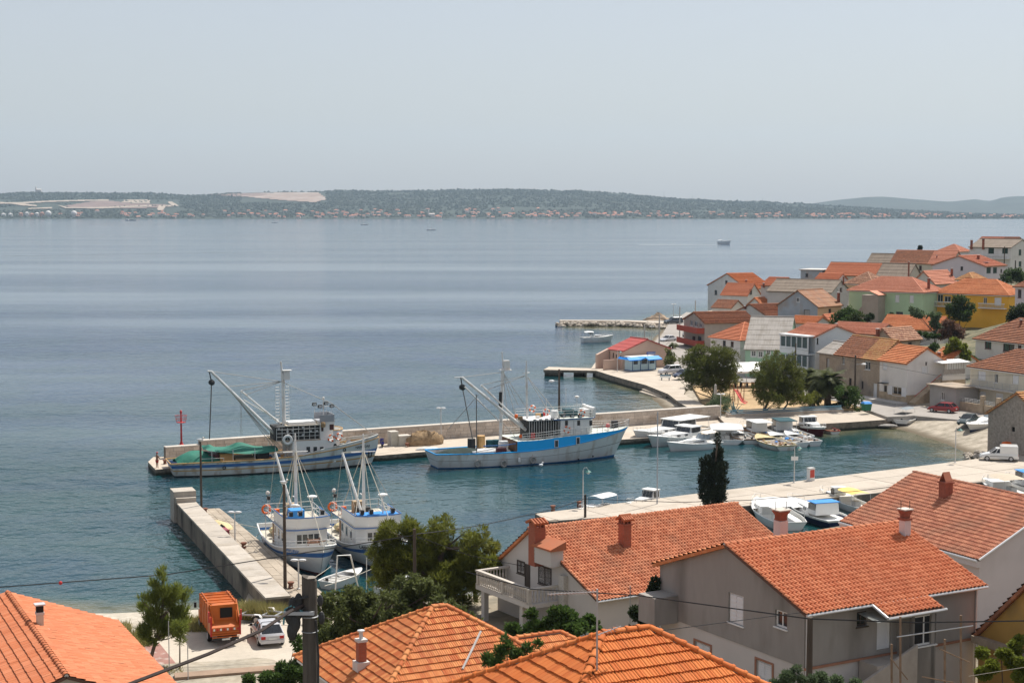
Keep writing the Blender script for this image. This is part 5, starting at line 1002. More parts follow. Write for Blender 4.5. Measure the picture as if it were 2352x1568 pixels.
def cloth(name,cols,mt,root,jit=.0):
 """grid of points cols[i][j]"""
 mb=MB();mb.loft(cols,closed=False,caps=False);o=mb.build(name,mt,root,smooth=True);s_=o.modifiers.new('s','SUBSURF');s_.levels=1;s_.render_levels=2;return o
rr_=random.Random(5);cols=[]
for i in range(9):
 x=.25+i*.62;t=math.sin(math.pi*(i+.35)/8.8)**.5
 cols.append([(x+rr_.uniform(-.1,.1),(-2.15+4.3*j/8)*(.75+.25*t),1.2+(0 if j in(0,8)else(1.45*t*math.sin(math.pi*j/8)**.5+rr_.uniform(-.12,.15))))for j in range(9)])
cloth('net_cover',cols,TARP,a)
cx0,cx1=W(474,1030).x,W(640,1030).x;cols=[]
for i in range(15):
 t=i/14;x=cx0+(cx1-cx0)*t;px=474+(640-474)*t
 top=np.interp(px,[474,481,495,530,552,560,590,640],[1034,1007,1026,1024,1009,1009,1022,1022]);bot=np.interp(px,[474,500,560,600,640],[1032,1036,1040,1039,1033])
 zt=W(px,top,0).z;zb_=W(px,bot,-2).z
 cols.append([(x,-2.1,zb_-.1),(x,-1.7,zb_+.1),(x,-.9,zb_+(zt-zb_)*.45),(x,0,zt),(x,.9,zb_+(zt-zb_)*.5),(x,2.0,zb_)])
cloth('net_canopy',cols,TARP,a)
for i,x in enumerate((cx0+.6,cx0+3,cx0+5.5,cx1-.4)):MB().tube([(x,-2.1,.9),(x,-2.1,2.9)],.035,5).tube([(x,2.0,.9),(x,2.0,2.9)],.035,5).build('canopy_post',STEEL,a)
for(p0,p1,m_)in((482,505,MAROON),(508,540,BUFF),(545,590,WOODD),(595,622,DARK)):xx0,xx1=W(p0,1050).x,W(p1,1050).x;MB().box(xx0,xx1,-1.2,1.6,.85,2.3 if m_ is not WOODD else 1.7).build('fish_box',m_,a)
rail(a,[(W(460,1060).x,-2.5,1.5),(W(512,1060).x,-2.6,1.5)],.55,0,1.6)
for x,r_ in((W(632,1045).x,.32),(W(650,1045).x,.28)):MB().lathe([(r_*1.2,0),(r_*.6,.15),(r_*.6,.9),(r_*1.2,1.05)],(x,-1.5,.9),10).build('winch',BUFF if r_<.3 else STEEL,a)
q=W(806,1019,-.6);MB().lathe([(.4,-.6),(.4,-.5),(.2,-.45),(.2,.45),(.4,.5),(.4,.6)],n=12).xf(Matrix.Translation((q.x,-.2,q.z-.1))@Matrix.Rotation(R(90),4,'X')).build('anchor_winch',GALV,a)
q=W(847,1043,-.7);s_=.97;z=q.z
MB().tube([(q.x,-.85,z+.45),(q.x-.05,-.85,z-.3)],.07).tube([(q.x-.5,-.95,z+.15),(q.x-.3,-.95,z-.35),(q.x+.2,-.9,z-.3),(q.x+.35,-.85,z+.25)],.09).build('anchor',RUST,a)
text('NAPREDAK',.42,RUBB,a,(W(832,1025,-1.2).x,-1.52,W(832,1025,-1.3).z),(R(90),0,R(22)))
for p,y_ in((515,1074),(794,1034)):q=W(p,y_,-2.7);MB().torus((q.x,-2.72 if p<600 else-2.1,q.z),.16,.05,'y',10,6).build('fairlead',RUBB,a)
# ---------------- bright blue seiner
th=R(21.5);O=Vector((-9.1,187.3));fr=Frame(O,th)
b_=thing('fishing_boat','fishing boat with bright blue upper hull and white bridge moored at the mole','boat',(O.x,O.y,0),th);BB=b_
pt,sh=hull(b_,23.2,6.0,1.75,1.65,3.3,1.7,[(.0,BOTB),(.06,BOTB),(.52,PG),(.545,pm('rubbing_strake',(.22,.2,.19),.7)),(.97,PG),(1,SKY)],.7,SKY,stern=.7)
def W(px,py,yc=-2.6):return fr.at(px,py,yc)
s0=.40;sec=[]
for s in np.linspace(s0,.998,22):
 q=pt(s,1,-1);zt=np.interp(q[0],[W(1230,990).x,W(1300,1000).x,W(1430,984).x],[W(1230,1010).z,W(1300,1001).z,W(1430,986,-1).z]);e_=max(.3,zt-q[2])*(1 if s>s0+.02 else 1)
 sec.append([(q[0],q[1]+.0,q[2]),(q[0]+.35*s**6,q[1]*1.01,q[2]+e_)])
for sd in(-1,1):
 mbu=MB().loft([[(p[0],p[1]*-sd,p[2])for p in q]for q in sec],closed=False,caps=False);mbu.build('upper_hull',SKY,b_)
dk=[[(q[1][0],q[1][1],q[1][2]),(q[1][0],-q[1][1],q[1][2])]for q in sec];MB().loft(dk,closed=False,caps=False).build('foredeck',pm('pale_deck_paint',(.55,.58,.52),.8,.08),b_)
MB().add([sec[0][0],sec[0][1],(sec[0][1][0],-sec[0][1][1],sec[0][1][2]),(sec[0][0][0],-sec[0][0][1],sec[0][0][2])],[(0,1,2,3)]).build('break_bulkhead',pm('rusty_brown',(.2,.12,.08),.9,.3),b_)
zd=sec[6][1][2]
for p,y_,h_ in((1277,1018,.75),(1328,1012,.75),(1376,1004,.65),(1410,997,.5)):
 q=W(p,y_,-2.9);s=min(max(q.x/23.2,.4),.97);k=int((s-s0)/(.998-s0)*21);yy=sec[k][0][1]*.5+sec[k][1][1]*.5-.03;nx=sec[min(k+1,21)][0];an=math.atan2(nx[1]-sec[k][0][1],nx[0]-sec[k][0][0])
 f_=MB().box(-.26,.26,-.03,.03,-h_/2-.06,h_/2+.06).build('window',PW,b_,loc=(q.x,yy-.02,q.z),rz=an);MB().box(-.19,.19,-.05,-.02,-h_/2,h_/2).build('pane',TINT,f_)
xw0,xw1=W(1288,975,-1.9).x,W(1366,975,-1.9).x;zt=W(1320,962,-1.9).z
dh=MB().prism([(xw0,-1.9),(xw1-.5,-1.9),(xw1,-1.2),(xw1,1.2),(xw1-.5,1.9),(xw0,1.9)],zd-.3,zt).build('wheelhouse',PW,b_)
MB().prism([(xw0-1.0,-2.1),(xw1-.3,-2.1),(xw1+.35,-1.3),(xw1+.35,1.3),(xw1-.3,2.1),(xw0-1.0,2.1)],zt,zt+.12,0,1).build('bridge_deck',[pm('pale_deck_paint',(.55,.58,.52)),BLUE],b_)
for p in(1301,1329,1357):q=W(p,971,-1.9);wins(b_,[(q.x-.18,q.x+.18,-1.94,-1.88,q.z-.3,q.z+.3)])
wins(b_,[(xw1-.02,xw1+.03,-.9,-.3,zt-.95,zt-.3),(xw1-.02,xw1+.03,.3,.9,zt-.95,zt-.3)])
for p in(1318,):q=W(p,982,-1.9);MB().box(q.x-.01,q.x+.01,-1.93,-1.9,zd-.1,zt-.2).build('door_seam',DARK,b_)
q=W(1302,986,-1.9);ring(b_,(q.x,-2.0,q.z),.38,.09)
xc0,xc1=W(1213,990,-2).x,W(1288,990,-2).x;zc1=W(1250,965,-2).z
MB().box(xc0+.4,xc1-.1,-1.5,1.6,zd-.2,zc1-.3).build('stacked_gear',DARK,b_)
cg=MB()
for i in range(14):x=xc0+.2+(xc1-xc0-.2)*i/13;cg.tube([(x,-1.95,zd),(x,-1.95,zc1)],.028,5)
cg.tube([(xc0,-1.95,zc1),(xc1,-1.95,zc1)],.03,5).tube([(xc0,-1.95,zd+.1),(xc1,-1.95,zd+.1)],.03,5).build('cage_rails',STEEL,b_)
MB().box(xc0,xc1+.2,-1.95,1.9,zc1,zc1+.08).build('boat_deck',PW,b_)
for k in range(5):flood(b_,(xc1-.3-k*.75,-1.9,zc1+.05),.2)
for p in(1294,1314,1332):q=W(p,955,-2.05);flood(b_,(q.x,-2.05,q.z),.3)
rail(b_,[(xw0-.9,-2.0,zt+.1),(xw1-.3,-2.0,zt+.1),(xw1+.2,-1.2,zt+.1),(xw1+.2,1.2,zt+.1),(xw1-.3,2.0,zt+.1),(xc0,2.0,zt+.1)],.95,2,1.1)
for p,y_,yc in((1337,949,-2.1),(1255,946,1.6),(1223,938,1.9)):q=W(p,y_,yc);ring(b_,(q.x,yc,q.z),.36,.09)
MB().box(xw0+1.2,xw0+2.3,-.7,.5,zt+.12,zt+1.0).box(xw0+2.2,xw0+2.9,-.4,.6,zt+.12,zt+.75).lathe([(.5,0),(.55,.5),(.1,.75)],(xw0+.5,-.3,zt+.12),10).build('canvas_covers',TEAL,b_)
MB().lathe([(.45,0),(.5,.45),(.45,.9)],(xc1-.4,-1.0,zc1+.08),12).build('raft_canister',PW,b_)
MB().box(xw1-.9,xw1-.2,-.9,.9,zt+.12,zt+.95).prism([(xw1-.1,-1.5),(xw1+.3,-1.5),(xw1+.5,1.5),(xw1,1.5)],zt+.1,zt+1.2).build('bridge_console',PW,b_);MB().sphere((xw1-.6,0,zt+1.35),.3,10,6,sc=(1,1,.7)).build('radar',PW,b_)
for p,y1_,dome in((1325,912,1),(1255,915,0),(1337,915,0),(1300,890,0)):
 q0=W(p,950,.3);q1=W(p,y1_,.3);mm=MB().tube([(q0.x,.3,zt),(q1.x,.3,q1.z)],.035,5)
 if dome:mm.lathe([(.02,-.1),(.3,-.05),(.28,.12),(.05,.2)],(q1.x,.3,q1.z),10).tube([(q1.x-.5,.3,q1.z-.9),(q1.x+.5,.3,q1.z-.9)],.04,5)
 mm.build('aerial_mast',STEEL,b_)
m0=W(1148,1010,.8);m1=W(1155,845,.8);m2=W(1153,808,.8)
MB().tube([(m0.x,.8,1.0),(m1.x,.8,m1.z)],[.2,.19],10).tube([(m1.x,.8,m1.z),(m2.x,.8,m2.z)],.07,6).box(m1.x+.1,m1.x+.8,.5,1.1,m1.z-.2,m1.z+.9).box(m1.x-.3,m1.x+1.0,.3,1.3,m1.z-.3,m1.z-.2).build('mast',STEEL,b_);MB().tube([(m0.x+.06,.8,W(1148,938,.8).z),(m0.x+.13,.8,W(1149,900,.8).z)],.215,10).build('mast_soot_band',RUBB,b_)
n0=W(1212,985,0);n1=W(1209,828,0);MB().tube([(n0.x,0,zd),(n1.x,0,n1.z-1.2),(n1.x,0,n1.z)],[.17,.13,.05],8).tube([(n1.x-.5,-.3,W(1209,856,0).z),(n1.x+.5,.3,W(1209,856,0).z)],.06,6).build('second_mast',STEEL,b_)
d0=W(1208,987,-.6);d1=W(1060,866,-.6);MB().tube([(d0.x,-.6,d0.z),(d1.x,-.6,d1.z)],[.2,.15],8).tube([(d1.x+.3,-.6,d1.z),(d1.x-.9,-.6,d1.z-.02)],.07,6).build('boom',STEEL,b_)
e0,e1=W(1204,978,.5),W(1105,884,.5);g0,g1=W(1145,965,-1.0),W(1067,888,-1.0)
MB().tube([(e0.x,.5,e0.z),(e1.x,.5,e1.z)],.11,8).build('derrick',STEEL,b_);MB().tube([(g0.x,-1,g0.z),(g1.x,-1,g1.z)],.09,8).build('derrick',STEEL,b_)
blk=W(1062,889,-.6);MB().lathe([(.1,-.3),(.36,-.2),(.28,0),(.36,.2),(.1,.3)],n=10).xf(Matrix.Translation((blk.x,-.6,blk.z))@Matrix.Rotation(R(90),4,'X')).tube([(blk.x,-.6,blk.z),(d1.x-.1,-.6,d1.z)],.07).build('power_block',DARK,b_)
q=W(1095,1045,-2.6);q2=W(1092,1010,-2.6);MB().tube([(blk.x,-.6,blk.z),(q2.x,-1.6,q2.z)],.06,6).tube([(W(1094,905,-2.0).x,-2.0,W(1094,905,-2.0).z),(q.x,-2.6,q.z)],.06,6).build('net_line',WIRE,b_)
rg=MB();T1=Vector((m1.x,.8,m1.z-.5));T2=Vector((n1.x,0,W(1209,862,0).z))
for p in(Vector((d1.x,-.6,d1.z)),Vector((W(1215,945,-1).x,-1,W(1215,945,-1).z)),Vector((W(1183,950,0).x,0,W(1183,950,0).z)),Vector((W(1190,930,2).x,2,W(1190,930,2).z)),Vector((W(1165,950,1).x,1,W(1165,950,1).z))):rg.tube([T1,p],.036,4)
for p in(Vector((e1.x,.5,e1.z)),Vector((e1.x+.8,.5,e1.z-.6)),Vector((W(1290,958,-1).x,-1,zt)),Vector((W(1268,962,1).x,1,zt)),Vector((W(1210,965,1).x,1,zd))):rg.tube([T2,p],.036,4)
for p,q_ in((W(1100,905,0),W(1030,985,1)),(W(1120,915,0),W(1195,985,-1)),(W(1110,900,0),W(1180,980,0)),(W(1150,965,-2),W(1212,1035,-2.7))):rg.tube([p,q_],.034,4)
rg.build('rigging',RIGM,b_)
rail(b_,[(q[1][0],q[1][1]*.96,q[1][2])for q in sec[1:]]+[(q[1][0],-q[1][1]*.96,q[1][2])for q in reversed(sec[1:])],.85,2,1.3)
for k,x in enumerate((1225,1250)):q=W(x,990,-2.3);MB().lathe([(.25,0),(.25,.7)],(q.x,-2.2,zd),10).build('gas_drum',RED if k==0 else RUBB,b_)
q=W(1392,978,0);MB().sphere((q.x,-.5,q.z+.1),.28,8,6).build('red_buoy',RED,b_);q=W(1412,975,.8);MB().box(q.x-.3,q.x+.3,.5,1.2,q.z-.5,q.z+.5).build('windlass',DARK,b_)
cols=[]
for i in range(8):
 x=.4+i*.75;t=math.sin(math.pi*(i+.4)/8)**.6;cols.append([(x,-2.0+4*j/6,1.25+(0 if j in(0,6)else.85*t*math.sin(math.pi*j/6)+rr_.uniform(-.1,.12)))for j in range(7)])
cloth('net_cover',cols,pm('dark_net',(.02,.035,.03),.9,.3,2,bump=.6),b_)
xx=W(1090,1030,-1).x
MB().box(xx-.4,xx+4.2,-1.9,1.9,1.0,1.75).build('net_bin',PW,b_);MB().lathe([(.62,0),(.66,.9),(.6,1.15)],(W(1151,1040,-2).x,-2.0,1.0),14).build('maroon_drum',MAROON,b_);MB().lathe([(.6,0),(.6,1.6),(.55,1.75)],(W(1156,1025,-.8).x,-.8,1.0),12).build('water_tank',PW,b_)
for p,m_,h_ in((1083,DARK,1.9),(1105,BUFF,2.2),(1125,TEAL,1.6),(1140,TEAL,1.6)):q=W(p,1020,1.4);MB().lathe([(.5,0),(.5,h_)],(q.x,1.4,1.0),10).build('gear_drum',m_,b_)
for p in(1185,1200):q=W(p,1040,-1.6);MB().lathe([(.35,-.4),(.15,-.3),(.15,.3),(.35,.4)],n=10).xf(Matrix.Translation((q.x,-1.6,1.5))@Matrix.Rotation(R(90),4,'X')).build('winch_drum',TEAL,b_)
MB().tube([W(1110,1024,-2.6),W(1160,1022,-2.6),W(1212,1014,-2.6)],.06).build('blue_hose',BLUE,b_)
for p,y_ in((1097,1064),(1157,1064),(1224,1056)):
 q=W(p,y_,-3.0);MB().torus((q.x,-3.05,q.z),.34,.12,'y',16,8).build('tyre_fender',pm('grey_tyre',(.30,.29,.27),.85,.3,4),b_);MB().tube([(q.x,-3.0,q.z+.3),(q.x,-2.85,q.z+1.0)],.02,4).build('fender_rope',ROPE,b_)
q=W(1192,1056,-3.0);MB().lathe([(.05,-.3),(.17,-.2),(.17,.2),(.05,.3)],(q.x,-3.1,q.z),8).build('fender',PW,b_)
for p,y_ in((1330,1055),(1363,1048),(1132,1074)):q=W(p,y_,-2.5);MB().torus((q.x,-2.35 if p>1200 else-2.75,q.z),.07,.05,'y',8,5).build('outlet',RUBB,b_)
rn=random.Random(12)
for root_,x0_,x1_,z_ in((a,10.5,13.5,1.0),(a,18.5,21.5,2.2),(a,13,17.5,zc1-.2),(BB,4.5,9.5,1.1),(BB,9.5,15,zc1+.12),(BB,10.2,13.5,zd)):
 for k in range(7):
  x=rn.uniform(x0_,x1_);y=rn.uniform(-1.7,1.5);m_=rn.choice([DARK,BUFF,PW,TEAL,NET,ORNG,WOODD,GALV,RED]);s_=rn.uniform(.18,.42)
  if rn.random()<.5:MB().box(x-s_,x+s_,y-s_*.7,y+s_*.7,z_,z_+s_*rn.uniform(.8,2)).build('deck_gear',m_,root_,rz=0)
  else:MB().lathe([(s_*.7,0),(s_*.8,s_),(s_*.5,s_*1.5)],(x,y,z_),9).build('deck_gear',m_,root_)
# ---------------- the two white boats at the pier
def harbour_boat(lab,O,th,L,B,name,stripe,blue_top,tall,hb=2.7):
 t=thing('fishing_boat',lab,'boat',(O[0],O[1],0),th);pt,sh=hull(t,L,B,1.35,1.15,hb,1.5,[(.0,RUST),(.08,pm('antifoul_red',(.12,.03,.025),.7,.2)),(.45,PW),(.62,PW),(.78,stripe),(1,PW)],.55,PW,deckm_=pm('pale_deck',(.5,.46,.38),.85,.15),stern=.8)
 x0,x1=L*.34,L*.72;w_=B*.36;z0=.7;z1=3.0
 MB().prism([(x0,-w_),(x1-.5,-w_),(x1,-w_*.6),(x1,w_*.6),(x1-.5,w_),(x0,w_)],z0,z1).build('deckhouse',PW,t)
 MB().prism([(x0-1.6,-w_-.35),(x1+.1,-w_-.3),(x1+.45,-w_*.6),(x1+.45,w_*.6),(x1+.1,w_+.3),(x0-1.6,w_+.35)],z1,z1+.1,0,1).build('house_roof',[pm('pale_deck',(.5,.46,.38)),BLUE],t)
 fb=[(x0+1.8,-w_-.2),(x1-.1,-w_-.15),(x1+.35,-w_*.55),(x1+.35,w_*.55),(x1-.1,w_+.15),(x0+1.8,w_+.2)]
 MB().loft([[(x,y,z1+.1)for x,y in fb],[(x+.1,y,z1+1.05)for x,y in fb]],closed=False,caps=False).build('flybridge_screen',PW,t);MB().tube([(x+.1,y,z1+1.07)for x,y in fb],.05).build('screen_trim',BLUE,t)
 for k in range(4):y_=-w_*.55+w_*1.1*(k+.5)/4;f_=MB().box(x1-.02,x1+.04,y_-.27,y_+.27,1.75,2.65).build('window',PW,t);MB().box(x1+.03,x1+.06,y_-.2,y_+.2,1.82,2.58).build('pane',TINT,f_)
 for sd in(-1,1):
  for k in range(3):xx=x0+1.0+k*1.5;MB().box(xx,xx+.5,sd*w_-.03,sd*w_+.03,1.7,2.5).build('window',TINT,t)
  MB().box(x0+.15,x0+.75,sd*w_-.03,sd*w_+.03,.8,2.6).build('door',WOODB,t)
  MB().tube([(x0-1.5,sd*(w_+.3),.7),(x0-1.5,sd*(w_+.3),z1)],.04,5).build('stanchion',STEEL,t)
 rail(t,[(x0-1.5,-w_-.3,z1+.1),(x0+1.8,-w_-.2,z1+.1)],.9,1,1.0);rail(t,[(x0-1.5,w_+.3,z1+.1),(x0+1.8,w_+.2,z1+.1)],.9,1,1.0);rail(t,[(x0-1.5,-w_-.3,z1+.1),(x0-1.5,w_+.3,z1+.1)],.9,1,1.0)
 fpts=[pt(s,1,-1)for s in np.linspace(.55,.99,8)]+[pt(s,1,1)for s in np.linspace(.99,.55,8)];rail(t,fpts,.55,1,1.4)
 ring(t,(x0-1.6,-w_-.2,z1+.5),.36,.1,'x',ORNG,ORNG);MB().lathe([(.25,0),(.25,.7)],(x0+.2,-w_*.8,z1+.1),8).build('orange_drum',ORNG,t)
 if blue_top:MB().box(x0+2.2,x0+3.6,-.9,.3,z1+.15,z1+1.2).build('blue_cover',CANB,t)
 else:MB().box(x1-1.4,x1+.1,-w_+.1,w_-.1,z1+1.0,z1+1.1).build('blue_cover',CANB,t)
 MB().box(x0-.9,x0-.1,-.5,.6,z1+.1,z1+1.1).build('galley_box',WOODD,t);MB().box(x0+.3,x0+1.2,-.5,.7,z1+.1,z1+.75).build('gear_box',DARK,t)
 mx=x0+1.5;MB().tube([(mx,0,z1),(mx,0,tall-1.4),(mx,0,tall)],[.16,.12,.06],8).tube([(mx,-1.1,tall-1.6),(mx,1.1,tall-1.6)],.05,5).tube([(mx,0,z1+1.9),(mx-1.2,0,z1+1.9)],.05,5).build('mast',STEEL,t)
 MB().tube([(mx-.2,-.2,z1+.5),(mx-2.8,-1.2,tall-2.0)],[.13,.1],8).build('boom',STEEL,t)
 rg=MB();T_=Vector((mx,0,tall-1.5));bt=pt(.99,1,-1)
 for p in((mx-2.8,-1.2,tall-2.0),(bt[0]-.2,0,bt[2]+.1),(x1-.6,-w_,z1+1.0),(x1-.6,w_,z1+1.0),(.6,-.8,1.4),(.6,.8,1.4),(mx+2.5,0,z1+1.0)):rg.tube([T_,p],.034,4)
 for p in((mx-3.2,-1.8,z1),(mx-1.2,-.4,z1+.1)):rg.tube([(mx-2.8,-1.2,tall-2.0),p],.02,4)
 rg.build('rigging',ROPE,t)
 ra_=MB().tube([(x1-.4,.5,z1+.1),(x1-.4,.5,z1+2.6)],.07,6).tube([(x1-.4,-.1,z1+1.7),(x1-.4,1.1,z1+1.7)],.04,5).build('radar_post',STEEL,t);MB().lathe([(.1,-.06),(.42,0),(.42,.12),(.1,.2)],(x1-.4,.5,z1+2.65),12).build('radar',PW,ra_)
 for y_ in(-1.4,-.6,1.3):flood(t,(x1-.2,y_,z1+1.35),.3)
 for sx in(x0-1.4,):MB().tube([(sx,-w_-.1,z1+.1),(sx,-w_-.1,z1+2.0)],.03,5).sphere((sx,-w_-.1,z1+2.0),.2,8,5).build('lamp_post',STEEL,t);flood(t,(sx+.3,-w_-.1,z1+1.6),.25)
 MB().lathe([(.35,-.5),(.18,-.4),(.18,.4),(.35,.5)],n=10).xf(Matrix.Translation((L*.86,0,hb-.3))@Matrix.Rotation(R(90),4,'X')).tube([(L*.93,-.5,hb-.1),(L*1.02,.4,hb+.25)],.07).tube([(L*.9,.5,hb-.1),(L*1.0,-.3,hb+.1)],.06).build('anchor_winch',pm('rusty_iron',(.22,.12,.08),.9,.3,3),t)
 MB().sphere((1.6,-.3,1.1),.9,10,6,sc=(1.2,1.2,.5)).build('net_heap',NETY,t);MB().torus((2.9,-.9,1.2),.35,.14,'z').build('rope_coil',NET,t)
 q=pt(.83,.86,-1);text(name,.5,BLUE if blue_top else RUBB,t,(q[0],q[1]-.06,q[2]),(R(82),0,math.atan2(pt(.88,.86,-1)[1]-pt(.78,.86,-1)[1],pt(.88,.86,-1)[0]-pt(.78,.86,-1)[0])))
 MB().torus((L*.3,-B*.49,.8),.3,.12,'y').build('fender',PG,t)
 return t
harbour_boat('white fishing boat moored right beside the pier with sea wall',(-21.3,146.0),R(-70),16.0,5.0,'JAVORAK',BLUE,True,10.6)
harbour_boat('white fishing boat with broad blue bow stripe behind the big pine, second from the pier',(-15.6,147.6),R(-70),17.0,5.2,'CARMA',BLUE,False,10.4,2.9)
# ---------------- small boats
def small_boat(lab,bow,stern,style='open',hm=PW,wb=.38,free=.62,bowh=1.0,trim=PW,z=0.0,top=None,name=None,extra=None,boot=None,keel=RUST,group=None):
 b0,s0_=G(*bow,z),G(*stern,z);d=(b0-s0_);L=max(2.4,d.length);th=math.atan2(d.y,d.x);B=wb*L
 t=thing('boat' if style in('open',)else 'motor_boat',lab,'boat',(s0_.x,s0_.y,z),th,group)
 L2=L*.93
 pt,sh=hull(t,L2,B,free*.95,free,bowh,L*.07,[(.0,keel),(.1,boot or hm),(.82,hm),(1,trim)],.3 if style!='cruiser' else.08,trim,deckm_=INTR if style=='open' else PW,stern=.82 if style=='cruiser' else.75,full=.42,so=.08,N=14)
 H=free
 if style=='open':
  for s in(.22,.42,.62):y_=B*.46;MB().box(s*L2-.12,s*L2+.12,-y_,y_,H-.14,H-.08).build('thwart',WOODB if trim is not PW else INTR,t)
  fd=[]
  for s in np.linspace(.75,.99,6):a_,c_=pt(s,1,1),pt(s,1,-1);fd.append([a_,((a_[0]+c_[0])/2,0,a_[2]+.05),c_])
  MB().loft(fd,closed=False,caps=False).build('foredeck',trim,t);MB().box(.1,.22,-.12,.12,H-.3,H+.25).build('outboard',DARK,t)
  rn=random.Random(int(L*1000));
  if extra=='clutter':
   for k in range(7):MB().sphere((rn.uniform(.25,.7)*L2,rn.uniform(-.25,.25)*B,H-.1),rn.uniform(.14,.3),7,5,sc=(1.3,1,.7)).build('gear',rn.choice([NET,NETY,BEI,CANB,WOODB]),t)
  if extra=='buoys':
   for k in(-1,1):MB().sphere((.28*L2,k*.3,H+.15),.3,10,7).build('buoy',PG,t)
 if style in('cabin','pilot','canopy','cruiser'):
  fd=[]
  for s in np.linspace(.5 if style=='cruiser' else.66,.99,8):a_,c_=pt(s,1,1),pt(s,1,-1);fd.append([a_,((a_[0]+c_[0])/2,0,a_[2]+.1),c_])
  MB().loft(fd,closed=False,caps=False).build('foredeck',PW,t)
  rail(t,[pt(s,1,-1)for s in np.linspace(.6,.98,5)]+[pt(s,1,1)for s in np.linspace(.98,.6,5)],.42,0,1.0,.018)
 if style in('cabin','pilot'):
  x0,x1=(.42*L2,.78*L2)if style=='cabin' else(.5*L2,.82*L2);w_=B*.33;z1=H+.55
  MB().loft([[(x0,-w_,.3),(x1,-w_*.6,.3),(x1,w_*.6,.3),(x0,w_,.3)],[(x0,-w_,z1),(x1-.2,-w_*.5,z1-.05),(x1-.2,w_*.5,z1-.05),(x0,w_,z1)]]).build('cabin',PW,t)
  for sd in(-1,1):wins(t,[(x0+(x1-x0)*f,x0+(x1-x0)*f+.5,sd*w_*(.93-.2*f)-.05,sd*w_*(.93-.2*f)+.05,H+.18,H+.42)for f in(.2,.55)])
  xw=x0-.25*L2 if style=='pilot' else x0-.16*L2;hw_=1.0 if style=='pilot' else.75;zz=z1-.1
  sc_=MB().loft([[(xw,-w_*1.05,zz-.4),(x0+.35,-w_,zz-.4),(x0+.35,w_,zz-.4),(xw,w_*1.05,zz-.4)],[(xw,-w_*.95,zz+hw_),(x0-.05,-w_*.85,zz+hw_),(x0-.05,w_*.85,zz+hw_),(xw,w_*.95,zz+hw_)]]);sc_.build('wheelhouse',PW,t)
  for sd in(-1,1):MB().box(xw+.15,x0+.02,sd*w_*.96-.06,sd*w_*.96+.06,zz+.05,zz+hw_-.12).build('side_window',TINT,t)
  n_=3
  for k in range(n_):y_=-w_*.8+1.6*w_*k/n_;MB().loft([[(x0+.34,y_+.04,zz-.02),(x0+.37,y_+.04,zz-.02),(x0+.37,y_+1.6*w_/n_-.04,zz-.02),(x0+.34,y_+1.6*w_/n_-.04,zz-.02)],[(x0+.04,y_+.04,zz+hw_-.1),(x0+.07,y_+.04,zz+hw_-.1),(x0+.07,y_+1.6*w_/n_-.04,zz+hw_-.1),(x0+.04,y_+1.6*w_/n_-.04,zz+hw_-.1)]]).build('windscreen',TINT,t)
  MB().box(xw-(.22*L2 if style=='pilot' else.05),x0+.12,-w_*1.1,w_*1.1,zz+hw_,zz+hw_+.07).build('roof',top or PW,t)
  if style=='pilot':MB().tube([(xw-.2*L2,-w_,.4),(xw-.2*L2,-w_,zz+hw_)],.025,5).tube([(xw-.2*L2,w_,.4),(xw-.2*L2,w_,zz+hw_)],.025,5).build('roof_post',STEEL,t)
 if style=='canopy':
  x0,x1=.1*L2,.62*L2;w_=B*.42;zz=H+1.15
  MB().box(.55*L2,.8*L2,-B*.3,B*.3,.3,H+.45).build('cabin',PW,t);cols=[[(x0+(x1-x0)*i/5,-w_+2*w_*j/4,zz+.18*math.sin(math.pi*j/4))for j in range(5)]for i in range(6)]
  cloth('canopy',cols,top or PW,t)
  for x in(x0+.1,x1-.1):
   for sd in(-1,1):MB().tube([(x,sd*w_,.4),(x,sd*w_,zz)],.022,5).build('canopy_post',STEEL,t)
  MB().box(.2*L2,.35*L2,-.3,.3,.3,H+.3).build('engine_box',INTR,t)
 if style=='cruiser':
  x0,x1=.34*L2,.84*L2;w_=B*.36
  MB().loft([[(x0,-w_*1.15,H-.05),(x1,-.12,bowh*.93),(x1,.12,bowh*.93),(x0,w_*1.15,H-.05)],[(x0+.1,-w_*.95,H+.55),(x0+(x1-x0)*.45,-w_*.62,H+.52),(x0+(x1-x0)*.45,w_*.62,H+.52),(x0+.1,w_*.95,H+.55)]]).build('coachroof',PW,t)
  for sd in(-1,1):MB().loft([[(x0+.3,sd*w_*1.06,H+.22),(x0+1.9,sd*w_*.72,H+.2)],[(x0+.35,sd*w_*1.03,H+.38),(x0+1.5,sd*w_*.76,H+.3)]],closed=False,caps=False).build('side_window',TINT,t)
  zz=H+.5;ws=[(x0+.95,0),(x0+.7,w_*.7),(x0-.3,w_*.98)]
  MB().loft([[(x0-.4,-w_,zz),(x0+.55,-w_*.7,zz),(x0+.8,0,zz),(x0+.55,w_*.7,zz),(x0-.4,w_,zz)],[(x0-.6,-w_*.9,zz+.55),(x0+.1,-w_*.6,zz+.6),(x0+.25,0,zz+.6),(x0+.1,w_*.6,zz+.6),(x0-.6,w_*.9,zz+.55)]],closed=False,caps=False).build('windscreen',pm('clear_screen',(.30,.34,.36),.15,.1),t)
  if top:
   cols=[[(.06*L2+(x0+.2-.06*L2)*i/5,-w_+2*w_*j/4,H+1.15+.22*math.sin(math.pi*j/4)+.1*math.sin(math.pi*i/5))for j in range(5)]for i in range(6)];cloth('bimini',cols,top,t)
   for x in(.1*L2,x0):MB().tube([(x,-w_*1.05,H),(x+.15,-w_,H+1.15)],.02,5).tube([(x,w_*1.05,H),(x+.15,w_,H+1.15)],.02,5).build('bimini_frame',STEEL,t)
  for k in(.3,.5,.7):q=pt(k,.6,-1);MB().lathe([(.03,-.22),(.09,-.12),(.09,.12),(.03,.22)],(q[0],q[1]-.1,q[2]),8).build('fender',PW,t)
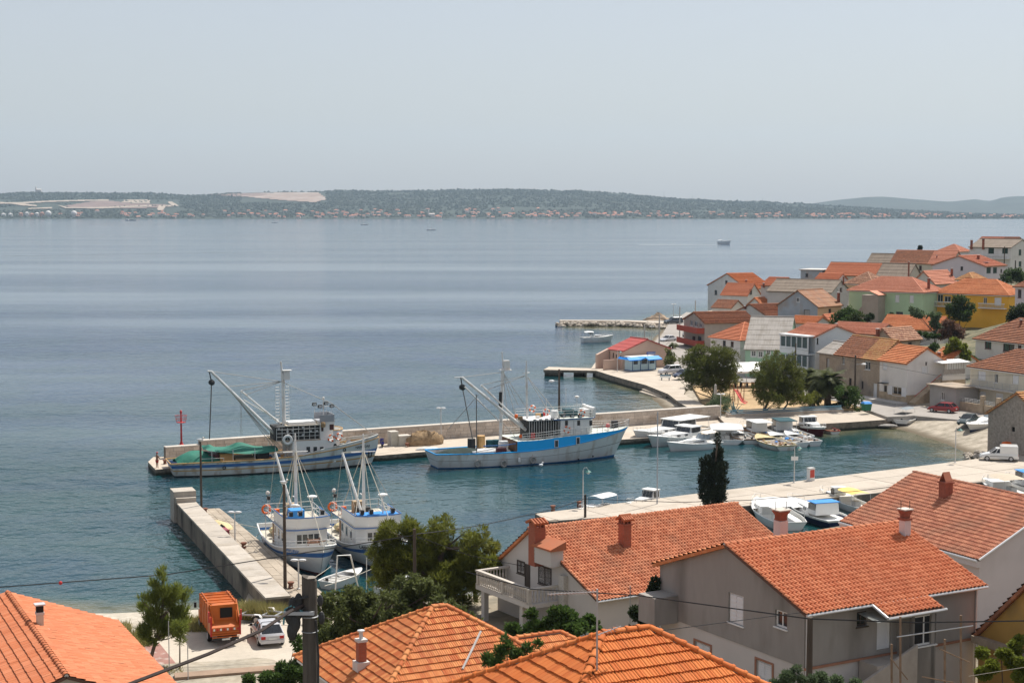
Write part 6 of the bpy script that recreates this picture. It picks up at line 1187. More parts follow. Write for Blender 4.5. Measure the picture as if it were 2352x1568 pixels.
 if name:q=pt(.72,.62,-1);text(name,.22,PW if hm in(MAROON,NAVY)else BLUE,t,(q[0],q[1]-.05,q[2]),(R(85),0,-.25))
 return t
small_boat('white cabin cruiser with long foredeck closest to the mole wall',(1455,1017),(1612,992),'pilot',hm=PG,wb=.34,free=.85,bowh=1.6)
small_boat('white wheelhouse boat in the middle of the three white cruisers',(1488,1027),(1622,1006),'cabin',hm=PG,wb=.36,free=.8,bowh=1.5)
small_boat('sleek white motor cruiser with beige bimini near the cypress',(1532,1036),(1648,1026),'cruiser',wb=.36,free=.75,bowh=1.15,top=pm('cream_canvas',(.66,.61,.55),.85),name='ZD 1287')
small_boat('small boat with grey-blue roof and orange oilskins hanging inside',(1662,992),(1672,1021),'canopy',wb=.42,free=.6,bowh=.9,top=GREY_R)
small_boat('open white boat with brown gunwale and empty hull',(1680,996),(1728,1019),'open',trim=WOODB,wb=.42)
small_boat('white cabin boat with green canvas doors',(1702,988),(1758,1008),'pilot',wb=.38,top=PW)
small_boat('boat with dark teal canvas cabin',(1768,984),(1812,1004),'pilot',wb=.4,top=TEAL,hm=PG)
small_boat('old wooden boat with straw coloured deck and worn paint',(1740,1013),(1806,1034),'open',hm=WORN,trim=NETY,wb=.44,extra='clutter')
small_boat('white boat full of nets behind the old wooden boat',(1765,1007),(1842,1027),'open',hm=PW,wb=.34,extra='clutter')
small_boat('long white open boat carrying two pale round buoys',(1803,1006),(1872,1024),'open',wb=.36,extra='buoys',trim=PG)
small_boat('dark maroon hulled boat with white deck and yellow net',(1892,1003),(1838,986),'cabin',hm=MAROON,wb=.42,free=.9,bowh=1.25,name='R 611')
small_boat('little white dinghy with red rubbed gunwale by the promenade wall',(1882,986),(1918,997),'open',trim=pm('dull_red',(.35,.07,.05),.7),wb=.4,free=.45,bowh=.65)
small_boat('white cabin boat under two blue drums next to the teal cabin',(1795,990),(1822,1008),'open',extra='clutter',wb=.4)
small_boat('narrow white rowing boat beside the grey-blue roofed boat',(1690,1004),(1712,1018),'open',wb=.4)
small_boat('blue and white fishing skiff in front of the maroon boat',(1815,1000),(1858,1012),'open',hm=BLUE,wb=.4,extra='clutter')
small_boat('white skiff with grey cover between the cabin boats',(1742,996),(1768,1008),'open',trim=PG,wb=.42,extra='clutter')
small_boat('white boat with long sun roof and orange oilskin behind the sooty chimney',(1738,1170),(1818,1218),'canopy',wb=.36,free=.8,bowh=1.3)
small_boat('navy blue hulled cabin boat with light blue bimini',(1812,1168),(1930,1212),'cabin',hm=NAVY,wb=.36,free=.75,bowh=1.25,top=CANB)
small_boat('white boat with yellow sun awning',(1912,1150),(1985,1178),'canopy',wb=.36,top=CANY)
small_boat('white open boat berthed beyond the blue bimini',(1885,1145),(1945,1166),'cabin',wb=.36)
small_boat('boat wrapped in a beige tarpaulin',(2262,1118),(2345,1150),'canopy',wb=.4,top=BEI,free=.8)
small_boat('boat with bright blue canvas hood',(2312,1112),(2385,1138),'pilot',wb=.4,top=CANB,free=.8)
small_boat('white boat with pale canopy at the quay tip behind the orange ridge',(1330,1192),(1410,1172),'canopy',wb=.36)
small_boat('white motor boat with outboard at the quay behind the orange ridge',(1440,1178),(1520,1158),'cabin',wb=.36)
small_boat('white open boat with blue cushions moored off the pier root',(830,1326),(748,1352),'open',wb=.4,free=.6,bowh=.8)
small_boat('white boat glimpsed between the pine and the leafy tree',(912,1352),(868,1368),'cabin',wb=.4)
small_boat('white cabin boat with red waterline beside the balcony columns',(1178,1398),(1068,1388),'cabin',wb=.38,free=.9,bowh=1.3,boot=RED)
small_boat('white boat half hidden behind the leafy tree crown',(1040,1402),(1000,1392),'cabin',wb=.4)
small_boat('white dinghy with transparent canopy drawn up on the beach',(2047,972),(2092,960),'canopy',z=.55,wb=.3,free=.45,bowh=.5,top=pm('clear_screen',(.30,.34,.36)))
small_boat('slim white rowing boat pulled up on the beach',(2108,957),(2070,973),'open',z=.55,wb=.34,free=.5,bowh=.75)
small_boat('yellow plastic canoe on the beach',(2142,958),(2112,967),'open',hm=YEL_,trim=YEL_,z=.75,wb=.34,free=.4,bowh=.45,keel=YEL_)
bt_=small_boat('white sports boat on a trailer beside the stone house',(2222,988),(2300,972),'cruiser',z=1.35,wb=.36,free=.6,bowh=.8,keel=NAVY)
MB().tube([(0.3,-.5,-.5),(4.5,-.4,-.45),(5.6,0,-.5)],.05).tube([(.3,.5,-.5),(4.5,.4,-.45),(5.6,0,-.5)],.05).torus((1.6,-.95,-.75),.24,.09,'y').torus((1.6,.95,-.75),.24,.09,'y').build('trailer',GALV,bt_)
small_boat('anchored white cabin cruiser with dark window band off the red roofed boathouse',(1408,784),(1337,786),'cruiser',wb=.34,free=1.1,bowh=1.5,top=PW,name=None)
mw=small_boat('far white motor yacht leaving a wake across the channel',(1678,561),(1648,561),'cruiser',wb=.3,free=2.6,bowh=3.4,top=PW)
wk=G(1648,562);foam=pm('foam',(.75,.77,.78),.9,.1,.3)
wl_=[G(1640-164*i,562.5+2.6*i)for i in range(11)];kind(MB().loft([[(p.x,p.y-1.6,.03),(p.x,p.y+1.6,.03)]for p in wl_],closed=False,caps=False).build('wake_line',pm('dark_slick',(.012,.03,.05),.35,.5,.02)),'structure')
kind(MB().loft([[(wk.x+3-1.2*i*20,wk.y+.8*i-1.5-.25*i,.03),(wk.x+3-1.2*i*20,wk.y+.8*i+1.5+.25*i,.03)]for i in range(4)],closed=False,caps=False).build('wake_foam',foam),'structure')
def sail(px,py,s,lab):
 q=G(px,py);t=thing('sailing_boat',lab,'boat',q,R(random.uniform(-20,30)),'sailing boats far out in the channel');hull(t,11*s,3.4*s,1.1*s,1.0*s,1.5*s,.8,[(.0,NAVY),(.15,NAVY),(1,PW)],.1,PW,deckm_=PW,N=10)
 MB().box(3*s,7*s,-1*s,1*s,1*s,1.6*s).build('coachroof',PW,t);MB().tube([(6*s,0,1),(6*s,0,15*s)],.16*s,5).tube([(6*s,0,2.4*s),(1.2*s,0,2.3*s)],.2*s,5).build('mast',GALV,t);MB().tube([(11*s,0,1.5*s),(6*s,0,14.5*s),(0,0,1.2*s)],.06*s,4).build('stays',WIRE,t);return t
sail(981,529,1.2,'two-masted looking sailing boat nearest in the channel, sails furled');sail(829,517,1.3,'small far sailing boat with bare mast before the shore town');sail(624,512,1.2,'tiny sailing boat off the quarry hill')
q=G(288,507);t=thing('barge','low dark work barge close to the far shore','barge',q,R(5));hull(t,30,8,2,1.8,2.6,1,[(.0,RUST),(.2,RUST),(1,GREY_R)],.3,DARK,N=8);MB().box(2,8,-3,3,1.5,6).build('deckhouse',PW,t);MB().box(12,24,-2.5,2.5,1.5,3).build('cargo',DARK,t)
# ================================================================ VEHICLES
TYRE=pm('tyre',(.02,.02,.02),.85,.15);RIM=pm('wheel_rim',(.45,.45,.46),.4,.1,metal=.5);CGL=glass('car_glass',(.015,.018,.022),.05);TAIL=pm('tail_light',(.40,.01,.01),.3);HEADL=pm('head_light',(.6,.62,.62),.2);PLATE=pm('number_plate',(.65,.66,.65),.5);BLK=pm('black_trim',(.02,.02,.022),.6)
def cpaint(n_,c):return pm('car_'+n_,c,.28,.03,1,spec=.5,coat=.6)
def wheels(t,xs,y,r,w_=.2):
 for x in xs:
  for sd in(-1,1):
   o=MB().lathe([(r*.6,-w_/2),(r*.95,-w_/2),(r,-w_/3),(r,w_/3),(r*.95,w_/2),(r*.6,w_/2)],n=16).xf(Matrix.Translation((x,sd*y,r))@Matrix.Rotation(R(90),4,'X')).build('wheel',TYRE,t)
   MB().lathe([(.05,-.02),(r*.62,0),(r*.62,.03)],n=12).xf(Matrix.Translation((x,sd*(y+w_/2-.02),r))@Matrix.Rotation(R(-90*sd),4,'X')).build('rim',RIM,o)
def car(lab,rear,front,z,paint,kind_='hatch',name='parked_car',cat='car',group=None,sc=1.0,bars=False):
 a,b_=G(*rear,z),G(*front,z);d=b_-a;th=math.atan2(d.y,d.x);c=(a+b_)/2
 t=thing(name,lab,cat,(c.x,c.y,z),th,group);t.scale=(sc,sc,sc)
 tall={'hatch':1.42,'suv':1.68,'sedan':1.40,'van':1.5}[kind_];Lh={'hatch':2.0,'suv':2.15,'sedan':2.2,'van':2.1}[kind_];W2=.84
 belt=tall*.63
 prof={'hatch':[(-Lh,.36,belt-.12),(-Lh+.12,.3,belt),(-1.2,.25,belt+.02),(.75,.25,belt),(1.1,.25,belt-.04),(Lh-.25,.28,belt-.18),(Lh,.34,belt-.36)],'suv':[(-Lh,.4,belt-.1),(-Lh+.1,.35,belt),(-1.2,.3,belt+.02),(.8,.3,belt),(1.1,.3,belt-.04),(Lh-.2,.33,belt-.12),(Lh,.4,belt-.32)],'sedan':[(-Lh,.38,belt-.16),(-Lh+.15,.3,belt-.02),(-1.35,.25,belt),(.75,.25,belt),(1.1,.25,belt-.05),(Lh-.25,.28,belt-.2),(Lh,.34,belt-.38)],'van':[(-Lh,.36,belt),(-Lh+.08,.3,belt),(-1.2,.25,belt),(.75,.25,belt),(1.1,.25,belt-.06),(Lh-.25,.28,belt-.22),(Lh,.34,belt-.42)]}[kind_]
 secs=[]
 for i,(x,z0,z1)in enumerate(prof):
  w_=W2*(.9 if i in(0,len(prof)-1)else.97 if i==len(prof)-2 else 1)
  secs.append([(x,-w_*.93,z0),(x,-w_,z0+.15),(x,-w_,z1-.12),(x,-w_*.9,z1),(x,w_*.9,z1),(x,w_,z1-.12),(x,w_,z0+.15),(x,w_*.93,z0)])
 MB().loft(secs).build('body',paint,t,smooth=True)
 if kind_=='van':g0,g1,r0,r1=-.1,1.05,-.1,.35
 elif kind_=='sedan':g0,g1,r0,r1=-1.6,.95,-.9,.2
 elif kind_=='suv':g0,g1,r0,r1=-2.0,.95,-1.75,.35
 else:g0,g1,r0,r1=-1.85,.95,-1.3,.25
 zb=belt-.01
 MB().loft([[(g0,-W2*.88,zb),(g1,-W2*.86,zb),(g1,W2*.86,zb),(g0,W2*.88,zb)],[(r0,-W2*.7,tall-.05),(r1,-W2*.68,tall-.05),(r1,W2*.68,tall-.05),(r0,W2*.7,tall-.05)]]).build('glazing',CGL,t)
 rf_=MB().loft([[(r0-.04,-W2*.72,tall-.06),(r1+.05,-W2*.7,tall-.06),(r1+.05,W2*.7,tall-.06),(r0-.04,W2*.72,tall-.06)],[(r0+.1,-W2*.6,tall),(r1-.08,-W2*.58,tall),(r1-.08,W2*.58,tall),(r0+.1,W2*.6,tall)]])
 for sd in(-1,1):
  for xb,xt in((g0,r0),(g1,r1),(g0*.55+g1*.45,r0*.5+r1*.5))+(((g0*.86+g1*.14,r0*.84+r1*.16),)if kind_!='van' else()):rf_.tube([(xb,sd*W2*.88,zb),(xt,sd*W2*.7,tall-.05)],.045,6)
 rf_.build('roof',paint,t)
 if bars:
  for x in(r0+.3,r1-.1):MB().tube([(x,-W2*.72,tall-.05),(x,-W2*.6,tall+.07),(x,W2*.6,tall+.07),(x,W2*.72,tall-.05)],.025,5).build('roof_bar',BLK,t)
 if kind_=='van':
  MB().loft([[(-Lh+.02,-W2*.97,belt-.05),(-.05,-W2*.97,belt-.05),(-.05,W2*.97,belt-.05),(-Lh+.02,W2*.97,belt-.05)],[(-Lh+.03,-W2*.94,1.75),(-.1,-W2*.94,1.75),(-.1,W2*.94,1.75),(-Lh+.03,W2*.94,1.75)],[(-Lh+.15,-W2*.8,1.84),(-.4,-W2*.8,1.84),(-.4,W2*.8,1.84),(-Lh+.15,W2*.8,1.84)]]).build('load_box',paint,t)
 wheels(t,(-Lh*.62,Lh*.65),W2-.08,.3)
 MB().box(-Lh-.05,-Lh+.1,-W2*.92,W2*.92,.3,.5).build('rear_bumper',paint,t);MB().box(Lh-.1,Lh+.05,-W2*.9,W2*.9,.3,.48).build('front_bumper',paint,t)
 for sd in(-1,1):MB().box(-Lh-.03,-Lh+.12,sd*W2*.72-.14,sd*W2*.72+.14,belt-.32,belt-.12).build('tail_light',TAIL,t);MB().box(Lh-.2,Lh+.01,sd*W2*.68-.17,sd*W2*.68+.17,belt-.42,belt-.27).build('headlight',HEADL,t);MB().box(.55,.75,sd*(W2+.1)-.08,sd*(W2+.1)+.08,belt+.02,belt+.16).build('mirror',BLK,t);MB().box(-1.2,1.1,sd*W2-.015,sd*W2+.015,.55,.6).build('side_trim',BLK,t)
 MB().box(-Lh-.045,-Lh-.0,-.26,.26,belt-.36,belt-.24).build('number_plate',PLATE,t)
 return t
car('silver hatchback with roof bars parked next to the orange refuse truck',(631,1493),(597,1446),1.665,cpaint('silver',(.52,.52,.54)),bars=True)
car('small red hatchback in front of the grey flat-roofed house',(2191,948),(2140,944),1.505,cpaint('red',(.30,.012,.012)))
car('dark green saloon on the beach slipway',(2251,966),(2196,982),1.5,cpaint('dark_green',(.012,.03,.03)),'sedan')
car('white box van parked on the concrete quay',(2336,1058),(2253,1055),1.0,cpaint('white',(.72,.72,.70)),'van',name='parked_van',cat='van')
car('white car partly behind the white van',(2410,1046),(2338,1040),1.0,cpaint('white',(.72,.72,.70)))
car('grey-blue car in the shade of the stone house wall',(2372,1026),(2314,1018),1.1,cpaint('grey_blue',(.20,.23,.29)))
car('silver estate car next to the blue kiosk',(1562,858),(1516,861),1.21,cpaint('silver',(.52,.52,.54)),'suv')
car('dark blue car half under the spreading pine',(1592,864),(1549,869),1.51,cpaint('navy',(.02,.03,.07)),'sedan')
car('dark off-road car by the breakwater root',(1564,744),(1530,745),1.35,cpaint('slate',(.06,.075,.09)),'suv',sc=1.1)
car('silver car parked in the shore road bay',(1552,783),(1518,786),1.35,cpaint('silver',(.52,.52,.54)),'sedan')
car('white car parked beside the balcony house',(1592,777),(1568,770),1.51,cpaint('white',(.72,.72,.70)))
car('white delivery van near the balcony house',(1606,765),(1584,757),1.51,cpaint('white',(.72,.72,.70)),'van',name='parked_van',cat='van')
car('grey car parked behind the palms',(1880,909),(1922,915),1.51,cpaint('beige',(.34,.33,.31)))
ORT=pm('truck_orange',(.52,.125,.015),.45,.1,1.5,stain=(.25,.08,.025),stain_amt=.6,stain_scale=1.2);a,b_=G(517,1480,1.665),G(486,1434,1.665);d=b_-a
t=thing('refuse_truck','orange refuse truck with hopper at the back parked on dusty ground','truck',(a.x,a.y,1.665),math.atan2(d.y,d.x))
MB().box(.0,5.5,-.45,.45,.5,.72).build('chassis',BLK,t)
sec=[]
for x,z1,w_ in((4.15,2.25,.92),(4.9,2.25,.9),(5.25,1.45,.9),(5.65,1.3,.86),(5.75,.8,.82)):sec.append([(x,-w_,.55),(x,-w_,z1-.25),(x,-w_*.8,z1),(x,w_*.8,z1),(x,w_,z1-.25),(x,w_,.55)])
MB().loft(sec).build('cab',ORT,t,smooth=True)
for sd in(-1,1):MB().box(4.3,4.85,sd*.93-.02,sd*.93+.02,1.35,2.0).build('side_window',CGL,t);MB().box(5.0,5.15,sd*1.15-.08,sd*1.15+.08,1.4,1.75).build('mirror',BLK,t)
MB().loft([[(4.98,-.75,2.1),(5.0,.75,2.1)],[(5.27,-.8,1.5),(5.27,.8,1.5)]],closed=False,caps=False).build('windscreen',CGL,t)
MB().lathe([(.1,0),(.1,.16),(.02,.2)],(4.35,-.5,2.25),8).build('beacon',ORNG,t)
MB().box(1.0,4.05,-.98,.98,.8,2.55).build('body',ORT,t)
for x in(1.15,1.9,2.65,3.4,3.95):MB().box(x-.05,x+.05,-1.03,1.03,.78,2.6).build('rib',ORT,t)
MB().tube([(1.0,-.85,2.62),(4.0,-.85,2.62)],.05).tube([(1.0,.85,2.62),(4.0,.85,2.62)],.05).tube([(1.6,-.85,2.64),(1.6,.85,2.64)],.045).tube([(2.4,-.85,2.64),(2.4,.85,2.64)],.045).tube([(3.2,-.85,2.64),(3.2,.85,2.64)],.045).build('roof_frame',ORT,t)
for sd in(-1,1):MB().prism([(-.3,sd*.98),(1.0,sd*.98),(1.0,sd*.9),(-.3,sd*.9)][::sd],.75,[1.6,2.75,2.75,1.6][::sd]).build('hopper_side',ORT,t);MB().tube([(-.1,sd*.8,1.5),(.6,sd*.8,2.7)],.06).build('ram',ORT,t);MB().box(-.36,-.31,sd*.95-.05,sd*.95+.05,.7,2.0).build('warning_strip',RED,t);MB().box(-.2,.0,sd*1.05-.04,sd*1.05+.04,1.6,2.3).build('side_arm',RED,t)
MB().box(.3,.9,-.88,.88,1.5,2.6).build('packer_plate',ORT,t);MB().box(.25,.31,-.55,.25,1.75,2.4).build('opening',pm('dark_opening',(.02,.018,.016)),t);MB().prism([(-.3,-.9),(-.3,.9),(.3,.9),(.3,-.9)][::-1],.7,[1.25,1.25,1.6,1.6][::-1]).build('hopper_lip',ORT,t)
for k in range(3):MB().tube([(-.36,-.9,.62+k*.16),(-.36,.9,.62+k*.16)],.035).build('rear_rail',ORT,t)
for k in range(8):MB().box(-.34,-.31,-.85+k*.22,-.74+k*.22,1.05,1.18).build('hazard_stripe',PW if k%2 else RED,t)
MB().box(-.4,-.3,-.85,.85,.42,.55).build('bumper',BLK,t);MB().box(-.42,-.4,-.26,.26,.43,.54).build('number_plate',PLATE,t)
wheels(t,(1.25,4.75),.82,.38,.26)
c=G(612,1425,1.665);t=thing('boat_trailer','empty galvanised boat trailer in the grass behind the silver car','trailer',(c.x,c.y,1.665),R(-18))
MB().tube([(-1.6,-.8,.5),(1.2,-.55,.55),(3.2,0,.5)],.06).tube([(-1.6,.8,.5),(1.2,.55,.55),(3.2,0,.5)],.06).tube([(-1.6,-.8,.5),(-1.6,.8,.5)],.06).tube([(-.2,-.95,.42),(-.2,.95,.42)],.06).tube([(.9,-.6,.55),(.9,.6,.55)],.05).build('frame',GALV,t);wheels(t,(-.2,),1.05,.3)
for sd in(-1,1):MB().loft([[(-.6,sd*1.05-.13,.45),(-.6,sd*1.05+.13,.45)],[(-.4,sd*1.05-.13,.68),(-.4,sd*1.05+.13,.68)],[(0,sd*1.05-.13,.68),(0,sd*1.05+.13,.68)],[(.2,sd*1.05-.13,.45),(.2,sd*1.05+.13,.45)]],closed=False,caps=False).build('mudguard',STEEL,t)
MB().tube([(3.1,0,.5),(3.1,0,.15)],.05).torus((3.1,0,.12),.1,.05,'y',10,6).build('jockey_wheel',BLK,t);MB().cb((2.4,0,.9),(.25,.3,.5)).build('winch_post',GALV,t)
# ================================================================ BOATHOUSE, KIOSK, HARBOUR FURNITURE
WALLM['peachpink']=pm('peach_pink_plaster',(.60,.42,.33),.92,.05,.4,stain=(.48,.34,.27),stain_amt=.35);ROOFM['maroonsheet']=tilemat('roof_maroon_sheet',(.36,.06,.055),(.40,.075,.065),(.30,.09,.08),cw=.15,rl=2.6,attr=False,dirt_amt=.4,strength=.4)
BH=solve(dict(k='bh',lab='peach coloured boathouse with maroon sheet roof on the shore platform',C=(1430,291),al=33,by=851,ey=806,ry=779,xl=1394,xr=1541,rf='y',wall='peachpink',roof='maroonsheet',win=[('L',1407,810,1410,822,'h'),('L',1414,814,1417,822,'h'),('L',1399,806,1401,834,'h'),('L',1423,817,1427,824,'h')]))
house(BH,under=.5,over=.05);r_=BH['root'];W_=BH['W_']
MB().prism([(-2.6,W_-.6),(0,W_-.6),(0,W_),(-2.6,W_)],-.5,[2.7,3.7,3.7,2.7]).build('side_screen',WALLM['peachpink'],r_);MB().box(-3.4,0,1.0,1.3,-.5,2.0).box(-3.4,-3.1,1.3,1.32,-.5,2.0).build('yard_wall',WALLM['peachpink'],r_)
KB=pm('kiosk_panel',(.48,.62,.66),.5,.05);KD=pm('kiosk_blue',(.01,.07,.2),.5,.05);AW=pm('awning_blue',(.01,.25,.75),.6,.05)
a,b_=G(1452,852.5,1.2),G(1507,849,1.2);d=(b_-a);th=math.atan2(d.y,d.x);Lk=d.length
t=thing('kiosk','white and light blue kiosk with bright blue awning beside the boathouse','kiosk',(a.x,a.y,1.2),th)
MB().box(0,Lk,0,2.3,.12,2.35).build('cabin',KB,t);MB().box(-.05,Lk+.05,-.05,2.35,0,.14).build('plinth',KD,t);MB().box(-.15,Lk+.15,-.1,2.4,2.35,2.55).build('roof',PW,t)
for x in(0,Lk*.33,Lk*.66,Lk-.12):MB().box(x,x+.12,-.04,.0,.14,2.35).build('post',KD,t)
for(x0,x1)in((.3,1.2),(Lk*.38,Lk*.62),(Lk*.72,Lk*.92)):o=MB().box(x0,x1,-.03,-.005,1.2,2.0).build('window',KD,t);MB().box(x0+.08,x1-.08,-.045,-.03,1.28,1.92).build('pane',CGL,o)
MB().loft([[(-1.2,-.05,2.55),(-1.5,-1.1,2.15)],[(Lk*.2,-.05,2.6),(Lk*.2,-1.15,2.15)],[(Lk*.42,-.05,2.62),(Lk*.42,-1.0,2.5)],[(Lk*.52,-.05,2.6),(Lk*.52,-1.2,2.05)],[(Lk+.4,-.05,2.6),(Lk+.5,-1.2,2.1)]],closed=False,caps=False).loft([[(-1.5,-1.1,2.15),(-1.5,-1.1,1.98)],[(Lk*.2,-1.15,2.15),(Lk*.2,-1.15,1.98)],[(Lk*.42,-1.0,2.5),(Lk*.42,-1.0,2.32)],[(Lk*.52,-1.2,2.05),(Lk*.52,-1.2,1.88)],[(Lk+.5,-1.2,2.1),(Lk+.5,-1.2,1.92)]],closed=False,caps=False).loft([[(-1.2,2.3,2.55),(-1.2,-.05,2.55)],[(-1.6,2.3,2.2),(-1.5,-1.1,2.15)]],closed=False,caps=False).build('awning',AW,t)
sg=MB().box(Lk*.66,Lk*1.03,.4,.46,2.75,3.3).tube([(Lk*.7,.43,2.5),(Lk*.7,.43,2.8)],.03,5).tube([(Lk*.98,.43,2.5),(Lk*.98,.43,2.8)],.03,5).build('sign',pm('sign_blue',(.02,.035,.22),.5),t)
for k in range(2):
 for j in range(9):MB().box(Lk*.69+j*.21,Lk*.69+j*.21+.13+.05*(j%2),.385,.4,3.08-k*.22,3.18-k*.22).build('lettering',PW,sg)
bwr=pm('boulder',(.40,.35,.29),.95,.2,1,fine=.15,rnd=.25,bump=.5);rnb=random.Random(9)
plate('breakwater',[(12.5,423.5),(12.5,420.5),(28,419.5),(38.5,411),(41,417),(30,422.6)],1.25,conc,3)
rocks=[]
for k in range(3):
 mb=MB().sphere((0,0,0),1,7,5);mb.v=[tuple(c_*rnb.uniform(.75,1.2)for c_ in v)for v in mb.v];me=bpy.data.meshes.new('boulder');me.from_pydata(mb.v,[],mb.f);me.materials.append(bwr);rocks.append(me)
def boulder(x,y,z,s,lab,gr):
 o=bpy.data.objects.new('boulder',rnb.choice(rocks));COL.objects.link(o);o.location=(x,y,z);o.scale=(s*rnb.uniform(.8,1.4),s*rnb.uniform(.7,1.1),s*rnb.uniform(.5,.8));o.rotation_euler.z=rnb.uniform(0,6);sz='small' if s<.55 else 'big' if s>.85 else 'middling';tag(o,sz+' '+lab,'boulder',gr+', '+sz)
for k in range(120):
 s=rnb.random();x=11.5+27.5*s;y=np.interp(x,[11,28,40],[419.2,418.4,409.5])-abs(rnb.gauss(0,1.0));boulder(x,y,rnb.uniform(-.1,.8),rnb.uniform(.5,1.0),'pale boulder in the rock bank of the breakwater','boulders along the breakwater')
for k in range(34):boulder(rnb.uniform(54.6,59.5),rnb.uniform(189.5,196),rnb.uniform(.1,.6),rnb.uniform(.3,.6),'rough boulder heaped at the beach corner by the quay','boulders in the beach corner')
hp=MB().loft([[((3.6*(1-j/5)+.3)*math.cos(6.283*i/14)*rnb.uniform(.8,1.2),(2.2*(1-j/5)+.2)*math.sin(6.283*i/14)*rnb.uniform(.8,1.2),j*.36*rnb.uniform(.8,1.2))for i in range(14)]for j in range(6)]).build('earth_heap',pm('heap_earth',(.33,.25,.18),.95,.25,1,bump=.8,bscale=2));hp.location=A(1510,741,425);hp.location.z=1.1;tag(hp,'heap of pale rubble and earth at the breakwater root','heap')
WOODP=pm('pole_wood',(.085,.065,.05),.9,.25,2,stretch=(1,1,.15));CONP=pm('concrete_pole',(.45,.43,.40),.9,.08);LPT=pm('lamp_paint',(.55,.54,.52),.5,.05);LGL=pm('lamp_glass',(.70,.70,.70),.4)
def pole(lab,px,yb,yt,z,r=.13,mt=WOODP,lamp=None,name='utility_pole',D=None,lean=0):
 b0=G(px,yb,z)if D is None else Vector((*A(px,yb,D).xy,z));zt=A(px,yt,b0.y).z-b0.z
 t=thing(name,lab,'utility pole' if name=='utility_pole' else 'lamp post',b0);MB().tube([(0,0,-.5),(lean*.5,0,zt*.5),(lean,0,zt)],[r,r*.9,r*.78],10).build('post',mt,t)
 if lamp:MB().tube([(0,-.05,zt*lamp[1]),(lamp[0],-.25,zt*lamp[1]+.12)],.04,6).build('arm',mt if mt is not WOODP else GALV,t);MB().sphere((lamp[0]*1.25,-.3,zt*lamp[1]+.1),.26,10,6,sc=(1.5,.8,.55)).build('lamp_head',LGL,t)
 return t
pole('bare wooden pole on the pier end near the stone end block',463,1185,1014,.95,.12)
pole('tall wooden pole on the pier carrying a street lamp above the white boat',655,1350,1112,.95,.14,lamp=(.7,.79))
pole('wooden pole with white street lamp in front of the big pine',953,1434,1214,2.0,.13,lamp=(-.35,.55),D=104)
pole('short dark wooden pole on the quay behind the orange ridge',1344,1200,1135,.99,.13,D=151)
pole('wooden pole in front of the grey house corner',1858,1600,1417,6.2,.16,D=71)
pole('tall dark pole with white street lamp beside the palms',1963,938,815,1.4,.15,lamp=(.9,.82))
pole('dark wooden pole standing on the mole behind the blue boat',1284,1002,848,.7,.16,lamp=(-.8,.82))
pole('concrete pole beside the boathouse gable',1480,805,745,1.2,.16,CONP,D=330);pole('concrete pole at the shore road bend',1514,792,722,1.4,.16,CONP);pole('concrete pole by the parked white van',1561,776,704,1.5,.16,CONP);pole('concrete pole near the sea edge house',1597,716,690,1.4,.16,CONP)
pole('dark pole in front of the glazed veranda house',1827,850,788,2.0,.12,D=258);pole('pole on the slope before the tall white house',2306,626,566,12,.14,D=415)
pole('thin tall aluminium yacht mast rising behind the orange ridge',1509,1190,945,.2,.075,pm('aluminium',(.42,.44,.48),.4,.05,metal=.4),D=158)
def lamp(lab,px,yb,yt,z,style='twin',r=.05):
 b0=G(px,yb,z);zt=A(px,yt,b0.y).z-z;t=thing('lamp_post',lab,'lamp post',b0);MB().tube([(0,0,-.2),(0,0,zt)],[r*1.3,r],8).lathe([(r*3,0),(r*3,.05),(r*1.5,.08)],n=8).build('post',LPT,t)
 if style=='twin':
  for sd in(-1,1):MB().sphere((sd*.3,0,zt+.02),.2,10,6,sc=(1.6,.8,.5)).build('lamp_head',LGL,t)
 else:
  MB().tube([(0,0,zt-.1),(.1,0,zt+.25),(.35,0,zt+.3),(.5,0,zt+.05)],.03,6).build('swan_neck',LPT,t);MB().lathe([(.05,.1),(.12,.05),(.32,-.1),(.3,-.13)],(.5,0,zt-.05),12).build('shade',pm('lamp_green',(.04,.16,.14),.5),t);MB().sphere((.5,0,zt-.2),.17,8,6).build('bulb_glass',LGL,t)
lamp('grey double headed lamp post half way along the pier',540,1255,1176,.97);lamp('grey double headed lamp post at the pier root',686,1352,1286,.97);lamp('double headed lamp post on the mole wall',1013,1018,937,.7)
lamp('green shaded swan-neck lamp near the quay tip',1339,1165,1080,1.0,'swan');lamp('green shaded swan-neck lamp with white notice board on the quay',1824,1108,1026,1.0,'swan');lamp('green shaded swan-neck lamp by the quay beach corner',2194,1062,985,1.0,'swan');lamp('slim lamp post in front of the boathouse',1418,853,807,1.2,'swan');lamp('slim lamp post beside the tamarisk bush',1655,958,905,1.2,'twin');lamp('slim lamp post at the far shore road',1547,730,698,1.4,'twin');lamp('thin lamp post behind the boathouse roof',1497,792,750,1.3,'twin')
q=G(1824,1108,1.0);o=MB().cb((q.x,q.y-.12,A(1824,1052,q.y).z),(.75,.05,.42)).build('notice_board',PW);tag(o,'small blank white notice board fixed to the quay lamp','sign')
BOL=pm('bollard_rust',(.20,.09,.06),.9,.25,4)
for px,py,z in((560,1258,.95),(668,1350,.95),(471,1178,.95),(935,1026,.7),(379,1065,.7),(1330,1162,1.0),(1270,1172,1.0)):
 q=G(px,py,z);tag(MB().lathe([(.22,-.1),(.2,.1),(.17,.3),(.27,.42),(.27,.5),(.05,.55)],n=12).build('bollard',BOL,loc=q),'rusty iron mooring bollard at the quay edge','bollard','mooring bollards around the harbour')
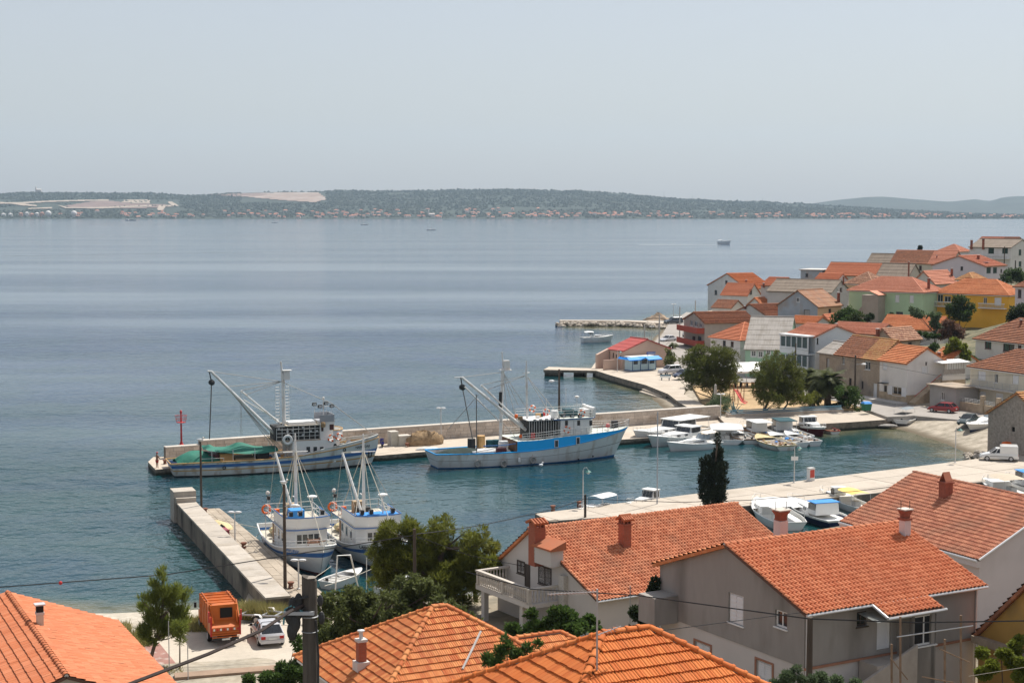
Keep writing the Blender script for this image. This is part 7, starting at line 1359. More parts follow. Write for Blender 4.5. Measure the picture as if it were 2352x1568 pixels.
q=G(1862,1103,1.0);t=thing('service_pedestal','small pale and red service pillar standing on the quay','pedestal',q,R(30));MB().box(-.35,.35,-.25,.25,0,1.3).build('housing',PW,t);MB().box(-.3,.3,-.27,-.25,.35,1.2).build('front_panel',pm('pedestal_red',(.5,.07,.05),.5),t);MB().box(-.38,.38,-.28,.28,1.3,1.4).build('cap',LPT,t)
def bin_(lab,px,py,z,body,lid,s=1.0):
 q=G(px,py,z);t=thing('waste_bin',lab,'bin',q,R(20));MB().loft([[(-.5*s,-.4*s,.12),(.5*s,-.4*s,.12),(.5*s,.4*s,.12),(-.5*s,.4*s,.12)],[(-.62*s,-.5*s,1.1*s),(.62*s,-.5*s,1.1*s),(.62*s,.5*s,1.1*s),(-.62*s,.5*s,1.1*s)]]).build('body',body,t);MB().loft([[(-.66*s,-.54*s,1.1*s),(.66*s,-.54*s,1.1*s),(.66*s,.54*s,1.1*s),(-.66*s,.54*s,1.1*s)],[(-.5*s,-.2*s,1.35*s),(.5*s,-.2*s,1.35*s),(.5*s,.4*s,1.35*s),(-.5*s,.4*s,1.35*s)]]).build('lid',lid,t)
 for x in(-.4,.4):MB().torus((x*s,-.3*s,.08),.07,.03,'y',8,5).build('castor',BLK,t)
GB=pm('bin_green',(.02,.13,.07),.5,.08);bin_('green waste container with blue lid by the pole at the park corner',1990,944,1.5,GB,CANB);bin_('green container with orange lid beside the white van',2316,1040,1.0,GB,ORNG)
bm_=pm('bench_blue',(.16,.30,.38),.7,.15,2,stain=(.35,.33,.3),stain_amt=.5);a,b_=G(1672,958,1.12),G(1938,946,1.12);d=b_-a;t=thing('bench','very long blue slatted bench on a low stone wall along the promenade','bench',(a.x,a.y,1.12),math.atan2(d.y,d.x));Lb=d.length
MB().box(0,Lb,0,.5,0,.42).build('stone_base',stone,t)
for k in range(2):MB().box(.6,Lb-.1,.02+k*.24,.22+k*.24,.43,.47).build('seat_slat',bm_,t)
for k in range(2):MB().box(.6,Lb-.1,.5,.55,.6+k*.2,.74+k*.2).build('back_slat',bm_,t)
MB().box(0,Lb,.5,.75,0,.58).build('back_wall',stone,t)
q=G(1528,873,1.2);t=thing('park_bench','small pale blue bench on concrete feet facing the cove','bench',q,R(-15))
for x in(-.7,.6):MB().box(x,x+.15,-.25,.25,0,.45).build('leg',CONP,t)
for k in range(3):MB().box(-.95,.95,-.24+k*.17,-.1+k*.17,.45,.49).build('seat_slat',bm_,t)
for k in range(2):MB().box(-.95,.95,.27,.31,.6+k*.16,.72+k*.16).build('back_slat',bm_,t)
q=G(417,1036,.7);t=thing('harbour_beacon','red harbour light beacon with cage platform on the mole end','beacon',(q.x,q.y,.7));zz=lambda py:A(417,py,q.y).z-.7
MB().lathe([(.42,0),(.42,zz(1024)),(.2,zz(1018)),(.12,zz(1012))],n=14).build('base_drum',RED,t);MB().lathe([(.12,zz(1013)),(.1,zz(972))],n=10).build('column',RED,t);MB().lathe([(.05,zz(971)),(.55,zz(970)),(.55,zz(969)),(.05,zz(968))],n=16).build('platform',RED,t);MB().lathe([(.09,zz(969)),(.08,zz(950)),(.15,zz(949)),(.12,zz(945)),(.16,zz(944)),(.02,zz(941))],n=10).build('lantern',RED,t)
cg=MB().torus((0,0,zz(954)),.72,.025,'z',20,5).torus((0,0,zz(962)),.64,.02,'z',20,5)
for k in range(8):a_=k*math.pi/4;cg.tube([(.55*math.cos(a_),.55*math.sin(a_),zz(969)),(.72*math.cos(a_),.72*math.sin(a_),zz(954))],.02,4)
cg.build('cage',RED,t)
BXM=pm('grp_box',(.50,.47,.40),.8,.12,1.2,stain=(.35,.3,.24),stain_amt=.5)
for px,py,w_,h_,lab in((907,1024,1.0,1.75,'tall pale storage box on the mole'),(931,1024,1.5,1.25,'wide low pale storage box on the mole')):
 q=G(px,py,.7);t=thing('storage_box',lab,'box',q,R(25));MB().box(-w_*.5,w_*.5,0,1.3,0,h_).build('body',BXM,t);MB().box(-w_*.53,w_*.53,-.04,1.34,h_,h_+.06).build('lid',capm,t)
q=G(878,1026,.7);t=thing('scooter','dark blue motor scooter parked by the storage boxes','scooter',q,R(100));MB().torus((-.5,0,.28),.2,.08,'y',12,6).build('wheel',TYRE,t);MB().torus((.6,0,.28),.2,.08,'y',12,6).build('wheel',TYRE,t);MB().loft([[(-.7,-.16,.4),(-.7,.16,.4),(-.7,.14,.75),(-.7,-.14,.75)],[(-.1,-.18,.3),(-.1,.18,.3),(-.1,.16,.72),(-.1,-.16,.72)],[(.25,-.15,.22),(.25,.15,.22),(.25,.15,.3),(.25,-.15,.3)]]).tube([(.6,0,.3),(.42,0,1.0)],.06).tube([(.4,-.3,1.02),(.4,.3,1.02)],.025).prism([(.35,-.22),(.52,-.18),(.52,.18),(.35,.22)],.3,.95).build('body',pm('scooter_blue',(.02,.025,.2),.3),t);MB().box(-.65,-.1,-.14,.14,.74,.84).build('saddle',BLK,t)
def heap(name,lab,px,py,z,sx,sy,sz,mt,rz=0,cat='net'):
 q=G(px,py,z);rn=random.Random(int(px*7+py));V=[];n1,n2=22,9;secs=[]
 for j in range(n2+1):
  p=math.pi/2*j/n2;secs.append([((sx*math.cos(p)*math.cos(2*math.pi*i/n1))*rn.uniform(.9,1.1),sy*math.cos(p)*math.sin(2*math.pi*i/n1)*rn.uniform(.9,1.1),sz*math.sin(p)**.7*rn.uniform(.85,1.12)-.03)for i in range(n1)])
 return tag(MB().loft(secs).build(name,mt,smooth=True,loc=q,rz=rz),lab,cat)
heap('net_pile','long heap of brown fishing nets with white floats against the mole wall',975,1021,.7,2.6,1.0,1.75,NET,R(25));heap('net_pile','spread of yellowish nets on the pier end',490,1210,.95,2.6,1.5,.5,NETY,R(-60));heap('tarp_pile','crumpled translucent sheet near the mole edge',982,1032,.7,1.5,.6,.35,pm('plastic_sheet',(.5,.5,.48),.4,.15,bump=.6),R(20),'tarp');heap('debris_pile','low pile of driftwood and scrap on the beach',2040,978,.35,1.3,.6,.3,pm('scrap',(.3,.28,.26),.9,.4,6,bump=.9),0,'debris')
q=G(510,1232,.95);t=thing('fish_crate','maroon fish crate with black lattice on the pier','crate',q,R(-65));MB().box(-.7,.7,-.5,.5,0,.7).build('tub',pm('crate_maroon',(.25,.05,.07),.6),t);cg=MB()
for k in range(8):cg.tube([(-.7-k*.18,-.5,.05),(-.7-k*.18,.5,.75)],.03,4);cg.tube([(-.7-k*.18,.5,.05),(-.7-k*.18,-.5,.75)],.03,4)
cg.build('lattice',BLK,t)
q=G(1690,925,1.4);t=thing('playground_slide','red playground slide with wooden frame in the park','slide',q,R(-60));MB().loft([[(2.4,-.28,.15),(2.4,.28,.15)],[(1.6,-.28,.35),(1.6,.28,.35)],[(0,-.28,1.9),(0,.28,1.9)],[(-.4,-.28,1.95),(-.4,.28,1.95)]],closed=False,caps=False).tube([(2.4,-.3,.3),(1.6,-.3,.5),(0,-.3,2.05)],.06).tube([(2.4,.3,.3),(1.6,.3,.5),(0,.3,2.05)],.06).build('chute',pm('slide_red',(.6,.04,.03),.4),t)
for x in(-.1,-.9):
 for y in(-.35,.35):MB().tube([(x,y*1.5,0),(x,y,2.7)],.06,6).build('post',WOODB,t)
for k in range(5):MB().tube([(-.9,-.4,.4+k*.4),(-.9,.4,.4+k*.4)],.035,5).build('rung',WOODB,t)
q=G(1720,915,1.4);t=thing('climbing_frame','brown wooden climbing frame behind the red slide','climbing frame',q,R(20))
for x in(-1.2,1.2):
 for y in(-.6,.6):MB().tube([(x,y,0),(x*.8,y*.5,2.4)],.06,6).build('post',WOODB,t)
MB().tube([(-1,0,2.4),(1,0,2.4)],.06).tube([(-1.1,0,1.2),(1.1,0,1.2)],.05).build('crossbar',WOODB,t)
q=G(1705,893,1.45);t=thing('marquee','white fabric marquee roof behind the park trees','marquee',(q.x,q.y+4,1.45),R(12));MB().loft([[(-4,-2.2,2.6),(-4,0,3.9),(-4,2.2,2.6)],[(5,-2.2,2.6),(5,0,3.9),(5,2.2,2.6)]],closed=False,caps=False).box(-4,5,-2.25,-2.2,2.3,2.62).build('canvas',PW,t)
for x in(-4,.5,5):
 for y in(-2.2,2.2):MB().tube([(x,y,0),(x,y,2.6)],.05,6).build('post',GALV,t)
for x in range(-3,5):MB().tube([(x,-1,0),(x,-1,.75)],.25,8).build('table',BLK,t)
q=G(1643,934,1.4);t=thing('monument','small pale stone obelisk behind the tamarisk','monument',q);MB().box(-.5,.5,-.5,.5,0,.9).build('plinth',CONP,t);MB().loft([[(-.3,-.3,.9),(.3,-.3,.9),(.3,.3,.9),(-.3,.3,.9)],[(-.15,-.15,3.2),(.15,-.15,3.2),(.15,.15,3.2),(-.15,.15,3.2)],[(0,0,3.4)]*4]).build('obelisk',capm,t)
rw=HK['row_white']['root'];L_=HK['row_white']['L_'];W_=HK['row_white']['W_'];sm=pm('warm_stone',(.42,.33,.23),.95,.25,1.5,stain=(.3,.22,.15),stain_amt=.5)
MB().prism([(.3,-1.4),(5.2,-1.4),(5.2,-.02),(.3,-.02)],-1,[.2,3.3,3.3,.2]).build('outside_stair',sm,rw);MB().tube([(.3,-1.35,1.1),(5.2,-1.35,4.2)],.05).build('stair_rail',pm('rail_red',(.4,.08,.06),.6),rw);MB().box(5.2,9.6,-1.6,.02,-1,3.3).build('terrace',sm,rw);MB().box(5.3,9.5,-1.62,-1.5,3.3,4.1).build('terrace_parapet',WALLM['white'],rw)
pw=MB()
for k in range(9):pw.box(5.5+k*.46,5.55+k*.46,-1.55,-1.5,4.1,5.8)
pw.box(5.4,9.5,-1.54,-1.51,4.15,4.9);pw.build('porch_screen',pm('weathered_wood',(.33,.30,.27),.9,.2),rw);MB().prism([(4.9,-1.9),(10.2,-1.9),(10.2,.6),(4.9,.6)],5.8,[5.9,5.9,6.15,6.15]).build('porch_roof',SHUT,rw)
MB().box(-.05,0,-.02,W_,-1,1.2).box(0,L_,-.05,-.0,-1,1.2).build('stone_skirt',sm,rw);MB().prism([(-2.0,-.2),(0,-.2),(0,W_+8),(-2.0,W_+8)],-1.2,.12).build('kerb_terrace',CONP,rw);MB().box(-.9,0,W_-2.2,W_-.6,2.5,2.58).build('door_canopy',DARK,rw)
vr=HK['veranda']['root'];vw=HK['veranda']['W_'];vh=HK['veranda']['ze']-HK['veranda']['zb']
for zf_ in(.2,vh-2.9):
 MB().box(-1.6,0,0,vw,zf_-.15,zf_).box(-1.6,-1.45,0,vw,zf_,zf_+.95).build('veranda_parapet',WALLM['paleblue'],vr)
 for k in range(6):y_=.05+(vw-.25)*k/5;MB().box(-1.6,-1.4,y_,y_+.16,zf_+.95,zf_+2.7).build('veranda_post',WALLM['paleblue'],vr)
 for k in range(5):y_=.05+(vw-.25)*k/5;MB().box(-1.48,-1.44,y_+.16,y_+(vw-.25)/5,zf_+.95,zf_+2.6).build('pane',pm('veranda_glass',(.07,.10,.10),.1),vr)
MB().box(-1.7,0,-.05,vw+.1,vh-.15,vh+.1).build('veranda_roof',SHUT,vr)
br_=HK['balcony']['root'];bw_=HK['balcony']['W_'];RB=pm('balcony_red',(.34,.06,.035),.8,.08)
for z_ in(.6,3.2):MB().box(-1.7,0,.2,bw_-.2,z_-.2,z_).box(-1.7,-1.55,.2,bw_-.2,z_,z_+.95).box(-1.55,0,.2,.35,z_,z_+.95).build('balcony',RB,br_)
cr=HK['cream']['root'];cw_=HK['cream']['W_'];ch_=HK['cream']['ze']-HK['cream']['zb'];MB().box(-1.3,0,4,cw_-.3,ch_-3.0,ch_-2.85).build('balcony',CONP,cr);rail(cr,[(-1.25,4,ch_-2.85),(-1.25,cw_-.4,ch_-2.85)],1.0,3,1.5,.025,GALV);MB().box(-3.6,-3.3,2,cw_,-1,.9).build('garden_wall',sm,cr);rail(cr,[(-3.45,6,.9),(-3.45,cw_-.5,.9)],.6,2,.5,.02,STEEL);
for y_ in(5.2,8.4):MB().box(-3.75,-3.2,y_-.28,y_+.28,-1,2.2).build('gate_pillar',sm,cr)
for k_,n_ in(('ochre',2),('green',1)):
 hh=HK[k_];rt=hh['root'];ww=hh['W_'];hz=hh['ze']-hh['zb']
 if k_=='ochre':
  for(y0,y1)in((ww-7.5,ww-.2),(.3,6)):MB().box(-1.3,0,y0,y1,hz-3.0,hz-2.85).box(-1.3,-1.15,y0,y1,hz-2.05,hz-1.9).build('balcony',SHUT,rt);balusters(rt,(-1.22,y0+.1),(-1.22,y1-.1),int((y1-y0)/.3),hz-2.85)
 else:
  MB().prism([(-3.2,ww-8.5),(0,ww-8.5),(0,ww-4.8),(-3.2,ww-4.8)],-3,hz-.9).build('stair_tower',WALLM['bareplaster'],rt);MB().prism([(-2.6,ww-4.8),(-.5,ww-4.8),(-.5,ww+.5),(-2.6,ww+.5)],-3,[hz-3,hz-3,.5,.5]).build('outside_stair',WALLM['bareplaster'],rt);MB().prism([(-3.5,ww-8.8),(.2,ww-8.8),(.2,ww-6.65),(-3.5,ww-6.65)],[hz-.95,hz-.95,hz-.1,hz-.1],[hz-.85,hz-.85,hz,hz]).build('tower_roof',ROOFM[PNK],rt)
rt=HK['tall']['root'];hz=HK['tall']['ze']-HK['tall']['zb'];ww=HK['tall']['W_'];MB().box(-1.5,0,.3,ww-.1,hz-3.1,hz-2.9).box(-1.5,-1.38,.3,ww-.1,hz-2.1,hz-1.98).build('balcony',SHUT,rt);balusters(rt,(-1.44,.4),(-1.44,ww-.2),26,hz-2.9)
MB().box(3.4,5.2,1.2,2.6,0,.06).build('solar_panel',pm('solar_blue',(.15,.2,.3),.15),HK['lilac']['root'],loc=(0,0,HK['lilac']['roofz'](4.3,1.9)+.12))
# ================================================================ VEGETATION
def leafm(name,col,var=.4,tr=.45):
 m,n,L,b=bare(name);b.inputs['Roughness'].default_value=.65;b.inputs['Specular IOR Level'].default_value=.25
 oi=n.new('ShaderNodeNewGeometry');nz_=n.new('ShaderNodeTexNoise');nz_.inputs['Scale'].default_value=.9;nz_.inputs['Detail'].default_value=3;L.new(oi.outputs['Position'],nz_.inputs['Vector'])
 ad=n.new('ShaderNodeMath');ad.operation='MULTIPLY_ADD';L.new(oi.outputs['Random Per Island'],ad.inputs[0]);ad.inputs[1].default_value=.5;L.new(nz_.outputs['Fac'],ad.inputs[2])
 mrr=n.new('ShaderNodeMapRange');mrr.inputs[1].default_value=.35;mrr.inputs[2].default_value=1.15;mrr.inputs[3].default_value=1-var;mrr.inputs[4].default_value=1+var;L.new(ad.outputs[0],mrr.inputs[0])
 vm=n.new('ShaderNodeVectorMath');vm.operation='SCALE';vm.inputs[0].default_value=col;L.new(mrr.outputs[0],vm.inputs['Scale']);L.new(vm.outputs[0],b.inputs['Base Color'])
 t_=n.new('ShaderNodeBsdfTranslucent');L.new(vm.outputs[0],t_.inputs['Color']);mx_=n.new('ShaderNodeMixShader');mx_.inputs[0].default_value=tr;L.new(b.outputs[0],mx_.inputs[1]);L.new(t_.outputs[0],mx_.inputs[2]);L.new(mx_.outputs[0],n['Material Output'].inputs['Surface'])
 return m
LM=dict(pine=leafm('pine_needles',(.15,.165,.03)),pined=leafm('dark_pine_needles',(.115,.13,.03)),young=leafm('young_pine_needles',(.16,.19,.04),tr=.5),broad=leafm('broad_leaves',(.11,.13,.04)),fig=leafm('fig_leaves',(.075,.125,.03),tr=.35),cyp=leafm('cypress_scales',(.022,.032,.016),.4,.1),palm=leafm('palm_fronds',(.095,.11,.04)),tam=leafm('tamarisk',(.10,.14,.07)),vine=leafm('vine_leaves',(.17,.20,.03),tr=.4),agave=leafm('agave_blade',(.20,.26,.24),.15,.05),dark=leafm('dark_bush',(.04,.06,.025)),olean=leafm('oleander',(.16,.09,.06)),grass=leafm('dry_grass',(.30,.27,.10),.35,.3),green=leafm('town_green',(.055,.09,.025)))
BARK=pm('bark',(.11,.085,.065),.95,.25,4)
def leaves(name,parent,clumps,n_,size,asp,mt,out=.6,shell=.55,up=0.0,seed=1,tuft=1,tspread=.5):
 """leaf-sized kites spread through ellipsoid clumps [(centre, (rx,ry,rz))]; tuft>1 groups them into sprays"""
 g=np.random.default_rng(seed);vol=np.array([c[1][0]*c[1][1]*c[1][2]for c in clumps])**.72;idx=g.choice(len(clumps),n_,p=vol/vol.sum())
 C=np.array([list(c[0])for c in clumps])[idx];Rr=np.array([list(c[1])for c in clumps])[idx]
 d=g.normal(size=(n_,3));d/=np.linalg.norm(d,axis=1)[:,None];rad=(shell+(1-shell)*g.random(n_))*np.where(g.random(n_)<.12,g.uniform(1.0,1.28,n_),1);P=C+d*Rr*rad[:,None]
 P=np.repeat(P,tuft,0);d=np.repeat(d,tuft,0);N=len(P)
 ax=d*out+g.normal(size=(N,3))*tspread;ax[:,2]+=up;ax/=np.linalg.norm(ax,axis=1)[:,None]
 sd=np.cross(ax,g.normal(size=(N,3)));sd/=np.linalg.norm(sd,axis=1)[:,None]+1e-9;ln=size*g.uniform(.6,1.4,N);wd=ln*asp*g.uniform(.7,1.3,N)
 V=np.empty((N,4,3));V[:,0]=P;V[:,1]=P+ax*(ln*.5)[:,None]+sd*(wd*.5)[:,None];V[:,2]=P+ax*ln[:,None];V[:,3]=P+ax*(ln*.5)[:,None]-sd*(wd*.5)[:,None]
 return fastmesh(name,V.reshape(-1,3),np.arange(N*4).reshape(-1,4),mt,parent)
def tree(lab,base,trunk,clumps,n_,size,asp,mt,name='tree',cat='tree',group=None,r=.16,**k):
 """clumps in world space; base = foot of the trunk"""
 base=Vector(base);t=thing(name,lab,cat,base,0,group);cl=[(Vector(c)-base,rr)for c,rr in clumps]
 tp=[Vector(p)-base for p in trunk];mb=MB().tube(tp,[r*(1-.5*i/max(1,len(tp)-1))for i in range(len(tp))],8)
 for c,rr in cl[::3]:
  q=min(tp,key=lambda p:(p-c).length+(2 if p.z>c.z else 0));mid=(q+c)/2+Vector((0,0,-.1));mb.tube([q,mid,c],[r*.4,r*.28,r*.1],5)
 mb.build('trunk',BARK,t,smooth=True);leaves('crown',t,cl,n_,size,asp,mt,**k);return t
def CL(lst,D,jit=1.2,flat=.8,seed=0,s=1.0,split=True):
 g=random.Random(seed);out=[]
 for px,py,rp in lst:
  c=A(px,py,D+g.uniform(-jit,jit));r_=rp*D/FPX*s;n_=max(1,min(9,int(r_/.16)))if split else 1
  for k in range(n_):
   d=Vector((g.gauss(0,1),g.gauss(0,1),g.gauss(0,1))).normalized();q=r_*g.uniform(.55,.95)if n_>1 else 0;rr_=r_*(g.uniform(.36,.58)if n_>1 else 1)
   out.append((c+Vector((d.x*q,d.y*q,d.z*q*flat)),(rr_,rr_,rr_*flat)))
  if n_>4:out.append((c,(r_*.5,r_*.5,r_*.5*flat)))
 return out
D=112;b0=Vector((*A(1010,1400,D).xy,1.6))
cl=CL([(895,1235,34),(880,1280,32),(905,1310,38),(940,1225,30),(955,1265,42),(930,1350,30),(985,1300,42),(1005,1215,26),(1012,1196,20),(1030,1210,20),(1010,1250,34),(1040,1262,26),(1040,1310,40),(1085,1250,28),(1105,1235,24),(1090,1285,36),(1125,1270,26),(1075,1330,38),(1030,1365,38),(1060,1380,26),(985,1360,36),(1120,1310,28),(880,1335,24),(1010,1330,40),(950,1310,38),(1080,1215,14),(1130,1290,18),(890,1215,16),(935,1200,12),(1100,1350,26),(910,1375,28)],D,1.6,.8,4)
tree('big dense Aleppo pine at the water between the pier and the balcony house',b0,[b0,b0+Vector((-.3,0,2.4)),b0+Vector((.2,.2,4.6)),b0+Vector((.1,0,6.4))],cl,18000,.36,.15,LM['pine'],'pine_tree',r=.28,out=.9,shell=.62,up=.45,seed=3,tuft=4,tspread=.45)
D=99;b0=G(346,1512,1.66)
cl=CL([(372,1325,12),(378,1350,18),(360,1365,18),(395,1365,20),(345,1395,20),(375,1395,26),(405,1390,22),(330,1430,20),(360,1430,28),(395,1430,26),(420,1415,18),(345,1460,22),(380,1460,22),(415,1445,20),(325,1395,8),(352,1345,8),(425,1380,8),(432,1362,7),(322,1375,6),(375,1312,7),(330,1455,14)],D,.7,1.15,5)
tree('young light green pine with leaning trunk beside the refuse truck',b0,[b0,A(358,1470,D),A(372,1420,D),A(376,1350,D),A(375,1310,D)],cl,3400,.42,.09,LM['young'],'pine_tree',r=.13,out=.5,shell=.3,up=.9,seed=6,tuft=4,tspread=.3)
b0=G(413,1535,1.66);cl=CL([(412,1455,14),(408,1440,12),(420,1438,10),(415,1470,8)],97,.3,1.1,2);tree('thin sapling tied to a stake behind the paved path',b0,[b0,A(413,1480,97),A(414,1440,97)],cl,500,.3,.12,LM['young'],'sapling',r=.05,up=.6,tuft=3)
D=93;b0=Vector((*A(860,1500,D).xy,2.6))
cl=CL([(760,1400,38),(800,1380,34),(840,1395,40),(790,1430,42),(740,1440,36),(730,1470,30),(830,1440,44),(880,1420,42),(860,1380,26),(905,1375,30),(930,1350,30),(965,1345,30),(950,1385,38),(995,1365,28),(1000,1395,34),(920,1430,42),(1045,1405,28),(1080,1420,24),(970,1425,34),(880,1460,40),(780,1470,40),(955,1322,16),(820,1355,12),(770,1362,10),(720,1410,18)],D,1.8,.85,8)
tree('wide dark green leafy tree below the big pine',b0,[b0,b0+Vector((.3,0,1.6)),b0+Vector((-.4,.3,3.0))],cl,20000,.24,.4,LM['broad'],'leafy_tree',r=.2,out=.35,shell=.4,up=-.35,seed=9,tuft=2,tspread=.7)
D=88;b0=Vector((*A(1240,1470,D).xy,3.6));cl=CL([(1190,1440,26),(1230,1430,30),(1270,1425,30),(1310,1430,28),(1345,1440,26),(1250,1455,30),(1300,1455,30),(1220,1410,10),(1295,1405,12),(1360,1455,18),(1200,1465,24)],D,1,.8,3);tree('bright green fig bush under the balcony house gable',b0,[b0,b0+Vector((0,0,1.2))],cl,7000,.26,.6,LM['fig'],'fig_bush','bush',r=.1,out=.4,up=.2,seed=4,tuft=2)
b0=Vector((*A(1478,1440,84).xy,4.2));cl=CL([(1470,1400,20),(1490,1380,18),(1480,1430,26),(1465,1450,22),(1500,1355,12),(1505,1335,9),(1495,1420,20)],84,.6,1,3);tree('dark climbing shrub in the gap between the two large orange roofs',b0,[b0,A(1485,1380,84)],cl,3500,.2,.5,LM['dark'],'shrub','bush',r=.07,seed=5,tuft=2)
b0=Vector((*A(1165,1560,60).xy,6.5));cl=CL([(1150,1500,14),(1165,1485,10),(1185,1505,14),(1210,1490,10),(1120,1515,12),(1235,1480,7),(1160,1465,6),(1195,1525,16),(1140,1530,16)],60,.5,1.2,3);tree('leafy shoots growing up between the two hipped roofs',b0,[b0,A(1165,1500,60)],cl,1500,.2,.3,LM['fig'],'shrub','bush',r=.04,up=.5,seed=6,tuft=2,shell=.2)
b0=Vector((*A(640,1568,84).xy,3.0));cl=CL([(580,1555,20),(620,1550,20),(655,1545,24),(685,1530,26),(690,1500,18),(680,1470,10),(600,1568,24),(650,1570,26)],84,.6,.9,3);tree('leafy bush beside the thick wooden pole',b0,[b0,b0+Vector((0,0,1))],cl,4000,.22,.4,LM['fig'],'bush','bush',r=.07,seed=7,tuft=2)
b0=Vector((*A(1850,1600,68).xy,6.4));cl=CL([(1810,1555,16),(1850,1565,22),(1885,1560,16),(1920,1565,14),(1780,1575,14),(1965,1570,12),(1830,1535,8)],68,.5,.9,3);tree('olive bush in front of the grey house corner',b0,[b0,b0+Vector((0,0,.8))],cl,3000,.16,.3,LM['tam'],'bush','bush',r=.06,seed=8,tuft=2)
b0=Vector((*A(2310,1560,74).xy,6.0));cl=CL([(2265,1495,18),(2300,1495,20),(2335,1490,20),(2350,1470,16),(2290,1525,20),(2330,1520,20),(2260,1545,14),(2350,1545,20)],74,.8,.7,3);tree('yellow-green grapevine pergola before the ochre wall',b0,[b0,A(2300,1510,74)],cl,3600,.2,.7,LM['vine'],'grapevine','vine',r=.04,seed=9,tuft=2)
b0=Vector((*A(1637,1190,138).xy,1.2));cl=CL([(1648,1015,10),(1650,1040,16),(1645,1060,24),(1625,1055,12),(1622,1075,20),(1650,1085,26),(1620,1100,24),(1648,1115,28),(1622,1130,26),(1650,1140,26),(1635,1150,30),(1649,1000,6),(1612,1060,8),(1666,1070,9),(1668,1105,8)],138,.5,1.35,5,.7,False);tree('dark double-topped cypress beyond the orange ridge',b0,[b0,A(1640,1100,138),A(1648,1010,138)],cl,9000,.22,.3,LM['cyp'],'cypress_tree',r=.15,out=.5,up=.7,seed=10,tuft=2,shell=.5)
def park(lab,px,py,D,lst,n_,key,r=.18,seed=1,flat=.75,name='pine_tree',z=1.4,size=.36,asp=.16,**k):
 b0=G(px,py,z);cl=CL(lst,b0.y if D is None else D,2.0,flat,seed);top=A(lst[0][0],lst[0][1],b0.y);tree(lab,b0,[b0,b0.lerp(top,.35)+Vector((.3,0,0)),b0.lerp(top,.75)],cl,n_,size,asp,LM[key],name,r=r,seed=seed,**k)
kp=dict(out=.9,shell=.5,up=.4,tuft=4,tspread=.45)
park('widely spreading pine over the road beside the white marquee',1640,915,None,[(1630,830,34),(1580,830,24),(1605,815,26),(1655,805,22),(1675,815,22),(1610,850,34),(1650,850,36),(1590,865,28),(1680,845,22),(1625,875,30),(1665,870,26),(1565,825,12),(1690,835,12),(1640,795,12),(1600,800,14),(1660,890,18),(1690,868,14),(1590,888,14)],11000,'pined',.28,11,**kp)
park('tall round pine in the middle of the park',1753,946,None,[(1785,850,32),(1760,845,22),(1810,840,22),(1750,880,26),(1790,885,34),(1825,865,22),(1770,910,26),(1740,860,14),(1805,910,24),(1785,820,16),(1815,815,10),(1765,825,12),(1830,890,18),(1745,905,14)],9000,'pined',.2,12,.9,**kp)
park('second park pine with straight trunk next to the long bench',1797,944,None,[(1815,900,18),(1800,890,18),(1835,915,16),(1855,918,14),(1820,925,12)],1300,'pine',.16,13,.8,**kp)
park('small pine by the palm trunks',1861,939,None,[(1862,915,14),(1850,922,12),(1872,922,10),(1875,905,8)],700,'pine',.1,14,.8,**kp)
park('round green shrub beside the dark lamp pole',1950,938,None,[(1945,905,18),(1930,900,14),(1962,900,14),(1955,920,14),(1972,918,12),(1935,920,14),(1970,935,10)],3200,'fig',.08,15,.9,name='shrub',size=.26,asp=.5,tuft=2)
park('low dark hedge beneath the round shrub',1925,934,None,[(1905,930,8),(1920,930,8),(1935,930,8)],900,'dark',.05,16,.7,name='hedge',size=.2,asp=.5,tuft=2)
park('feathery grey-green tamarisk at the end of the mole wall',1652,945,None,[(1640,925,16),(1660,920,18),(1645,940,14),(1668,932,14),(1632,938,10),(1655,905,8)],2600,'tam',.08,17,.9,name='tamarisk_bush',size=.4,asp=.1,tuft=2,up=.7,out=.5)
park('pale green tamarisk next to the dark blue car',1592,885,None,[(1585,858,12),(1600,862,12),(1590,872,10)],900,'tam',.07,18,.9,name='tamarisk_bush',size=.4,asp=.12,tuft=2,up=.5)
park('slender young tree at the boathouse corner',1537,845,None,[(1538,818,12),(1530,825,10),(1545,830,9),(1535,808,7)],700,'broad',.06,19,1.0,name='tree',size=.35,asp=.45,tuft=2)
def palm(lab,px,py,z,hpx,n_=30,s=1.0,r=.32):
 b0=G(px,py,z);top=A(px,hpx,b0.y).z-z;t=thing('palm_tree',lab,'palm',b0,random.uniform(0,6));MB().tube([(0,0,-.2),(.05,0,top*.5),(0,0,top)],[r*1.2,r,r*1.25],10).build('trunk',pm('palm_bark',(.16,.12,.085),.95,.35,5,bump=.8),t)
 g=random.Random(px);V=[];F=[]
 for k in range(n_):
  az=2*math.pi*k/n_*2.4+g.uniform(-.2,.2);el=g.uniform(-.25,1.2);Lf=g.uniform(2.1,3.0)*s;p=Vector((0,0,top));d=Vector((math.cos(az)*math.cos(el),math.sin(az)*math.cos(el),math.sin(el)));side=Vector((-math.sin(az),math.cos(az),0));seg=11
  for i in range(seg):
   q=p+d*(Lf/seg);d=(d+Vector((0,0,-.16))).normalized()
   for sd in(-1,1):
    for m_ in(0,.5):
     pp=p.lerp(q,m_);l_=.62*s*math.sin(math.pi*(i+m_+.6)/(seg+1.0))+.1;e_=pp+side*sd*l_*.85+d*l_*.55+Vector((0,0,-.18*l_));o=len(V);V+=[pp-d*.05*s,pp+d*.13*s,e_];F.append((o,o+1,o+2))
   o=len(V);V+=[p+side*.025,p-side*.025,q];F.append((o,o+1,o+2));p=q
 fastmesh('fronds',[tuple(v)for v in V],F,LM['palm'],t);return t
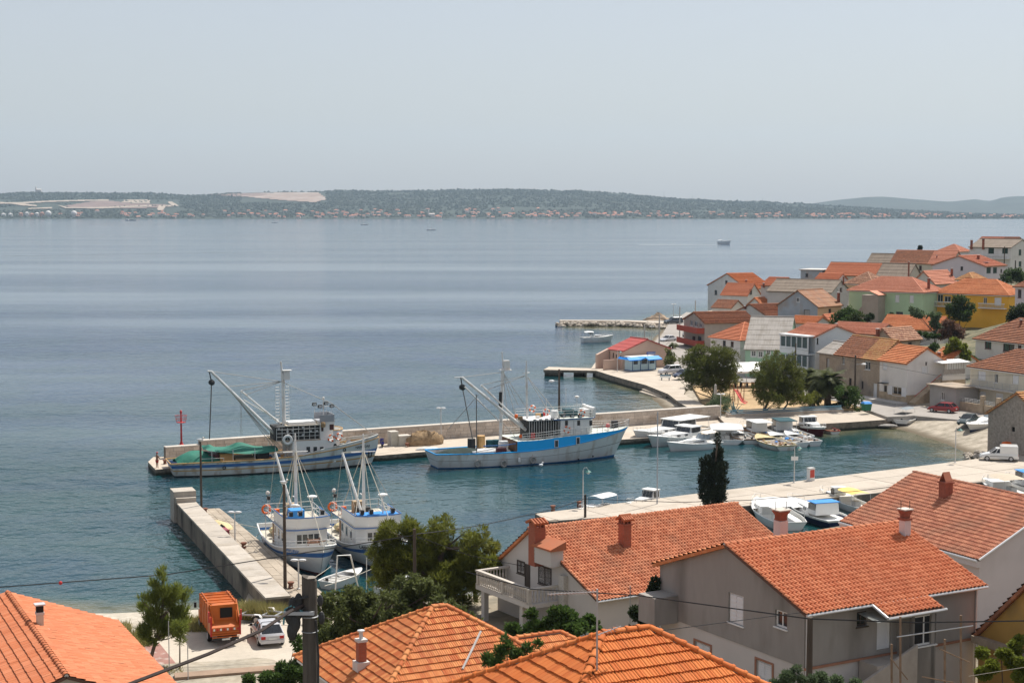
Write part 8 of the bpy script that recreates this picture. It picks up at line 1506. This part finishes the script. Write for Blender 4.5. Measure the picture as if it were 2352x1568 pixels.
palm('date palm with thick trunk in front of the old grey-brown house',1901,932,1.45,880,64,1.4,.45);palm('date palm closer to the veranda house',1862,912,1.45,868,60,1.35,.4);palm('short bushy palm between the two date palms',1868,935,1.4,915,22,.7,.25);palm('little palm in the traffic island by the shore road',1545,800,1.52,790,16,.6,.2);palm('little palm at the boathouse side of the shore road',1522,808,1.52,800,14,.5,.18)
q=G(1686,950,1.4);t=thing('agave','large grey-green agave at the corner of the park','plant',q);g=random.Random(4);mb=MB()
for k in range(34):
 az=g.uniform(0,6.28);el=g.uniform(.2,1.45);Lf=g.uniform(1.3,2.4);d=Vector((math.cos(az)*math.cos(el),math.sin(az)*math.cos(el),math.sin(el)));sd=Vector((-math.sin(az),math.cos(az),0));up=d.cross(sd)
 mb.loft([[tuple(d*Lf*f+sd*w_*.5-Vector((0,0,.25*f*f))),tuple(d*Lf*f+up*w_*.18-Vector((0,0,.25*f*f))),tuple(d*Lf*f-sd*w_*.5-Vector((0,0,.25*f*f)))]for f,w_ in((0,.22),(.35,.26),(.75,.16),(1,.01))],closed=False,caps=False)
mb.build('blades',LM['agave'],t)
def town(lab,px,D,lst,n_,key,seed,name='tree',size=.4,asp=.5,flat=.9,cat='tree'):
 c=A(lst[0][0],lst[0][1],D);b0=Vector((c.x,c.y,min(tz(c.x,c.y),c.z-1)));tree(lab,b0,[b0,b0.lerp(c,.6)],CL(lst,D,1.2,flat,seed),n_,size,asp,LM[key],name,cat,r=.15,seed=seed,tuft=2,out=.4)
town('round dark green tree between the rusty roof and the pistachio house',1945,300,[(1945,730,24),(1925,735,16),(1965,735,18),(1950,718,14),(1915,742,10),(1980,742,12)],3600,'green',21)
town('bushy green tree before the ochre house',2205,310,[(2205,700,20),(2190,710,16),(2222,712,16),(2205,685,10),(2200,725,18),(2220,730,10)],3200,'green',22)
town('green tree on the hill below the tall white house',2325,372,[(2323,632,16),(2338,628,14),(2310,640,12),(2345,640,14)],2000,'green',23)
town('very dark round bush above the weathered brown hip roof',2340,285,[(2340,720,22),(2355,715,20),(2325,728,14),(2345,738,16)],2600,'dark',24,'bush',cat='bush')
town('reddish flowering oleander bush above the white canoe',2180,282,[(2180,755,20),(2195,762,16),(2165,762,16),(2180,742,12),(2205,770,12)],2600,'olean',25,'oleander_bush',cat='bush')
town('grey-green olive bush next to the tall white chimney',2148,288,[(2148,745,14),(2135,720,10),(2150,728,12),(2110,722,12),(2095,715,10),(2158,765,10)],1900,'tam',26,'bush',cat='bush')
town('light yellow-green bush in the terraced garden',2195,252,[(2195,795,14),(2180,802,10),(2210,800,10),(2190,782,8),(2220,815,10)],2000,'vine',27,'bush',cat='bush')
town('clipped green hedge pergola below the low orange roof',2130,280,[(2110,768,8),(2125,770,9),(2140,770,8),(2152,770,7)],1600,'green',28,'hedge',.25,.6,.7,'hedge')
town('small dark cypress behind the long red roofed house',2113,470,[(2113,580,5),(2113,572,5),(2113,565,3)],900,'cyp',29,'cypress_tree',.4,.4,1.4)
town('green shrub at the foot of the large pale grey house',1747,340,[(1747,738,9),(1738,742,8),(1756,742,6)],900,'green',30,'bush',cat='bush')
town('dark green shrubs in the garden under the pistachio house',2010,318,[(2000,725,8),(2045,728,8),(1990,730,8),(2075,735,8)],1400,'dark',31,'bush',cat='bush')
town('green bushes beside the little orange roofed house',2235,262,[(2235,830,10),(2222,838,8),(2140,800,8),(2150,795,7)],1000,'green',32,'bush',cat='bush')
g=np.random.default_rng(5);P=[]
for(x0,x1,y0,y1,n_,h_)in((556,655,1385,1428,7000,1.0),(425,475,1428,1458,900,.5),(285,345,1462,1492,900,.5),(640,690,1395,1420,500,.5),(300,420,1540,1560,500,.3),(250,300,1440,1470,500,.5)):
 for k in range(n_):
  q=G(g.uniform(x0,x1),g.uniform(y0,y1),1.45);P.append((q.x,q.y,1.6 if shore(q.x)-q.y>8 else float(np.clip((shore(q.x)-q.y)*.16,.1,1.5)),h_*g.uniform(.5,1.3)))
P=np.array(P);N=len(P);ax=g.normal(size=(N,3))*.3;ax[:,2]=1;sd=np.cross(ax,g.normal(size=(N,3)));sd/=np.linalg.norm(sd,axis=1)[:,None]
V=np.empty((N,3,3));V[:,0]=P[:,:3]+sd*.035;V[:,1]=P[:,:3]-sd*.035;V[:,2]=P[:,:3]+ax*P[:,3:4]
kind(fastmesh('dry_grass',V.reshape(-1,3),np.arange(N*3).reshape(-1,3),LM['grass']),'stuff')
# ================================================================ FAR SHORE TOWN
fw=pm('far_wall',(.62,.55,.50),.9,.1,rnd=.15);frm=[pm('far_roof_a',(.52,.18,.10),.9,.1),pm('far_roof_b',(.42,.17,.11),.9,.1),pm('far_roof_c',(.58,.27,.18),.9,.1)]
fmesh=[]
for k in range(9):
 l_,w_,h_=random.uniform(9,17),random.uniform(8,11),random.uniform(4,8);mb=MB().box(-l_/2,l_/2,-w_/2,w_/2,-4,h_,0);r_=h_+random.uniform(1.8,3);e_=.5
 mb.add([(-l_/2-e_,-w_/2-e_,h_),(l_/2+e_,-w_/2-e_,h_),(l_/2-2,0,r_),(-l_/2+2,0,r_),(-l_/2-e_,w_/2+e_,h_),(l_/2+e_,w_/2+e_,h_)],[(0,1,2,3),(5,4,3,2),(1,5,2),(4,0,3)],1)
 me=bpy.data.meshes.new('house');me.from_pydata(mb.v,[],mb.f);me.materials.append(fw);me.materials.append(frm[k%3]);me.polygons.foreach_set('material_index',mb.m);fmesh.append(me)
g=random.Random(21);cnt=0;tries=0;band=[(0,486,498,.0),(270,486,496,.5),(500,484,499,.5),(640,486,499,1),(900,483,500,1),(1150,479,501,1.2),(1300,482,501,1.2),(1500,489,502,.9),(1800,492,502,.8),(2352,493,502,.8)]
while cnt<285 and tries<6000:
 tries+=1;px=g.uniform(0,2352);k=np.interp(px,[b[0]for b in band],[b[3]for b in band])
 if g.random()>k/1.2:continue
 py=g.uniform(np.interp(px,[b[0]for b in band],[b[1]for b in band]),501.5);py=py if g.random()<.6 else max(py,494)
 q=onhill(px,py)
 if q is None:continue
 o=bpy.data.objects.new('house',g.choice(fmesh));COL.objects.link(o);o.location=q;o.rotation_euler.z=g.uniform(-.6,.6);kc=('orange-red','dark brown-red','pale pink')[fmesh.index(o.data)%3];pl=('below tank farm fields','under quarry hill','below highest ridge','under low ridge end','before far blue hills')[min(4,int(px/480))];rw_='at waterline' if py>498 else 'in middle rows' if py>492 else 'high on slope'
 tag(o,'tiny %s roofed far shore house %s, %s'%(kc,rw_,pl),'house','houses of the far shore town, %s roofs %s, %s'%(kc,rw_,pl));cnt+=1
for px,py,s,lab in((86,441,1,'pale church with bell tower on the far left hilltop'),(988,497,.9,'pale church tower in the far shore town')):
 q=onhill(px,py+1)or A(px,py,Y1);t=thing('church',lab,'church',q);MB().box(-4*s,18*s,-5,5,-4,11*s).prism([(-4*s,-5),(18*s,-5),(18*s,5),(-4*s,5)],11*s,[11*s,11*s,14*s,14*s]).build('nave',fw,t);MB().box(-9*s,-4*s,-3,3,-4,21*s).lathe([(3.4*s,21*s),(.2,28*s)],(-6.5*s,0,0),6).build('tower',fw,t)
TK=pm('tank_white',(.66,.63,.60),.6,.05);TR=pm('tank_red',(.5,.26,.19),.7,.08)
for px in(111,170):
 q=onhill(px,498)or G(px,502);t=thing('gas_sphere','white spherical storage tank on the far shore','tank',q,0,'spherical tanks on the far shore');MB().sphere((0,0,11),11,16,10).build('sphere',TK,t);MB().lathe([(8,-2),(8,5)],n=10).build('legs',TK,t)
for i,px in enumerate((24,48,62,73,85,97,8)):q=onhill(px,497)or G(px,502);t=thing('storage_tank','cylindrical storage tank in the far tank farm','tank',q,0,'cylindrical tanks of the far tank farm');MB().lathe([(8,-3),(8,9+i%3*2),(1,12+i%3*2)],n=12).build('shell',TR if i%2 else TK,t)
for px,py in((1525,452),(1590,460),(1752,466)):q=onhill(px,py)or A(px,py,Y1);tag(MB().tube([(0,0,-5),(0,0,26)],[1.2,.5],4).build('mast',GALV,loc=q),'thin transmitter mast on the far ridge','mast','masts along the far ridge')
# ================================================================ WIRES, AERIALS, FOREGROUND POLE
def wire(lab,pts,r,sag=.0,group=None,mt=None):
 P=[]
 for a,b_ in zip(pts[:-1],pts[1:]):
  for k in range(8):t_=k/8;p=a.lerp(b_,t_);p.z-=sag*4*t_*(1-t_);P.append(p)
 P.append(pts[-1]);o=P[0].copy();return tag(MB().tube([p-o for p in P],r,5).build('overhead_wire',mt or pm('cable_black',(.02,.02,.022),.7),loc=o),lab,'wire',group)
wire('black overhead wire from the pole by the pine across the pier to the left',[A(-60,1352,95),A(380,1319,100),A(949,1229,104)],.035)
wire('black overhead wire from the pole by the pine to the short quay pole',[A(955,1226,104),A(1203,1184,130),A(1343,1144,151)],.035,.15)
wire('black overhead wire along the quay beyond the orange ridge',[A(1345,1145,151),A(1560,1153,145),A(1720,1148,140),A(1960,1128,138),A(2060,1116,138)],.03)
wire('house service wire running down to the balcony house',[A(955,1230,104),A(1080,1275,104),A(1206,1300,105)],.02)
wire('black wire passing in front of the balcony to the pole by the grey house',[A(1070,1312,92),A(1220,1352,88),A(1460,1366,78),A(1858,1420,71)],.03)
wire('black wire from the grey house pole to the right',[A(1858,1420,71),A(2100,1429,68),A(2400,1424,66)],.03);wire('thin wire from the grey house wall to the pole',[A(1520,1447,66),A(1845,1405,74)],.018)
wire('thick twisted foreground cable rising to the wooden pole',[A(280,1576,24),A(480,1500,25.5),A(600,1447,26.7),A(668,1402,27.6),A(705,1385,28)],.031,0,mt=pm('cable_brown',(.045,.032,.028),.8,.3,8))
wire('thin wire over the town road',[A(1963,826,222),A(2150,862,222),A(2360,862,215)],.02);wire('thin wire across the mint house',[A(1690,800,270),A(1827,800,258),A(1963,830,223)],.02);wire('white tension wire of the grapevine',[A(2225,1552,72),A(2360,1530,72)],.012,mt=ROPE)
q=A(139,1338,97);tag(MB().sphere((0,0,0),.12,8,6).build('marker_ball',RED,loc=q),'small red marker ball on the overhead wire','marker')
b0=A(712,1470,28);t=thing('utility_pole','thick weathered wooden foreground pole with cables and insulators','utility pole',(b0.x,b0.y,15));top=A(712,1326,28).z-15;PT=pm('old_pole_wood',(.10,.085,.07),.92,.3,3,stretch=(6,6,.35),bump=.6)
MB().loft([[(.135*math.cos(a_),.135*math.sin(a_),z-(.05*math.cos(a_)if z>1 else 0))for a_ in[2*math.pi*k/14 for k in range(14)]]for z in(-1,top*.5,top)]).build('post',PT,t,smooth=True);MB().lathe([(.02,0),(.13,-.002)],(0,0,top+.01),12).build('cut_top',pm('cut_wood',(.22,.19,.16),.9),t)
zz=lambda py:A(712,py,28).z-15
MB().box(-.42,.1,-.2,-.14,zz(1402)-.03,zz(1402)+.03).build('bracket',GALV,t)
for(dx,py,s_)in((-.28,1385,.1),(-.2,1398,.12),(-.34,1410,.11),(-.25,1425,.13),(-.3,1445,.12),(-.18,1375,.09),(.2,1375,.07),(.22,1415,.08)):MB().sphere((dx,-.1,zz(py)),s_,8,6,sc=(.8,.7,1.5)).build('cable_junction',DARK,t)
MB().tube([(-.1,-.15,zz(1400)),(-.3,-.15,zz(1385)),(-.42,-.1,zz(1395)),(-.45,-.1,zz(1430))],.018,5).build('cable_loop',pm('cable_teal',(.1,.28,.3),.6),t);MB().tube([(.0,-.15,zz(1365)),(-.25,-.15,zz(1372)),(-.4,-.12,zz(1400))],.02,5).tube([(-.05,-.15,zz(1390)),(-.28,-.14,zz(1405)),(-.3,-.12,zz(1455))],.016,5).tube([(.12,-.12,zz(1420)),(.16,-.1,zz(1500)),(.15,-.1,zz(1570))],.02,5).build('cable_loop',DARK,t)
MB().torus((0,0,zz(1448)),.145,.008,'z',14,4).torus((0,0,zz(1414)),.145,.012,'z',14,4).build('band',GALV,t)
def aerial(lab,px,yb,yt,D,booms):
 b0=A(px,yb,D);t=thing('aerial_mast',lab,'aerial',b0);zt=A(px,yt,D).z-b0.z;MB().tube([(0,0,-.6),(0,0,zt)],.03,6).build('post',GALV,t)
 for(x0,y0,x1,y1,n_)in booms:
  p,q=A(x0,y0,D)-b0,A(x1,y1,D+.6)-b0;mb=MB().tube([p,q],.018,5);d=(q-p).normalized();s_=Vector((.35,.5,-.35)).normalized()
  for k in range(n_):c=p.lerp(q,(k+.5)/n_);l_=.12+.16*k/n_;mb.tube([c-s_*l_,c+s_*l_],.006,4)
  mb.build('yagi',GALV,t)
aerial('television aerial mast standing on the foreground roof',1371,1545,1352,45.5,[(1258,1364,1371,1358,14),(1371,1458,1426,1437,7)]);aerial('bare rusty aerial pole beside the balcony house garage',1447,1440,1345,90,[]);aerial('short wooden stake with sign plate on the car park edge',432,1548,1478,95.5,[]);aerial('thin white post behind the young pine',389,1545,1425,96,[])
t=thing('scaffold','rough timber scaffold posts beside the grey house porch','scaffold',A(2130,1568,68));o=A(2130,1568,68);SW=pm('scaffold_wood',(.22,.15,.10),.9,.3,3)
for px,yt in((2170,1467),(2207,1412),(2048,1478),(2068,1415)):MB().tube([A(px,1610,68)-o,A(px,yt,68)-o],.05,6).build('post',SW,t)
for a_,b_ in(((2060,1462),(2235,1436)),((2158,1489),(2228,1520)),((2046,1510),(2085,1560)),((2118,1553),(2190,1566))):MB().tube([A(*a_,67.8)-o,A(*b_,67.6)-o],.03,5).build('rail',GALV if a_[1]==1462 else SW,t)
t=thing('davit_frame','white tubular lifting frame standing over the small open boat','frame',A(770,1390,117));o=A(770,1390,117);MB().tube([A(768,1392,117)-o,A(775,1275,117)-o,A(805,1274,118)-o,A(822,1345,120)-o],.06,6).tube([A(842,1280,119)-o,A(842,1352,119)-o],.03,5).build('tubes',STEEL,t)
for k,pts in enumerate(([A(760,1300,131),G(668,1348,1.4)],[A(602,1215,146),G(560,1254,1.4)],[A(600,1212,146),G(471,1176,1.4)],[A(860,1042,189.5),G(935,1024,1.1)],[A(905,1280,131),A(745,1345,118)])):wire(('pale mooring rope from the white bow to the pier root','pale mooring rope from the white stern to the pier bollard','long pale mooring rope to the pier end','pale mooring rope of the big seiner','pale mooring rope from the far white bow')[k],pts,.025,.2,mt=ROPE)
def gull(lab,p,s=1.0,rz=0):
 t=thing('seagull',lab,'bird',p,rz);MB().sphere((0,0,.14*s),.13*s,8,6,sc=(1.7,.8,.8)).sphere((.2*s,0,.3*s),.07*s,7,5).tube([(.12*s,0,.2*s),(.2*s,0,.3*s)],.05*s,6).build('body',PW,t);MB().sphere((-.08*s,0,.19*s),.12*s,7,5,sc=(1.9,.85,.4)).build('wings',GREY_R,t);MB().tube([(.26*s,0,.3*s),(.34*s,0,.28*s)],[.02*s,.005],5).build('beak',YEL_,t)
p=G(463,1185,.95);gull('white gull perched on the bare pier pole',Vector((p.x,p.y,A(463,1014,p.y).z)),1.3);gull('white gull swimming beside the bright blue fishing boat',G(1243,1072,0),1.6,1);p=G(655,1350,.95);gull('white gull perched on the tall lamp pole',Vector((p.x,p.y,A(655,1112,p.y).z)),1.2)
def skinned(name,V,E_,Rr,mt,parent,sub=2):
 me=bpy.data.meshes.new(name);me.from_pydata(V,E_,[]);o=bpy.data.objects.new(name,me);COL.objects.link(o);o.parent=parent;md=o.modifiers.new('skin','SKIN');md.use_smooth_shade=True
 for i,r_ in enumerate(Rr):me.skin_vertices[0].data[i].radius=r_ if isinstance(r_,tuple)else(r_,r_)
 me.skin_vertices[0].data[0].use_root=True;s_=o.modifiers.new('sub','SUBSURF');s_.levels=s_.render_levels=sub;me.materials.append(mt);return o
q=G(361,1074,.7);t=thing('person','bare chested person in red cap and red shorts standing with a fishing rod','person',q,R(60));SK=pm('skin',(.36,.19,.12),.6,.08)
V=[(0,0,.92),(0,0,1.12),(0,0,1.36),(0,0,1.5),(.01,0,1.62),(.02,0,1.72),(0,.17,1.4),(.12,.22,1.16),(.34,.16,1.1),(.42,.14,1.1),(0,-.17,1.4),(.1,-.23,1.16),(.32,-.12,1.05),(.4,-.1,1.05),(0,.09,.88),(.03,.11,.48),(0,.12,.08),(.14,.13,.03),(0,-.09,.88),(-.02,-.12,.48),(-.04,-.14,.08),(.1,-.15,.03)]
E_=[(0,1),(1,2),(2,3),(3,4),(4,5),(2,6),(6,7),(7,8),(8,9),(2,10),(10,11),(11,12),(12,13),(0,14),(14,15),(15,16),(16,17),(0,18),(18,19),(19,20),(20,21)]
skinned('body',V,E_,[.14,(.15,.12),(.17,.11),.06,.085,.09,.065,.05,.038,.04,.065,.05,.038,.04,.09,.065,.045,.035,.09,.065,.045,.035],SK,t)
skinned('shorts',[(0,0,.98),(0,.09,.86),(.01,.1,.6),(0,-.09,.86),(-.01,-.11,.6)],[(0,1),(1,2),(0,3),(3,4)],[(.17,.15),.12,.11,.12,.11],RED,t,1);MB().sphere((.02,0,1.76),.115,10,6,sc=(1.05,1,.75)).box(.08,.22,-.08,.08,1.74,1.76).build('cap',RED,t);MB().tube([(.36,-.1,1.02),(.6,.1,1.25),(1.9,.2,2.1)],[.018,.014,.005],5).build('fishing_rod',BLK,t)
# ---- haze in the air over the channel
HAZE=True
if HAZE:
 hm=bpy.data.materials.new('haze_air');hm.use_nodes=True;t=hm.node_tree;t.nodes.clear()
 o_=t.nodes.new('ShaderNodeOutputMaterial');v=t.nodes.new('ShaderNodeVolumePrincipled');v.inputs['Color'].default_value=(.6,.8,1,1);v.inputs['Density'].default_value=4.8e-5;v.inputs['Anisotropy'].default_value=.2
 t.links.new(v.outputs[0],o_.inputs['Volume'])
 kind(MB().box(-9500,9500,-300,12600,-10,620).build('haze',hm),'stuff')
